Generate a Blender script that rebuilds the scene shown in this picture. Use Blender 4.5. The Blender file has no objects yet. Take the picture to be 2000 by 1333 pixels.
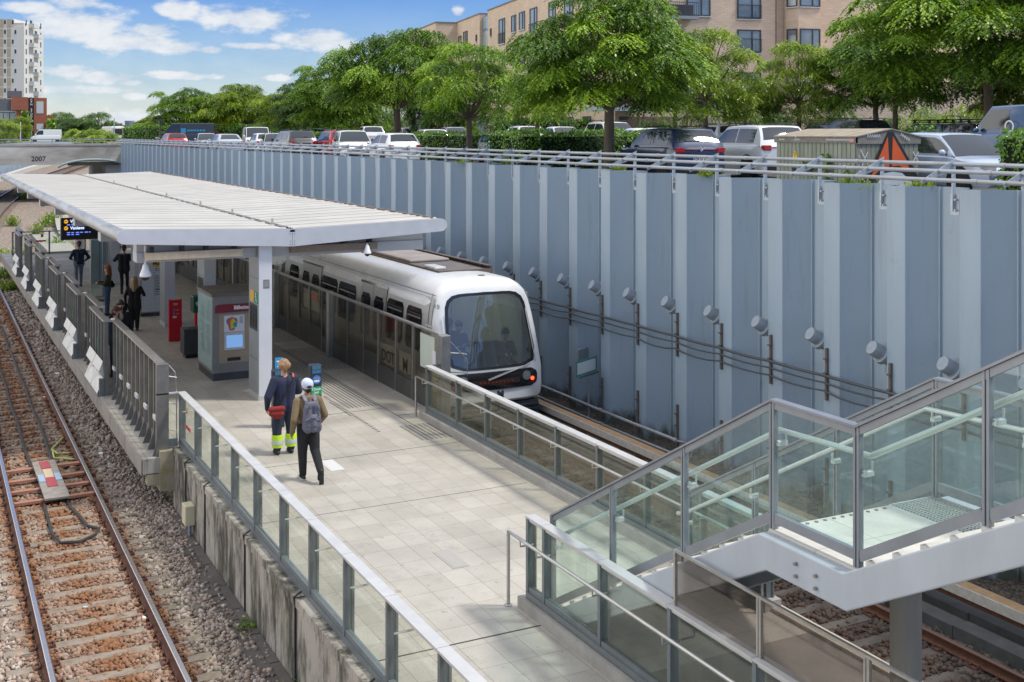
import bpy, math, random
import numpy as np
from mathutils import Vector, Matrix
S = bpy.context.scene
C = S.collection
R = math.radians
PI = math.pi
# ------------------------------------------------------------------ camera, sky, sun, exposure
EYE = (0.0, 0.0, 6.05)
YAW = math.atan2(1161, 2270)
cd = bpy.data.cameras.new('camera'); cam = bpy.data.objects.new('camera', cd); C.objects.link(cam)
cam.location = EYE
cam.rotation_euler = (R(90), 0, -YAW)
cd.sensor_width = 36; cd.lens = 2270 / 2000 * 36
cd.shift_y = -(666.5 - 261) / 2000
cd.clip_start = 0.1; cd.clip_end = 6000
S.camera = cam
SUN_EL, SUN_AZ = 56, 119
sd = bpy.data.lights.new('sun', 'SUN'); sun = bpy.data.objects.new('sun', sd); C.objects.link(sun)
sd.energy = 2.0; sd.angle = R(8); sd.color = (1.0, 0.955, 0.88)
tosun = Vector((math.sin(R(SUN_AZ)) * math.cos(R(SUN_EL)), math.cos(R(SUN_AZ)) * math.cos(R(SUN_EL)), math.sin(R(SUN_EL))))
sun.rotation_euler = tosun.to_track_quat('Z', 'Y').to_euler()
sun.location = (40, -20, 60)
S.view_settings.view_transform = 'Standard'; S.view_settings.look = 'None'
S.view_settings.gamma = 1; S.view_settings.exposure = 0.80
CY, SY = math.cos(YAW), math.sin(YAW)

def at(u, D):
    """ground point seen at picture column u (2000 wide) at depth D metres"""
    l = (u - 1000) / 2270 * D
    return (D * SY + l * CY, D * CY - l * SY)

w = bpy.data.worlds.new('World'); S.world = w; w.use_nodes = True
nt = w.node_tree; nt.nodes.clear()
def N(t, **k):
    n = nt.nodes.new(t)
    for a, v in k.items(): setattr(n, a, v)
    return n
def L(a, b): nt.links.new(a, b)
def MATH(op, a, b=None, clamp=False):
    n = N('ShaderNodeMath', operation=op, use_clamp=clamp)
    for i, x in enumerate((a, b)):
        if x is None: continue
        if isinstance(x, (int, float)): n.inputs[i].default_value = x
        else: L(x, n.inputs[i])
    return n.outputs[0]
def VM(op, a, b=None):
    n = N('ShaderNodeVectorMath', operation=op)
    for i, x in enumerate((a, b)):
        if x is None: continue
        if isinstance(x, tuple): n.inputs[i].default_value = x
        else: L(x, n.inputs[i])
    return n
sky = N('ShaderNodeTexSky', sky_type='NISHITA', sun_disc=False, sun_elevation=R(SUN_EL), sun_rotation=R(SUN_AZ),
        altitude=0, air_density=1.0, dust_density=0.6, ozone_density=3.0)
tc = N('ShaderNodeTexCoord')
sep = N('ShaderNodeSeparateXYZ'); L(tc.outputs['Generated'], sep.inputs[0])
az = MATH('ARCTAN2', sep.outputs[0], sep.outputs[1])
hl = MATH('SQRT', MATH('ADD', MATH('MULTIPLY', sep.outputs[0], sep.outputs[0]), MATH('MULTIPLY', sep.outputs[1], sep.outputs[1])))
el = MATH('DIVIDE', sep.outputs[2], MATH('MAXIMUM', hl, 0.05))
cmb = N('ShaderNodeCombineXYZ'); L(az, cmb.inputs[0]); L(el, cmb.inputs[1])
nz = N('ShaderNodeTexNoise'); nz.inputs['Scale'].default_value = 26; nz.inputs['Detail'].default_value = 7; nz.inputs['Roughness'].default_value = 0.6
mpn = N('ShaderNodeMapping'); mpn.inputs['Scale'].default_value = (1, 2.1, 1); L(cmb.outputs[0], mpn.inputs[0]); L(mpn.outputs[0], nz.inputs['Vector'])
nz2 = N('ShaderNodeTexNoise'); nz2.inputs['Scale'].default_value = 7; nz2.inputs['Detail'].default_value = 4; L(mpn.outputs[0], nz2.inputs['Vector'])
# cloud banks: (picture column, row, half width, half height) as angles on the sky
CL = [(150, 52, 105, 42), (250, 84, 110, 24), (345, 95, 70, 15), (490, 36, 105, 30), (625, 80, 95, 26), (130, 140, 60, 17), (205, 152, 80, 15),
      (350, 148, 95, 9), (160, 176, 95, 10), (350, 20, 40, 22), (150, 8, 60, 16), (262, 190, 35, 8), (545, 152, 34, 7), (265, 232, 90, 22),
      (410, 98, 30, 10), (300, 60, 60, 16), (500, 90, 70, 9), (893, 22, 16, 12), (60, 15, 60, 14), (255, 162, 40, 8),
      (-220, 60, 160, 50), (-420, 130, 220, 40), (1500, -160, 260, 60), (900, -260, 320, 70), (2400, 20, 240, 60), (3000, -100, 300, 80)]
acc = None; low = None
for (u, v, a, b) in CL:
    azc = YAW + math.atan2(u - 1000, 2270); ec = (261 - v) / math.hypot(2270, u - 1000)
    s = VM('SUBTRACT', cmb.outputs[0], (azc, ec, 0)); m = VM('MULTIPLY', s.outputs[0], (2270 / a * 0.85, 2270 / b * 0.85, 0))
    ln = VM('LENGTH', m.outputs[0]).outputs['Value']
    d = MATH('SUBTRACT', 1.0, ln)
    acc = d if acc is None else MATH('MAXIMUM', acc, d)
dens = MATH('ADD', MATH('MULTIPLY', acc, 0.75), MATH('MULTIPLY', MATH('SUBTRACT', nz.outputs[0], 0.5), 1.55))
mr = N('ShaderNodeMapRange', interpolation_type='SMOOTHSTEP'); L(dens, mr.inputs[0]); mr.inputs[1].default_value = 0.0; mr.inputs[2].default_value = 0.5
mr.inputs[4].default_value = 0.93
# thin veil towards the horizon and scattered wisps
veil = N('ShaderNodeMapRange', interpolation_type='SMOOTHSTEP'); L(el, veil.inputs[0]); veil.inputs[1].default_value = 0.16; veil.inputs[2].default_value = -0.02; veil.inputs[4].default_value = 0.35
wis = N('ShaderNodeMapRange', interpolation_type='SMOOTHSTEP'); L(nz2.outputs[0], wis.inputs[0]); wis.inputs[1].default_value = 0.5; wis.inputs[2].default_value = 0.8; wis.inputs[4].default_value = 0.10
fac = MATH('MAXIMUM', mr.outputs[0], MATH('MAXIMUM', veil.outputs[0], wis.outputs[0]))
gr = N('ShaderNodeMapRange'); L(nz.outputs[0], gr.inputs[0]); gr.inputs[1].default_value = 0.35; gr.inputs[2].default_value = 0.62
cc = N('ShaderNodeMix', data_type='RGBA'); L(gr.outputs[0], cc.inputs[0]); cc.inputs[6].default_value = (2.35, 2.65, 3.05, 1); cc.inputs[7].default_value = (3.35, 3.42, 3.5, 1)
tint = N('ShaderNodeMix', data_type='RGBA', blend_type='MULTIPLY'); tint.inputs[0].default_value = 1; L(sky.outputs[0], tint.inputs[6])
tr_ = N('ShaderNodeValToRGB'); L(el, tr_.inputs[0]); te = tr_.color_ramp.elements; te[0].position = 0.0; te[0].color = (.66, .66, .68, 1); te[1].position = .75; te[1].color = (1, 1, 1, 1)
for p_, c_ in ((.045, (.36, .44, .56)), (.115, (.185, .305, .52)), (.22, (.30, .40, .60))):
    x_ = te.new(p_); x_.color = c_ + (1,)
L(tr_.outputs[0], tint.inputs[7])
# bright cloud layer added overhead, out of view, to lift the ambient light
hi = N('ShaderNodeMapRange', interpolation_type='SMOOTHSTEP'); L(el, hi.inputs[0]); hi.inputs[1].default_value = 0.22; hi.inputs[2].default_value = 0.9; hi.inputs[4].default_value = 0.60
# made-up gradient on that cloud light: stronger left and ahead, weaker behind the camera
side = MATH('ADD', 1.0, MATH('MULTIPLY', MATH('ADD', MATH('MULTIPLY', sep.outputs[0], -0.75), MATH('MULTIPLY', sep.outputs[1], 0.5)), 0.62))
mx = N('ShaderNodeMix', data_type='RGBA'); L(fac, mx.inputs[0]); L(tint.outputs[2], mx.inputs[6]); L(cc.outputs[2], mx.inputs[7])
bg = N('ShaderNodeBackground'); bg.inputs[1].default_value = 0.15
mx2 = N('ShaderNodeMix', data_type='RGBA'); lf_ = MATH('ADD', MATH('MULTIPLY', sep.outputs[0], -CY), MATH('MULTIPLY', sep.outputs[1], SY)); lm = N('ShaderNodeMapRange', interpolation_type='SMOOTHSTEP'); L(lf_, lm.inputs[0]); lm.inputs[1].default_value = 0.48; lm.inputs[2].default_value = 0.80; lm.inputs[4].default_value = 0.9  # added bright sky left of the view, fills light under the canopy
L(MATH('MAXIMUM', hi.outputs[0], lm.outputs[0]), mx2.inputs[0]); L(mx.outputs[2], mx2.inputs[6]); hc_ = VM('SCALE', (5.25, 5.1, 4.85)); L(side, hc_.inputs['Scale']); L(hc_.outputs[0], mx2.inputs[7]); L(mx2.outputs[2], bg.inputs[0])
out = N('ShaderNodeOutputWorld'); L(bg.outputs[0], out.inputs[0])

# ------------------------------------------------------------------ helpers
ORG = {}
def empty(name, loc=(0, 0, 0), rz=0):
    o = bpy.data.objects.new(name, None); C.objects.link(o); o.empty_display_size = 0.2
    o.location = loc; o.rotation_euler = (0, 0, rz); ORG[o.name] = Vector(loc) if True else None
    return o
def tag(o, label=None, cat=None, group=None, kind=None):
    if label: o['label'] = label
    if cat: o['category'] = cat
    if group: o['group'] = group
    if kind: o['kind'] = kind
    return o
def thing(name, label, cat, loc=(0, 0, 0), group=None, rz=0):
    return tag(empty(name, loc, rz), label, cat, group)
def copy_tree(o, parent=None):
    c = o.copy(); C.objects.link(c); ORG[c.name] = ORG.get(o.name, Vector((0, 0, 0)))
    if parent is not None: c.parent = parent
    for ch in list(o.children): copy_tree(ch, c)
    return c

class MB:
    def __init__(s): s.v = []; s.f = []; s.m = []; s.mi = 0
    def mat(s, i): s.mi = i; return s
    def add(s, vs, fs, mi=None):
        b = len(s.v); s.v.extend([tuple(map(float, p)) for p in vs])
        for f in fs: s.f.append(tuple(b + i for i in f)); s.m.append(s.mi if mi is None else mi)
        return s
    def box(s, x0, x1, y0, y1, z0, z1, mi=None):
        vs = [(x0, y0, z0), (x1, y0, z0), (x1, y1, z0), (x0, y1, z0), (x0, y0, z1), (x1, y0, z1), (x1, y1, z1), (x0, y1, z1)]
        return s.add(vs, [(0, 3, 2, 1), (4, 5, 6, 7), (0, 1, 5, 4), (1, 2, 6, 5), (2, 3, 7, 6), (3, 0, 4, 7)], mi)
    def obox(s, c, size, M=None, mi=None):
        hx, hy, hz = size[0] / 2, size[1] / 2, size[2] / 2
        vs = [Vector((a * hx, b * hy, d * hz)) for d in (-1, 1) for a, b in ((-1, -1), (1, -1), (1, 1), (-1, 1))]
        if M is not None: vs = [M @ p for p in vs]
        vs = [p + Vector(c) for p in vs]
        return s.add(vs, [(0, 3, 2, 1), (4, 5, 6, 7), (0, 1, 5, 4), (1, 2, 6, 5), (2, 3, 7, 6), (3, 0, 4, 7)], mi)
    def bar(s, a, b, wd, ht, up=(0, 0, 1), mi=None):
        """rectangular bar from a to b, wd sideways, ht along up"""
        a = Vector(a); b = Vector(b); d = (b - a).normalized(); sd_ = d.cross(Vector(up))
        if sd_.length < 1e-5: sd_ = d.cross(Vector((1, 0, 0)))
        sd_.normalize(); uu = sd_.cross(d).normalized()
        vs = [p + sd_ * i * wd / 2 + uu * j * ht / 2 for p in (a, b) for i, j in ((-1, -1), (1, -1), (1, 1), (-1, 1))]
        return s.add(vs, [(0, 1, 2, 3), (7, 6, 5, 4), (0, 4, 5, 1), (1, 5, 6, 2), (2, 6, 7, 3), (3, 7, 4, 0)], mi)
    def quad(s, a, b, c, d, mi=None): return s.add([a, b, c, d], [(0, 1, 2, 3)], mi)
    def poly(s, pts, z0, z1, mi=None):
        """vertical prism from plan polygon (counter-clockwise)"""
        n = len(pts); vs = [(p[0], p[1], z0) for p in pts] + [(p[0], p[1], z1) for p in pts]
        fs = [tuple(range(n - 1, -1, -1)), tuple(range(n, 2 * n))] + [(i, (i + 1) % n, n + (i + 1) % n, n + i) for i in range(n)]
        return s.add(vs, fs, mi)
    def extr(s, pts, vec, mi=None, cap=True):
        """3d polygon extruded by vec"""
        n = len(pts); v = Vector(vec); vs = [Vector(p) for p in pts] + [Vector(p) + v for p in pts]
        fs = [(i, (i + 1) % n, n + (i + 1) % n, n + i) for i in range(n)]
        if cap: fs += [tuple(range(n - 1, -1, -1)), tuple(range(n, 2 * n))]
        return s.add(vs, fs, mi)
    def tube(s, pts, r, n=8, mi=None, cap=True):
        pts = [Vector(p) for p in pts]; k = len(pts); rs = r if isinstance(r, (list, tuple)) else [r] * k
        vs = []; ref = None
        for i, p in enumerate(pts):
            d = (pts[min(i + 1, k - 1)] - pts[max(i - 1, 0)]).normalized()
            if ref is None:
                ref = d.cross(Vector((0, 0, 1)))
                if ref.length < 1e-3: ref = d.cross(Vector((1, 0, 0)))
            ref = (ref - d * ref.dot(d)).normalized(); q = d.cross(ref)
            for j in range(n):
                t = 2 * PI * j / n; vs.append(p + (ref * math.cos(t) + q * math.sin(t)) * rs[i])
        fs = [(i * n + j, i * n + (j + 1) % n, (i + 1) * n + (j + 1) % n, (i + 1) * n + j) for i in range(k - 1) for j in range(n)]
        if cap: fs += [tuple(range(n - 1, -1, -1)), tuple((k - 1) * n + j for j in range(n))]
        return s.add(vs, fs, mi)
    def cyl(s, a, b, r, n=16, r2=None, mi=None): return s.tube([a, b], [r, r if r2 is None else r2], n, mi)
    def lathe(s, prof, c=(0, 0, 0), n=20, M=None, mi=None):
        vs = []
        for (r, z) in prof:
            for j in range(n):
                t = 2 * PI * j / n; p = Vector((r * math.cos(t), r * math.sin(t), z))
                if M is not None: p = M @ p
                vs.append(p + Vector(c))
        k = len(prof)
        fs = [(i * n + j, i * n + (j + 1) % n, (i + 1) * n + (j + 1) % n, (i + 1) * n + j) for i in range(k - 1) for j in range(n)]
        fs += [tuple(range(n - 1, -1, -1)), tuple((k - 1) * n + j for j in range(n))]
        return s.add(vs, fs, mi)
    def ball(s, c, rx, ry=None, rz=None, n=12, m=8, mi=None, M=None):
        ry = rx if ry is None else ry; rz = rx if rz is None else rz
        vs = []
        for i in range(1, m):
            a = PI * i / m
            for j in range(n):
                t = 2 * PI * j / n
                vs.append(Vector((rx * math.sin(a) * math.cos(t), ry * math.sin(a) * math.sin(t), -rz * math.cos(a))))
        vs += [Vector((0, 0, -rz)), Vector((0, 0, rz))]
        if M is not None: vs = [M @ p for p in vs]
        vs = [p + Vector(c) for p in vs]
        fs = [(i * n + j, i * n + (j + 1) % n, (i + 1) * n + (j + 1) % n, (i + 1) * n + j) for i in range(m - 2) for j in range(n)]
        b0, t0 = (m - 1) * n, (m - 1) * n + 1
        fs += [(b0, (j + 1) % n, j) for j in range(n)] + [(t0, (m - 2) * n + j, (m - 2) * n + (j + 1) % n) for j in range(n)]
        return s.add(vs, fs, mi)
    def grid(s, rows, mi=None, closed=False):
        """rows: list of equal-length point lists"""
        n = len(rows[0]); vs = [p for r_ in rows for p in r_]
        fs = [(i * n + j, i * n + (j + 1) % n, (i + 1) * n + (j + 1) % n, (i + 1) * n + j) for i in range(len(rows) - 1) for j in range(n if closed else n - 1)]
        return s.add(vs, fs, mi)
    def build(s, name, mats, parent=None, smooth=None, bevel=0):
        me = bpy.data.meshes.new(name)
        o0 = ORG.get(parent.name, Vector((0, 0, 0))) if parent is not None else Vector((0, 0, 0))
        vs = [(p[0] - o0[0], p[1] - o0[1], p[2] - o0[2]) for p in s.v]
        me.from_pydata(vs, [], s.f)
        if not isinstance(mats, (list, tuple)): mats = [mats]
        for m_ in mats: me.materials.append(m_)
        if len(mats) > 1: me.polygons.foreach_set('material_index', s.m)
        if smooth is not None:
            me.polygons.foreach_set('use_smooth', [True] * len(me.polygons))
            if smooth < 180: me.set_sharp_from_angle(angle=R(smooth))
        me.update()
        o = bpy.data.objects.new(name, me); C.objects.link(o)
        ORG[o.name] = o0
        if parent is not None: o.parent = parent
        if bevel:
            b = o.modifiers.new('bevel', 'BEVEL'); b.width = bevel; b.segments = 2; b.limit_method = 'ANGLE'; b.angle_limit = R(40)
        return o

def np_mesh(name, V, F, mat, parent=None, attrs=None, smooth=False):
    """fast mesh from arrays; F is (n,3) or (n,4)"""
    me = bpy.data.meshes.new(name); k = F.shape[1]
    me.vertices.add(len(V)); me.vertices.foreach_set('co', np.asarray(V, np.float32).ravel())
    me.loops.add(F.size); me.loops.foreach_set('vertex_index', F.astype(np.int32).ravel())
    me.polygons.add(len(F)); me.polygons.foreach_set('loop_start', np.arange(0, F.size, k, dtype=np.int32))
    try: me.polygons.foreach_set('loop_total', np.full(len(F), k, dtype=np.int32))
    except Exception: pass
    if smooth: me.polygons.foreach_set('use_smooth', np.ones(len(F), dtype=bool))
    for nme, arr in (attrs or {}).items():
        a = me.attributes.new(nme, 'FLOAT', 'POINT'); a.data.foreach_set('value', np.asarray(arr, np.float32))
    me.update(calc_edges=True); me.validate()
    if isinstance(mat, (list, tuple)):
        for m_ in mat: me.materials.append(m_)
    else: me.materials.append(mat)
    o = bpy.data.objects.new(name, me); C.objects.link(o); ORG[o.name] = Vector((0, 0, 0))
    if parent is not None: o.parent = parent
    return o

# ------------------------------------------------------------------ materials
def lin(c):
    return tuple(c[:3]) + (1,)
def mat(name, col, rough=0.6, metal=0.0, var=0.0, vscale=3.0, col2=None, bump=0.0, bscale=40.0, coat=0.0, stretch=(1, 1, 1), spec=None, attr=None, world=False):
    """procedural Principled: colour varied by layered noise, optional bump"""
    m = bpy.data.materials.new(name); m.use_nodes = True; t = m.node_tree; P = t.nodes['Principled BSDF']
    P.inputs['Base Color'].default_value = lin(col); P.inputs['Roughness'].default_value = rough; P.inputs['Metallic'].default_value = metal
    if coat: P.inputs['Coat Weight'].default_value = coat; P.inputs['Coat Roughness'].default_value = 0.05
    if spec is not None: P.inputs['Specular IOR Level'].default_value = spec
    tcn = t.nodes.new('ShaderNodeTexCoord'); mp = t.nodes.new('ShaderNodeMapping'); mp.inputs['Scale'].default_value = stretch
    t.links.new(tcn.outputs['Object'], mp.inputs[0])
    if var > 0 or col2 is not None:
        n1 = t.nodes.new('ShaderNodeTexNoise'); n1.inputs['Scale'].default_value = vscale; n1.inputs['Detail'].default_value = 8; n1.inputs['Roughness'].default_value = 0.62
        t.links.new(mp.outputs[0], n1.inputs['Vector'])
        r_ = t.nodes.new('ShaderNodeMapRange'); r_.inputs[1].default_value = 0.3; r_.inputs[2].default_value = 0.7; t.links.new(n1.outputs[0], r_.inputs[0])
        mxn = t.nodes.new('ShaderNodeMix'); mxn.data_type = 'RGBA'; t.links.new(r_.outputs[0], mxn.inputs[0])
        c2 = col2 if col2 is not None else tuple(min(1, x * (1 + var)) for x in col[:3])
        c1 = col if col2 is not None else tuple(x * (1 - var) for x in col[:3])
        mxn.inputs[6].default_value = lin(c1); mxn.inputs[7].default_value = lin(c2)
        t.links.new(mxn.outputs[2], P.inputs['Base Color'])
        rr = t.nodes.new('ShaderNodeMapRange'); rr.inputs[3].default_value = max(0.02, rough - 0.08); rr.inputs[4].default_value = min(1, rough + 0.1)
        t.links.new(n1.outputs[0], rr.inputs[0]); t.links.new(rr.outputs[0], P.inputs['Roughness'])
    if bump > 0:
        n2 = t.nodes.new('ShaderNodeTexNoise'); n2.inputs['Scale'].default_value = bscale; n2.inputs['Detail'].default_value = 5
        t.links.new(mp.outputs[0], n2.inputs['Vector'])
        b = t.nodes.new('ShaderNodeBump'); b.inputs['Strength'].default_value = bump; b.inputs['Distance'].default_value = 0.02
        t.links.new(n2.outputs[0], b.inputs['Height']); t.links.new(b.outputs[0], P.inputs['Normal'])
    return m
def glass(name, tint, refl=0.12, dirt=0.06, dirtcol=(0.6, 0.62, 0.55), rough=0.02):
    """thin pane: tinted see-through, fresnel mirror, a little dirt"""
    m = bpy.data.materials.new(name); m.use_nodes = True; t = m.node_tree; t.nodes.clear(); q = t.nodes.new
    tr = q('ShaderNodeBsdfTransparent'); tr.inputs[0].default_value = lin(tint)
    gl = q('ShaderNodeBsdfGlossy'); gl.inputs['Roughness'].default_value = rough
    df = q('ShaderNodeBsdfDiffuse'); df.inputs[0].default_value = lin(dirtcol)
    lw = q('ShaderNodeLayerWeight'); lw.inputs[0].default_value = 0.35
    r_ = q('ShaderNodeMapRange'); r_.inputs[3].default_value = refl * 0.5; r_.inputs[4].default_value = min(0.9, refl * 4); t.links.new(lw.outputs['Fresnel'], r_.inputs[0])
    a = q('ShaderNodeMixShader'); t.links.new(r_.outputs[0], a.inputs[0]); t.links.new(tr.outputs[0], a.inputs[1]); t.links.new(gl.outputs[0], a.inputs[2])
    tcn = q('ShaderNodeTexCoord'); nz_ = q('ShaderNodeTexNoise'); nz_.inputs['Scale'].default_value = 2.2; nz_.inputs['Detail'].default_value = 9
    t.links.new(tcn.outputs['Object'], nz_.inputs['Vector'])
    rd = q('ShaderNodeMapRange'); rd.inputs[1].default_value = 0.35; rd.inputs[2].default_value = 0.8; rd.inputs[3].default_value = dirt * 0.4; rd.inputs[4].default_value = dirt * 2.2; t.links.new(nz_.outputs[0], rd.inputs[0])
    b = q('ShaderNodeMixShader'); t.links.new(rd.outputs[0], b.inputs[0]); t.links.new(a.outputs[0], b.inputs[1]); t.links.new(df.outputs[0], b.inputs[2])
    o = q('ShaderNodeOutputMaterial'); t.links.new(b.outputs[0], o.inputs[0])
    return m
def emit(name, col, s=1.0):
    m = bpy.data.materials.new(name); m.use_nodes = True; P = m.node_tree.nodes['Principled BSDF']
    P.inputs['Base Color'].default_value = lin([c * 0.3 for c in col]); P.inputs['Emission Color'].default_value = lin(col); P.inputs['Emission Strength'].default_value = s
    P.inputs['Roughness'].default_value = 0.2
    return m
def flat(name, col, rough=0.5, **k): return mat(name, col, rough, **k)

_font = {}
def text(name, body, size, loc, mat_, parent=None, rot=(PI / 2, 0, 0), align='CENTER', bold=0.0, spacing=1.0, extr=0.001):
    c = bpy.data.curves.new(name, 'FONT'); c.body = body; c.size = size; c.align_x = align; c.align_y = 'CENTER'; c.extrude = extr; c.offset = bold; c.space_character = spacing
    c.resolution_u = 3
    t = bpy.data.objects.new(name, c); C.objects.link(t)
    dg = bpy.context.evaluated_depsgraph_get(); me = bpy.data.meshes.new_from_object(t.evaluated_get(dg)); bpy.data.objects.remove(t); bpy.data.curves.remove(c)
    from mathutils import Euler
    o0 = ORG.get(parent.name, Vector((0, 0, 0))) if parent is not None else Vector((0, 0, 0))
    M = Matrix.Translation(Vector(loc) - o0) @ (rot if isinstance(rot, Matrix) else Euler(rot).to_matrix()).to_4x4()
    me.transform(M); me.name = name; me.materials.clear(); me.materials.append(mat_)
    o = bpy.data.objects.new(name, me); C.objects.link(o); ORG[o.name] = o0
    if parent is not None: o.parent = parent
    return o
# ------------------------------------------------------------------ shared materials
STEEL = mat('brushed_steel', (0.50, 0.49, 0.47), 0.32, 0.85, var=0.12, vscale=6)
STEELD = mat('dull_steel', (0.30, 0.30, 0.30), 0.42, 0.7, var=0.15, vscale=5)
ALU = mat('anodised_aluminium', (0.54, 0.535, 0.525), 0.42, 0.25, var=0.08, vscale=4)
GALV = mat('galvanised_steel', (0.42, 0.47, 0.52), 0.45, 0.45, var=0.2, vscale=9)
GALVR = mat('weathered_pipe', (0.40, 0.44, 0.48), 0.45, 0.35, col2=(0.30, 0.29, 0.28), vscale=1.2)
FRAME = mat('grey_frame_paint', (0.17, 0.19, 0.20), 0.4, 0.3, var=0.12, vscale=4)
LGREY = mat('light_grey_enamel', (0.62, 0.63, 0.66), 0.35, 0.0, var=0.05, vscale=2)
MGREY = mat('mid_grey_enamel', (0.27, 0.29, 0.31), 0.4, 0.0, var=0.08, vscale=2)
DGREY = mat('dark_grey_paint', (0.055, 0.06, 0.065), 0.45, 0.0, var=0.15, vscale=4)
BLACK = mat('black_plastic', (0.012, 0.012, 0.014), 0.4)
RUBBER = mat('black_rubber', (0.015, 0.015, 0.016), 0.8)
WHITE = mat('white_enamel', (0.80, 0.80, 0.79), 0.35, var=0.04, vscale=2)
CONC = mat('concrete', (0.42, 0.40, 0.37), 0.85, col2=(0.30, 0.285, 0.26), vscale=3, bump=0.25, bscale=60)
RUST = mat('rust', (0.16, 0.065, 0.035), 0.85, col2=(0.09, 0.042, 0.028), vscale=14, bump=0.2, bscale=50)
RED = mat('red_enamel', (0.55, 0.012, 0.025), 0.4, var=0.06)
GREEN = mat('green_sign', (0.0, 0.22, 0.09), 0.4)
INK = mat('ink', (0.02, 0.02, 0.025), 0.5)
YELLOW = mat('amber_sign', (0.80, 0.42, 0.03), 0.45)
BLUE = mat('blue_sign', (0.02, 0.22, 0.62), 0.4)

def mat_nodes(name):
    m = bpy.data.materials.new(name); m.use_nodes = True
    return m, m.node_tree, m.node_tree.nodes['Principled BSDF'], m.node_tree.nodes.new, m.node_tree.links.new

def ballast_mat(name, cols, rust=None, inst=True):
    m, t, P, q, lk = mat_nodes(name)
    P.inputs['Roughness'].default_value = 0.9
    if inst:
        a = q('ShaderNodeAttribute'); a.attribute_name = 'rnd'; src = a.outputs['Fac']
    else:
        tcn = q('ShaderNodeTexCoord'); vo = q('ShaderNodeTexVoronoi'); vo.inputs['Scale'].default_value = 15; lk(tcn.outputs['Object'], vo.inputs['Vector'])
        sx = q('ShaderNodeSeparateColor'); lk(vo.outputs['Color'], sx.inputs[0]); src = sx.outputs[0]
        bp = q('ShaderNodeBump'); bp.inputs['Strength'].default_value = 1.0; bp.inputs['Distance'].default_value = 0.06; bp.invert = True
        lk(vo.outputs['Distance'], bp.inputs['Height']); lk(bp.outputs[0], P.inputs['Normal'])
    cr = q('ShaderNodeValToRGB'); cr.color_ramp.interpolation = 'CONSTANT'
    for i, c in enumerate(cols):
        p = i / len(cols)
        e = cr.color_ramp.elements[i] if i < 2 else cr.color_ramp.elements.new(p)
        e.position = p; e.color = lin(c)
    lk(src, cr.inputs[0]); cur = cr.outputs[0]
    g = q('ShaderNodeNewGeometry'); sp = q('ShaderNodeSeparateXYZ'); lk(g.outputs['Position'], sp.inputs[0])
    nz_ = q('ShaderNodeTexNoise'); nz_.inputs['Scale'].default_value = 0.9; nz_.inputs['Detail'].default_value = 6; lk(g.outputs['Position'], nz_.inputs['Vector'])
    def mth(op, a, b):
        n = q('ShaderNodeMath'); n.operation = op
        for i, x in enumerate((a, b)):
            if isinstance(x, (int, float)): n.inputs[i].default_value = x
            else: lk(x, n.inputs[i])
        return n.outputs[0]
    if rust:
        (xa, xb, col, amt) = rust
        # brake dust and rust stain lies in a band along the rails, strongest on the inner side
        fac = None
        for xr, sgm in ((xa, 0.35), (xb, 0.30), ((xa + xb) / 2, 0.95)):
            d = mth('DIVIDE', mth('ABSOLUTE', mth('SUBTRACT', sp.outputs[0], xr), 0), sgm)
            e = mth('MAXIMUM', mth('SUBTRACT', 1.0, d), 0.0)
            e = mth('MULTIPLY', e, 1.35 if sgm < .5 else 0.95)
            fac = e if fac is None else mth('MAXIMUM', fac, e)
        nn = mth('MULTIPLY', mth('ADD', nz_.outputs[0], 0.15), 1.5)
        fac = mth('MULTIPLY', mth('MULTIPLY', fac, nn), amt)
        fac = mth('MINIMUM', fac, 0.92)
        mx_ = q('ShaderNodeMix'); mx_.data_type = 'RGBA'; lk(fac, mx_.inputs[0]); lk(cur, mx_.inputs[6]); mx_.inputs[7].default_value = lin(col)
        cur = mx_.outputs[2]
    lk(cur, P.inputs['Base Color'])
    return m
BCOL = [(0.46, 0.36, 0.285), (0.33, 0.255, 0.20), (0.56, 0.455, 0.37), (0.235, 0.19, 0.155), (0.50, 0.355, 0.275), (0.40, 0.33, 0.27), (0.62, 0.53, 0.45), (0.30, 0.225, 0.17), (0.48, 0.385, 0.305)]
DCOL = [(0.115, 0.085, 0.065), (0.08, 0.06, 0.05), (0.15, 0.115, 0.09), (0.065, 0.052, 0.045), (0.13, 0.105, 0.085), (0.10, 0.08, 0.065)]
RUSTC = (0.235, 0.10, 0.038)
BCOL = [tuple(c * f for c, f in zip(k, (.82, .83, .83))) for k in BCOL]
M_STONE = ballast_mat('ballast_stone', BCOL, (1.52, 3.06, RUSTC, 1.0))
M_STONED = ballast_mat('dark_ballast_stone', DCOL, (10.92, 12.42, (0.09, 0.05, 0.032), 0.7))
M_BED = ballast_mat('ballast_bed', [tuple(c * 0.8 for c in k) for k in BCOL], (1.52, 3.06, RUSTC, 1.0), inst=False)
M_BEDD = ballast_mat('dark_ballast_bed', [tuple(c * 0.8 for c in k) for k in DCOL], None, inst=False)

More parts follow.
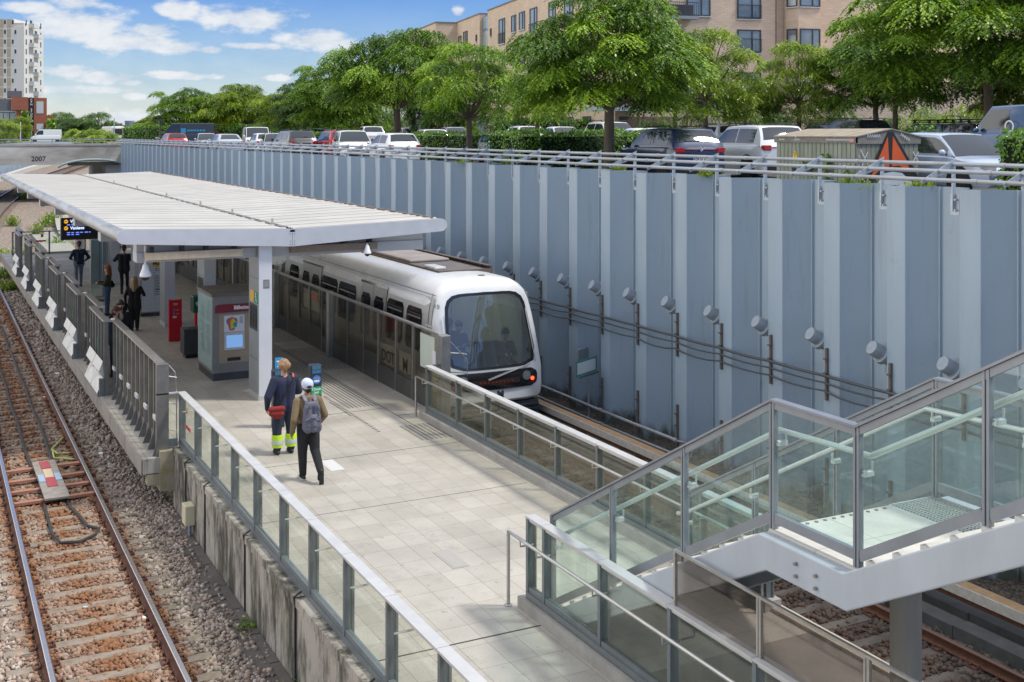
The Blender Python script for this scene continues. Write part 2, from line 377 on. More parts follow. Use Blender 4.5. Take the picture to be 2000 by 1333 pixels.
# ------------------------------------------------------------------ ground levels
ZB, ZR, ZP = -0.98, -0.80, 0.0     # ballast, rail top, platform
RC = 230.0
def curve_x(x0, y, y0=62):
    return x0 + (max(0, y - y0) ** 2) / (2 * RC)
def ramp_z(y):
    return max(0.0, (y - 70) * 0.045) if y < 190 else 5.4
XL0 = 2.29; XR0 = 11.67
def lx(y): return XL0 + 0.005 * (y - 20)
def sheet(name, rows, m, kind='structure', parent=None):
    b = MB(); b.grid(rows); o = b.build(name, m, parent)
    if kind: o['kind'] = kind
    return o
ys = [-12, 0, 10, 20, 30, 40, 50, 60] + list(range(64, 196, 6))
sheet('trackbed', [[(curve_x(x, y), y, ZB + ramp_z(y)) for x in (-14, 0, 2.3, 4.45, 8, 10.0)] for y in ys], M_BED)
sheet('trackbed_dark', [[(curve_x(x, y, 72), y, ZB + 0.004 + ramp_z(y)) for x in (9.6, 11.7, 13.4, 15.6, 19)] for y in ys], M_BEDD)  # right track bed in darker brown ballast colours
GRASSY = mat('rough_verge', (0.14, 0.15, 0.06), 0.95, col2=(0.22, 0.19, 0.11), vscale=0.5, bump=0.4, bscale=8)
ASPH = mat('asphalt', (0.075, 0.073, 0.07), 0.9, var=0.25, vscale=1.2, bump=0.2, bscale=120)
ZC = 4.62
def gz(x): return ZC + .42 * max(0.0, min(1.0, (x - 24) / 6))
sheet('car_park', [[(x, y, gz(x)) for x in (15.55, 24, 26, 28, 30, 200)] for y in (-14, 104)], ASPH)
sheet('ground', [[(-900, 196, ZC - 0.02), (900, 196, ZC - 0.02)], [(-2600, 3200, ZC - 0.02), (3200, 3200, ZC - 0.02)]], GRASSY)
sheet('ground_east', [[(22, 104, ZC - 0.02), (900, 104, ZC - 0.02)], [(22, 196, ZC - 0.02), (900, 196, ZC - 0.02)]], GRASSY)
sheet('ground_west', [[(-900, 108, ZC - 0.02), (-4, 108, ZC - 0.02)], [(-900, 196, ZC - 0.02), (4, 196, ZC - 0.02)]], GRASSY)

# ------------------------------------------------------------------ loose ballast
ICO_V = None
def ico():
    t = (1 + 5 ** 0.5) / 2
    v = np.array([(-1, t, 0), (1, t, 0), (-1, -t, 0), (1, -t, 0), (0, -1, t), (0, 1, t), (0, -1, -t), (0, 1, -t), (t, 0, -1), (t, 0, 1), (-t, 0, -1), (-t, 0, 1)], float)
    v /= np.linalg.norm(v[0])
    f = np.array([(0, 11, 5), (0, 5, 1), (0, 1, 7), (0, 7, 10), (0, 10, 11), (1, 5, 9), (5, 11, 4), (11, 10, 2), (10, 7, 6), (7, 1, 8), (3, 9, 4), (3, 4, 2), (3, 2, 6), (3, 6, 8), (3, 8, 9), (4, 9, 5), (2, 4, 11), (6, 2, 10), (8, 6, 7), (9, 8, 1)])
    return v, f
def stones(name, pts, size, m, seed=0):
    rs = np.random.RandomState(seed); v, f = ico(); n = len(pts)
    sc = size * (0.45 + 1.05 * rs.uniform(0, 1, (n, 1, 1)) ** 1.6) * rs.uniform(0.6, 1.15, (n, 1, 3))
    V = v[None] * (1 + rs.uniform(-0.42, 0.34, (n, 12, 1))) * sc
    q = rs.normal(size=(n, 4)); q /= np.linalg.norm(q, axis=1, keepdims=True); a, b, c, d = q.T
    Rm = np.stack([np.stack([1 - 2 * (c * c + d * d), 2 * (b * c - a * d), 2 * (b * d + a * c)], -1), np.stack([2 * (b * c + a * d), 1 - 2 * (b * b + d * d), 2 * (c * d - a * b)], -1), np.stack([2 * (b * d - a * c), 2 * (c * d + a * b), 1 - 2 * (b * b + c * c)], -1)], 1)
    V = np.einsum('nij,nkj->nki', Rm, V) + np.asarray(pts)[:, None, :]
    F = f[None] + (np.arange(n) * 12)[:, None, None]
    rnd = np.repeat(rs.uniform(0, 0.999, n), 12)
    o = np_mesh(name, V.reshape(-1, 3), F.reshape(-1, 3), m, attrs={'rnd': rnd})
    o['kind'] = 'stuff'
    return o
rs = np.random.RandomState(3)
def scatter(x0, x1, y0, y1, dens, keep=None):
    n = int((x1 - x0) * (y1 - y0) * dens); x = rs.uniform(x0, x1, n); y = rs.uniform(y0, y1, n)
    if keep is not None:
        k = keep(x, y); x, y = x[k], y[k]
    return x, y
SL = 0.62
def off_sleeper(x, y):
    """thin the stones on sleeper tops and keep rails clear"""
    ph = np.abs(((y - 8) / SL) % 1 - 0.5) * SL         # 0 at sleeper centre line shifted half a pitch
    on = (ph < 0.105) & (np.abs(x - (XL0 + 0.005 * (y - 20))) < 1.28)
    rail = np.minimum(np.abs(x - 1.52 - 0.005 * (y - 20)), np.abs(x - 3.06 - 0.005 * (y - 20))) < 0.085
    return ~rail & (~on | (rs.uniform(size=len(x)) < 0.10))
px, py = scatter(-0.2, 4.25, 13.0, 24, 760, off_sleeper)
k = ~((px > 3.95) & (rs.uniform(size=len(px)) < 0.8) & (py < 20)); px, py = px[k], py[k]
stones('ballast', np.stack([px, py, ZB + rs.uniform(-0.015, 0.035, len(px))], -1), 0.036, M_STONE, 1)
px, py = scatter(-0.3, 4.3, 24, 40, 380, off_sleeper)
stones('ballast', np.stack([px, py, ZB + rs.uniform(-0.015, 0.04, len(px))], -1), 0.044, M_STONE, 2)
px, py = scatter(0.8, 4.4, 40, 62, 110, off_sleeper)
stones('ballast', np.stack([px, py, ZB + rs.uniform(-0.01, 0.05, len(px))], -1), 0.07, M_STONE, 4)
def off_sleeper_r(x, y):
    ph = np.abs(((y - 8) / SL) % 1 - 0.5) * SL
    on = (ph < 0.105) & (np.abs(x - XR0) < 1.28)
    rail = np.minimum(np.abs(x - 10.92), np.abs(x - 12.42)) < 0.085
    return ~rail & (~on | (rs.uniform(size=len(x)) < 0.07))
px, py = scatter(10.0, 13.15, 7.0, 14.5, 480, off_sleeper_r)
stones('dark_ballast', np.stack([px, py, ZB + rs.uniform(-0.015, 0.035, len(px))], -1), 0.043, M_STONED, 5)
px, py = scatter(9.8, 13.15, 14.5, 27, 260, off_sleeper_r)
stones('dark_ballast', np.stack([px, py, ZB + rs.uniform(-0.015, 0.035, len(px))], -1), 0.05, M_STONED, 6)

# ------------------------------------------------------------------ railway tracks
SLEEP = mat('concrete_sleeper', (0.30, 0.255, 0.205), 0.9, col2=(0.17, 0.13, 0.095), vscale=5, bump=0.2, bscale=70)
SLEEPD = mat('dirty_sleeper', (0.15, 0.13, 0.115), 0.9, col2=(0.09, 0.072, 0.06), vscale=5, bump=0.2, bscale=70)
RAILTOP = mat('polished_rail', (0.55, 0.50, 0.47), 0.25, 0.9, var=0.1, vscale=20)
RAILTOPR = mat('browned_rail', (0.20, 0.125, 0.095), 0.5, 0.4, var=0.15, vscale=20)
RP = [(-0.07, -0.145), (-0.07, -0.13), (-0.012, -0.11), (-0.010, -0.045), (-0.036, -0.03), (-0.036, -0.006), (-0.028, 0), (0.028, 0), (0.036, -0.006), (0.036, -0.03), (0.010, -0.045), (0.012, -0.11), (0.07, -0.13), (0.07, -0.145)]
def make_track(name, label, xf, ysr, ycopies, smat, top, parent_z):
    t = thing(name, label, 'railway track', (0, 0, 0))
    for sd_ in (-1, 1):
        b = MB(); rows = [[(xf(y) + sd_ * 0.7575 + p[0], y, ZR + p[1] + ramp_z(y)) for p in RP] for y in ysr]
        b.grid(rows, mi=0, closed=True)
        for i in range(len(b.m)):
            if i % 14 in (5, 6, 7): b.m[i] = 1
        b.build('rail', [RUST, top], t)
    bs = MB(); bs.box(-1.25, 1.25, -0.12, 0.12, -0.16, -0.005)
    bs.poly([(-1.25, -0.1), (1.25, -0.1), (1.25, 0.1), (-1.25, 0.1)], -0.005, 0.012)
    for sd_ in (-1, 1):
        for e in (-1, 1):
            xc = sd_ * 0.7575 + e * 0.115
            bs.obox((xc, 0, 0.02), (0.10, 0.15, 0.025), mi=1); bs.tube([(xc - .03, -.06, .04), (xc + .03, -.06, .05), (xc + .03, .06, .05), (xc - .03, .06, .04)], 0.016, 5, mi=1)
    proto = bs.build('sleeper', [smat, RUST], t)
    first = True; far = MB()
    for i, y in enumerate(ycopies):
        z = ZR - 0.165 + ramp_z(y)
        if i < 98:
            o = proto if first else proto.copy()
            if not first: C.objects.link(o); o.parent = t
            first = False; o.location = (xf(y), y, z)
        else: far.box(xf(y) - 1.25, xf(y) + 1.25, y - .12, y + .12, z - .15, z + 0.012)
    if far.v: far.build('distant_sleepers', smat, t)['kind'] = 'stuff'
    return t
ysl = [13 - 4, 20, 30, 40, 50, 60] + list(range(64, 190, 4))
make_track('railway_track', 'polished rails on concrete sleepers left of the platform', lambda y: curve_x(lx(y), y), ysl, [8 + SL * (k + .5) for k in range(0, 290) if 8 + SL * (k + .5) > 13], SLEEP, RAILTOP, 0)
make_track('railway_track', 'rusty rails under the train between platform and blue wall', lambda y: curve_x(XR0, y, 72), [4, 20, 40, 60] + list(range(64, 190, 4)), [8 + SL * (k + .5) for k in range(-4, 280) if k < 34 or k > 80], SLEEPD, RAILTOPR, 0)

# board with red and blue plates across copper bars, cables between the rails
bt = thing('track_beacon', 'grey board with red plates lying across copper bars between the left rails', 'track beacon', (2.36, 24.75, ZB))
COPPER = mat('copper_bar', (0.42, 0.20, 0.13), 0.5, 0.3, var=0.15)
for i, y in enumerate((23.55, 24.3, 25.05, 25.85)):
    b = MB(); b.bar((1.60, y, ZB + 0.10), (3.03, y + 0.06, ZB + 0.10), 0.12, 0.05); b.build('copper_bar', COPPER, bt)
b = MB(); b.box(2.12, 2.56, 23.35, 26.1, ZB + 0.15, ZB + 0.185); b.build('board', mat('worn_board', (0.30, 0.27, 0.24), 0.8, col2=(0.2, 0.18, 0.16), vscale=8), bt)
b = MB(); b.box(2.25, 2.43, 25.45, 26.0, ZB + 0.185, ZB + 0.20); b.box(2.25, 2.43, 24.1, 24.75, ZB + 0.185, ZB + 0.20); b.build('red_plate', flat('faded_red', (0.32, 0.055, 0.06), 0.6), bt)
b = MB(); b.box(2.13, 2.245, 24.5, 25.0, ZB + 0.185, ZB + 0.20); b.box(2.435, 2.55, 24.5, 25.0, ZB + 0.185, ZB + 0.20); b.build('blue_plate', flat('faded_blue', (0.28, 0.38, 0.48), 0.6), bt)
b = MB(); b.box(2.26, 2.42, 24.75, 25.4, ZB + 0.185, ZB + 0.198); b.build('tan_plate', flat('tan', (0.50, 0.38, 0.27), 0.6), bt)
LOOM = mat('cable_sheath', (0.03, 0.029, 0.028), 0.7, var=0.2)
for (xa, n) in ((2.10, 0), (2.56, 1)):
    b = MB(); pts = [(xa + 0.005 * (y - 24) + 0.015 * math.sin(y * 1.3 + n), y, ZB + 0.07) for y in np.arange(26.0, 46, 1.2)]
    b.tube(pts, 0.035, 6); tag(b.build('cable_duct', LOOM), 'straight black cable duct between the left rails, %s of the pair' % ('left' if n == 0 else 'right'), 'cable')
b = MB(); b.tube([(2.12, 23.6, ZB + .07), (2.10, 22.6, ZB + .07), (2.08, 21.6, ZB + .08), (2.16, 21.05, ZB + .08), (2.45, 20.95, ZB + .08), (2.75, 21.2, ZB + .09), (2.84, 21.5, ZB + .08), (2.68, 21.75, ZB + .08), (2.62, 22.4, ZB + .08), (2.54, 23.0, ZB + .07), (2.52, 23.6, ZB + .07)], 0.027, 7)
tag(b.build('cable', LOOM), 'looped black cable in front of the red plated board', 'cable')
YG = flat('yellow_green_cable', (0.40, 0.42, 0.12), 0.6)
b = MB(); b.tube([(3.0, 27.0, ZB + .05), (2.7, 26.9, ZB + .09), (2.62, 27.3, ZB + .09), (2.85, 28.0, ZB + .08), (2.97, 28.4, ZB + .06)], 0.022, 5)
b.tube([(3.0, 26.4, ZB + .05), (2.75, 26.5, ZB + .08), (2.6, 26.6, ZB + .08), (2.62, 27.1, ZB + .09)], 0.022, 5)
tag(b.build('cable', YG), 'thin yellow green bonding wires at the left rail', 'cable')
lit = MB()
for (x, y, s) in ((3.3, 30, .09), (3.55, 26.6, .06), (3.6, 36, .08), (2.9, 17.3, .05), (2.2, 18.1, .04), (3.0, 33, .05)):
    lit.obox((x, y, ZB + .06), (s * 1.4, s, s * .5), Matrix.Rotation(x * 7, 3, 'Z') @ Matrix.Rotation(.4, 3, 'X'))
o = lit.build('litter', WHITE); o['kind'] = 'stuff'

# ------------------------------------------------------------------ platform paving
def paving_mat():
    m, t, P, q, lk = mat_nodes('paving_slabs')
    g = q('ShaderNodeNewGeometry'); sp = q('ShaderNodeSeparateXYZ'); lk(g.outputs['Position'], sp.inputs[0])
    cb = q('ShaderNodeCombineXYZ'); sy_ = q('ShaderNodeMath'); sy_.inputs[1].default_value = 0.17; lk(sp.outputs[1], sy_.inputs[0]); sx_ = q('ShaderNodeMath'); sx_.inputs[1].default_value = -0.08; lk(sp.outputs[0], sx_.inputs[0]); lk(sy_.outputs[0], cb.inputs[0]); lk(sx_.outputs[0], cb.inputs[1])
    bk = q('ShaderNodeTexBrick'); bk.offset = 0.0; bk.offset_frequency = 2; bk.squash = 1; bk.inputs['Scale'].default_value = 1; bk.inputs['Brick Width'].default_value = 0.572; bk.inputs['Row Height'].default_value = 0.372
    bk.inputs['Mortar Size'].default_value = 0.005; bk.inputs['Mortar Smooth'].default_value = 0.3; bk.inputs['Bias'].default_value = -0.1
    bk.inputs['Color1'].default_value = (0.465, 0.435, 0.38, 1); bk.inputs['Color2'].default_value = (0.395, 0.365, 0.315, 1); bk.inputs['Mortar'].default_value = (0.27, 0.24, 0.205, 1)
    lk(cb.outputs[0], bk.inputs['Vector'])
    nz_ = q('ShaderNodeTexNoise'); nz_.inputs['Scale'].default_value = 0.55; nz_.inputs['Detail'].default_value = 8; nz_.inputs['Roughness'].default_value = 0.65; lk(g.outputs['Position'], nz_.inputs['Vector'])
    sp2 = q('ShaderNodeTexNoise'); sp2.inputs['Scale'].default_value = 70; sp2.inputs['Detail'].default_value = 3; lk(g.outputs['Position'], sp2.inputs['Vector'])
    r1 = q('ShaderNodeMapRange'); r1.inputs[1].default_value = .3; r1.inputs[2].default_value = .7; r1.inputs[3].default_value = 0.74; r1.inputs[4].default_value = 1.12; lk(nz_.outputs[0], r1.inputs[0])
    r2 = q('ShaderNodeMapRange'); r2.inputs[1].default_value = .3; r2.inputs[2].default_value = .7; r2.inputs[3].default_value = 0.86; r2.inputs[4].default_value = 1.14; lk(sp2.outputs[0], r2.inputs[0])
    mm0 = q('ShaderNodeMath'); mm0.operation = 'MULTIPLY'; lk(r1.outputs[0], mm0.inputs[0]); lk(r2.outputs[0], mm0.inputs[1])
    gs = q('ShaderNodeTexNoise'); gs.inputs['Scale'].default_value = 7; gs.inputs['Detail'].default_value = 2; lk(g.outputs['Position'], gs.inputs['Vector'])
    r3 = q('ShaderNodeMapRange'); r3.inputs[1].default_value = .68; r3.inputs[2].default_value = .74; r3.inputs[3].default_value = 1; r3.inputs[4].default_value = .72; lk(gs.outputs[0], r3.inputs[0])
    gs2 = q('ShaderNodeTexNoise'); gs2.inputs['Scale'].default_value = 1.7; gs2.inputs['Detail'].default_value = 10; gs2.inputs['Roughness'].default_value = .75; lk(g.outputs['Position'], gs2.inputs['Vector'])
    r4 = q('ShaderNodeMapRange'); r4.inputs[1].default_value = .54; r4.inputs[2].default_value = .70; r4.inputs[3].default_value = 1; r4.inputs[4].default_value = .80; lk(gs2.outputs[0], r4.inputs[0])
    mm1 = q('ShaderNodeMath'); mm1.operation = 'MULTIPLY'; lk(r3.outputs[0], mm1.inputs[0]); lk(r4.outputs[0], mm1.inputs[1])
    mm = q('ShaderNodeMath'); mm.operation = 'MULTIPLY'; lk(mm0.outputs[0], mm.inputs[0]); lk(mm1.outputs[0], mm.inputs[1])
    vm = q('ShaderNodeVectorMath'); vm.operation = 'SCALE'; lk(bk.outputs[0], vm.inputs[0]); lk(mm.outputs[0], vm.inputs['Scale'])
    lk(vm.outputs[0], P.inputs['Base Color']); P.inputs['Roughness'].default_value = 0.5
    bp = q('ShaderNodeBump'); bp.inputs['Strength'].default_value = 0.4; bp.inputs['Distance'].default_value = 0.005; bp.invert = True; lk(bk.outputs['Fac'], bp.inputs['Height']); lk(bp.outputs[0], P.inputs['Normal'])
    return m
PAVE = paving_mat()
SLAB = mat('platform_slab_concrete', (0.33, 0.30, 0.27), 0.85, col2=(0.22, 0.20, 0.18), vscale=2, bump=0.2, bscale=50)
b = MB(); b.box(4.42, 9.78, 2, 22.3, -0.30, 0.0); b.box(3.73, 10.02, 22.3, 63.5, -0.28, 0.0); b.box(10.02, 10.22, 23.2, 63.5, -0.24, -0.02)
o = b.build('platform', PAVE); o['kind'] = 'structure'
b = MB(); b.box(3.70, 3.73, 22.36, 63.5, -0.32, -0.012)          # edge beam face
for y in np.arange(24.3, 63, 2.0): b.box(3.695, 3.70, y - .012, y + .012, -0.31, -0.02)
o = b.build('platform_edge', SLAB); o['kind'] = 'structure'
EDGEB = mat('buff_edge_stone', (0.46, 0.41, 0.32), 0.8, var=0.15, vscale=6)
b = MB(); b.box(9.62, 9.80, 2, 13.0, 0.0, 0.045); o = b.build('platform_edge', EDGEB); o['kind'] = 'structure'
b = MB(); b.box(4.40, 9.75, 2, 22.3, -1.4, -0.301); b.box(4.9, 9.5, 22.3, 63, -1.4, -0.29); o = b.build('platform_base', CONC); o['kind'] = 'structure'
b = MB(); b.box(7.04, 9.60, 2, 10.9, .001, .004); o = b.build('stair_undercroft_floor', mat('grimy_shaded_floor', (0.21, 0.19, 0.165), .7, col2=(0.12, 0.108, 0.095), vscale=1.1, bump=.1, bscale=60)); o['kind'] = 'structure'  # dark sheet paints under-stair shade and dirt onto the floor
# darker tactile strips and drain lines in the paving (mm proud)
TACT = mat('tactile_paving', (0.20, 0.19, 0.18), 0.7, var=0.2, vscale=8)
b = MB()
for i in range(10): b.box(9.02 + i * 0.1, 9.055 + i * 0.1, 28.6, 31.8, 0.002, 0.012)
for i in range(10): b.box(9.02 + i * 0.1, 9.055 + i * 0.1, 33.0, 36.6, 0.002, 0.012)
for i in range(8): b.box(8.45 + i * 0.09, 8.48 + i * 0.09, 24.4, 40, 0.002, 0.009)
for i in range(26): b.box(8.30, 8.36, 22.2 + i * .14, 22.26 + i * .14, 0.002, 0.009)
for i in range(7):
    for j in range(14): b.box(8.85 + i * .1, 8.90 + i * .1, 21.2 + j * .09, 21.24 + j * .09, .002, .008)
o = b.build('tactile_strips', TACT); o['kind'] = 'structure'
SLOT = flat('dark_joint', (0.05, 0.045, 0.04), 0.9)  # dark brown paving joints
b = MB()
b.box(4.6, 6.95, 12.55, 12.575, .001, .003); b.box(7.6, 9.2, 24.05, 24.07, .001, .003); b.box(9.15, 9.165, 21.8, 30, .001, .003); b.box(8.25, 8.27, 23.7, 25.2, .001, .003)
b.box(9.18, 10, 23.3, 23.32, .001, .003); b.box(5.6, 9.5, 20.75, 20.765, .0005, .002); b.box(4.6, 9.4, 17.8, 17.812, .0005, .002)
o = b.build('paving_joints', SLOT); o['kind'] = 'structure'
for (x, y, lab, m_) in ((6.72, 20.35, 'pale rectangular cover set in the paving behind the two walking men', flat('cover_pale', (0.62, 0.62, 0.60), 0.4)),
                        (6.75, 15.1, 'worn rectangular cover set in the paving mid platform', flat('cover_grey', (0.36, 0.34, 0.31), 0.6))):
    b = MB(); b.box(x - .13, x + .13, y - .36, y + .36, 0.001, 0.006); b.box(x - .10, x + .10, y - .33, y + .33, 0.006, 0.009)
    tag(b.build('floor_cover', m_), lab, 'floor cover')
b = MB(); b.lathe([(0.15, .001), (0.15, .008), (0.12, .009)], (8.65, 10.0, 0), 20); tag(b.build('manhole_cover', TACT), 'round grey manhole cover under the staircase', 'manhole cover')

# stained retaining wall carrying the near end of the platform
def stain_mat():
    m, t, P, q, lk = mat_nodes('stained_concrete')
    tcn = q('ShaderNodeTexCoord')
    def nz(scale, st, det=8):
        mp = q('ShaderNodeMapping'); mp.inputs['Scale'].default_value = st; lk(tcn.outputs['Object'], mp.inputs[0])
        n = q('ShaderNodeTexNoise'); n.inputs['Scale'].default_value = scale; n.inputs['Detail'].default_value = det; n.inputs['Roughness'].default_value = 0.68; lk(mp.outputs[0], n.inputs['Vector']); return n.outputs[0]
    base = q('ShaderNodeMix'); base.data_type = 'RGBA'; lk(nz(3, (1, 1, 1)), base.inputs[0]); base.inputs[6].default_value = (0.46, 0.42, 0.36, 1); base.inputs[7].default_value = (0.30, 0.275, 0.24, 1)
    cur = base.outputs[2]
    for (sc, st, lo, hi, col) in ((2.2, (1, 1.2, 0.42), .44, .60, (0.055, 0.050, 0.042)), (3.4, (1, 1.4, 0.25), .50, .64, (0.075, 0.070, 0.05)), (6, (1, 1.2, 0.2), .60, .75, (0.55, 0.54, 0.51)), (1.1, (1, 1, .5), .58, .75, (0.13, 0.13, 0.075))):
        r_ = q('ShaderNodeMapRange'); r_.inputs[1].default_value = lo; r_.inputs[2].default_value = hi; lk(nz(sc, st), r_.inputs[0])
        mx_ = q('ShaderNodeMix'); mx_.data_type = 'RGBA'; lk(r_.outputs[0], mx_.inputs[0]); lk(cur, mx_.inputs[6]); mx_.inputs[7].default_value = lin(col); cur = mx_.outputs[2]
    lk(cur, P.inputs['Base Color']); P.inputs['Roughness'].default_value = 0.9
    bp = q('ShaderNodeBump'); bp.inputs['Strength'].default_value = 0.3; bp.inputs['Distance'].default_value = 0.02; lk(nz(22, (1, 1, 1)), bp.inputs['Height']); lk(bp.outputs[0], P.inputs['Normal'])
    return m
STAIN = stain_mat()
rw = thing('retaining_wall', 'stained concrete retaining wall under the glass railing beside the left track', 'retaining wall', (4.38, 14, -1.5))
edges = [4.0, 6.5, 9.1, 11.7, 14.35, 16.9, 19.55, 21.1, 22.28]
for a, c in zip(edges[:-1], edges[1:]):
    b = MB(); b.box(4.27, 4.40, a + .012, c - .012, -1.6, 0.06); b.box(4.25, 4.50, a + .012, c - .012, 0.062, 0.17); b.build('wall_panel', STAIN, rw)
b = MB()
for a in edges[1:-1]: b.tube([(4.262, a, -1.5), (4.255, a, -.4), (4.262, a + .02, .05), (4.24, a, .18), (4.34, a, .24)], 0.014, 5)
b.build('joint_cable', LOOM, rw)
b = MB(); b.box(4.02, 4.44, 22.24, 22.58, -0.62, 0.12); b.box(3.80, 4.02, 22.30, 22.52, -0.5, -0.30, ); b.build('end_block', mat('mossy_concrete', (0.40, 0.36, 0.29), .9, col2=(0.30, 0.25, 0.11), vscale=5, bump=.3), rw)
jb = thing('junction_box', 'small cream junction box on the stained wall near the platform corner', 'junction box', (4.25, 20.5, -.6))
b = MB(); b.box(4.10, 4.268, 20.36, 20.66, -0.72, -0.38); b.build('box', mat('cream_box', (0.60, 0.55, 0.36), .6, var=.08), jb, bevel=.012)
b = MB(); b.tube([(4.2, 20.5, -.72), (4.2, 20.5, -1.3)], .03, 6); b.tube([(4.25, 20.75, -.9), (4.25, 20.75, -.4)], .012, 5); b.build('conduit', GALV, jb)
# drain slabs along the foot of the wall
DRN = mat('dark_drain_slab', (0.13, 0.115, 0.10), .85, col2=(0.085, 0.072, 0.062), vscale=3, bump=.2)
b = MB()
for k_ in range(18):
    y = 4 + k_ * 0.98; b.box(3.86, 4.25, y + .012, y + .965, -1.2, ZB + 0.005 + 0.012 * ((k_ * 7) % 3))
for k_ in range(18):
    y = 4.3 + k_ * 0.98; b.box(4.13, 4.262, y + .012, y + .965, -1.15, ZB + .05)
o = b.build('drain_channel', DRN); o['kind'] = 'structure'
# ------------------------------------------------------------------ blue sheet pile wall on the right
def wall_paint():
    m, t, P, q, lk = mat_nodes('blue_wall_paint')
    tcn = q('ShaderNodeNewGeometry'); pos = tcn.outputs['Position']
    def nz(scale, st, det=7, rough=.6):
        mp = q('ShaderNodeMapping'); mp.inputs['Scale'].default_value = st; lk(pos, mp.inputs[0])
        n = q('ShaderNodeTexNoise'); n.inputs['Scale'].default_value = scale; n.inputs['Detail'].default_value = det; n.inputs['Roughness'].default_value = rough; lk(mp.outputs[0], n.inputs['Vector']); return n.outputs[0]
    a = q('ShaderNodeMix'); a.data_type = 'RGBA'; lk(nz(1.3, (1, 1, .35)), a.inputs[0]); a.inputs[6].default_value = (0.275, 0.355, 0.43, 1); a.inputs[7].default_value = (0.335, 0.42, 0.50, 1); cur = a.outputs[2]
    for (f, lo, hi, col, mxf) in ((nz(7, (1, 1, .08)), .57, .74, (0.22, 0.275, 0.31), .5), (nz(3.2, (1, 1.4, .7), 12, .75), .60, .68, (0.19, 0.245, 0.285), .45), (nz(14, (1, 1, .5), 4), .70, .78, (0.16, 0.13, 0.11), .35)):
        r_ = q('ShaderNodeMapRange'); r_.inputs[1].default_value = lo; r_.inputs[2].default_value = hi; r_.inputs[4].default_value = mxf; lk(f, r_.inputs[0])
        x = q('ShaderNodeMix'); x.data_type = 'RGBA'; lk(r_.outputs[0], x.inputs[0]); lk(cur, x.inputs[6]); x.inputs[7].default_value = lin(col); cur = x.outputs[2]
    # moss and mud splash along the foot
    sp = q('ShaderNodeSeparateXYZ'); lk(pos, sp.inputs[0])
    z = q('ShaderNodeMapRange'); z.inputs[1].default_value = -0.25; z.inputs[2].default_value = -1.0; lk(sp.outputs[2], z.inputs[0])
    n = nz(5, (1, 1, .45)); mm = q('ShaderNodeMath'); mm.operation = 'MULTIPLY'; lk(z.outputs[0], mm.inputs[0]); lk(n, mm.inputs[1])
    r_ = q('ShaderNodeMapRange'); r_.inputs[1].default_value = .22; r_.inputs[2].default_value = .42; r_.inputs[4].default_value = .85; lk(mm.outputs[0], r_.inputs[0])
    x = q('ShaderNodeMix'); x.data_type = 'RGBA'; lk(r_.outputs[0], x.inputs[0]); lk(cur, x.inputs[6]); x.inputs[7].default_value = (0.055, 0.055, 0.028, 1); cur = x.outputs[2]
    lk(cur, P.inputs['Base Color']); P.inputs['Roughness'].default_value = 0.33; P.inputs['Specular IOR Level'].default_value = .65
    bp = q('ShaderNodeBump'); bp.inputs['Strength'].default_value = .12; bp.inputs['Distance'].default_value = .03; lk(nz(2.5, (1, 1, .6), 3), bp.inputs['Height']); lk(bp.outputs[0], P.inputs['Normal'])
    return m
WALLP = wall_paint()
PER = 1.575; Y0 = 14.95; XW = 14.93; ZT = 5.15
wall = thing('sheet_pile_wall', 'tall blue corrugated sheet pile wall along the right track', 'retaining wall', (15, 50, 0))
ORG[wall.name] = Vector((0, 0, 0)); wall.location = (0, 0, 0)
pl = [(0, XW), (-.04, XW - .012), (-.38, XW - .012), (-.42, XW), (-.68, XW + .46), (-.72, XW + .49), (-.73, XW + .45), (-.755, XW + .45), (-.765, XW + .50), (-1.02, XW + .54), (-1.22, XW + .53), (-1.36, XW + .46), (-1.47, XW + .30), (-1.555, XW + .04), (-1.575, XW)]
b = MB(); pts = [(p[1], p[0]) for p in pl]; back = [(p[1] + .022, p[0] - .004) for p in pl]
rows = [[(x, y, -1.3) for x, y in pts], [(x, y, ZT) for x, y in pts], [(x, y, ZT) for x, y in back]]
b.grid(rows)
pile = b.build('sheet_pile', WALLP, wall, smooth=25)
ks = list(range(-55, 10))
for i, k in enumerate(ks):
    o = pile if i == 0 else pile.copy()
    if i: C.objects.link(o)
    o.parent = wall; o.location = (0, Y0 - PER * k, 0.012 * math.sin(k * 2.7))
# backing soil and coping strip behind the wall
SOIL = mat('kerb_soil', (0.10, 0.085, 0.06), .95, var=.3, vscale=3)
b = MB(); b.box(15.50, 15.62, -14, 103, 4.0, 4.7); o = b.build('verge', SOIL); o['kind'] = 'structure'
# anchor heads
ANC = mat('anchor_paint', (0.26, 0.30, 0.34), .5, .1, var=.15, vscale=8)
ax = Vector((-math.cos(R(30)), .12, math.sin(R(30)))).normalized(); Mx = ax.to_track_quat('Z', 'Y').to_matrix()
b = MB(); b.lathe([(0.205, -.02), (0.205, .07), (0.165, .085), (0.165, .10), (.15, .10), (0.145, .30), (0.135, .315), (0, .316)], (0, 0, 0), 20, Mx)
b.obox((.25, .0, -.12), (.03, .40, .6)); b.cyl((.40, .0, -.22), (0, 0, 0), .15, 14)
b.v = [tuple(c * .9 for c in p) for p in b.v]
anc = b.build('anchor_head', ANC, wall, smooth=35)
for i, k in enumerate(range(-33, 4)):
    o = anc if i == 0 else anc.copy()
    if i: C.objects.link(o)
    o.parent = wall; o.location = (15.02, Y0 - PER * k - 1.40, 2.19)
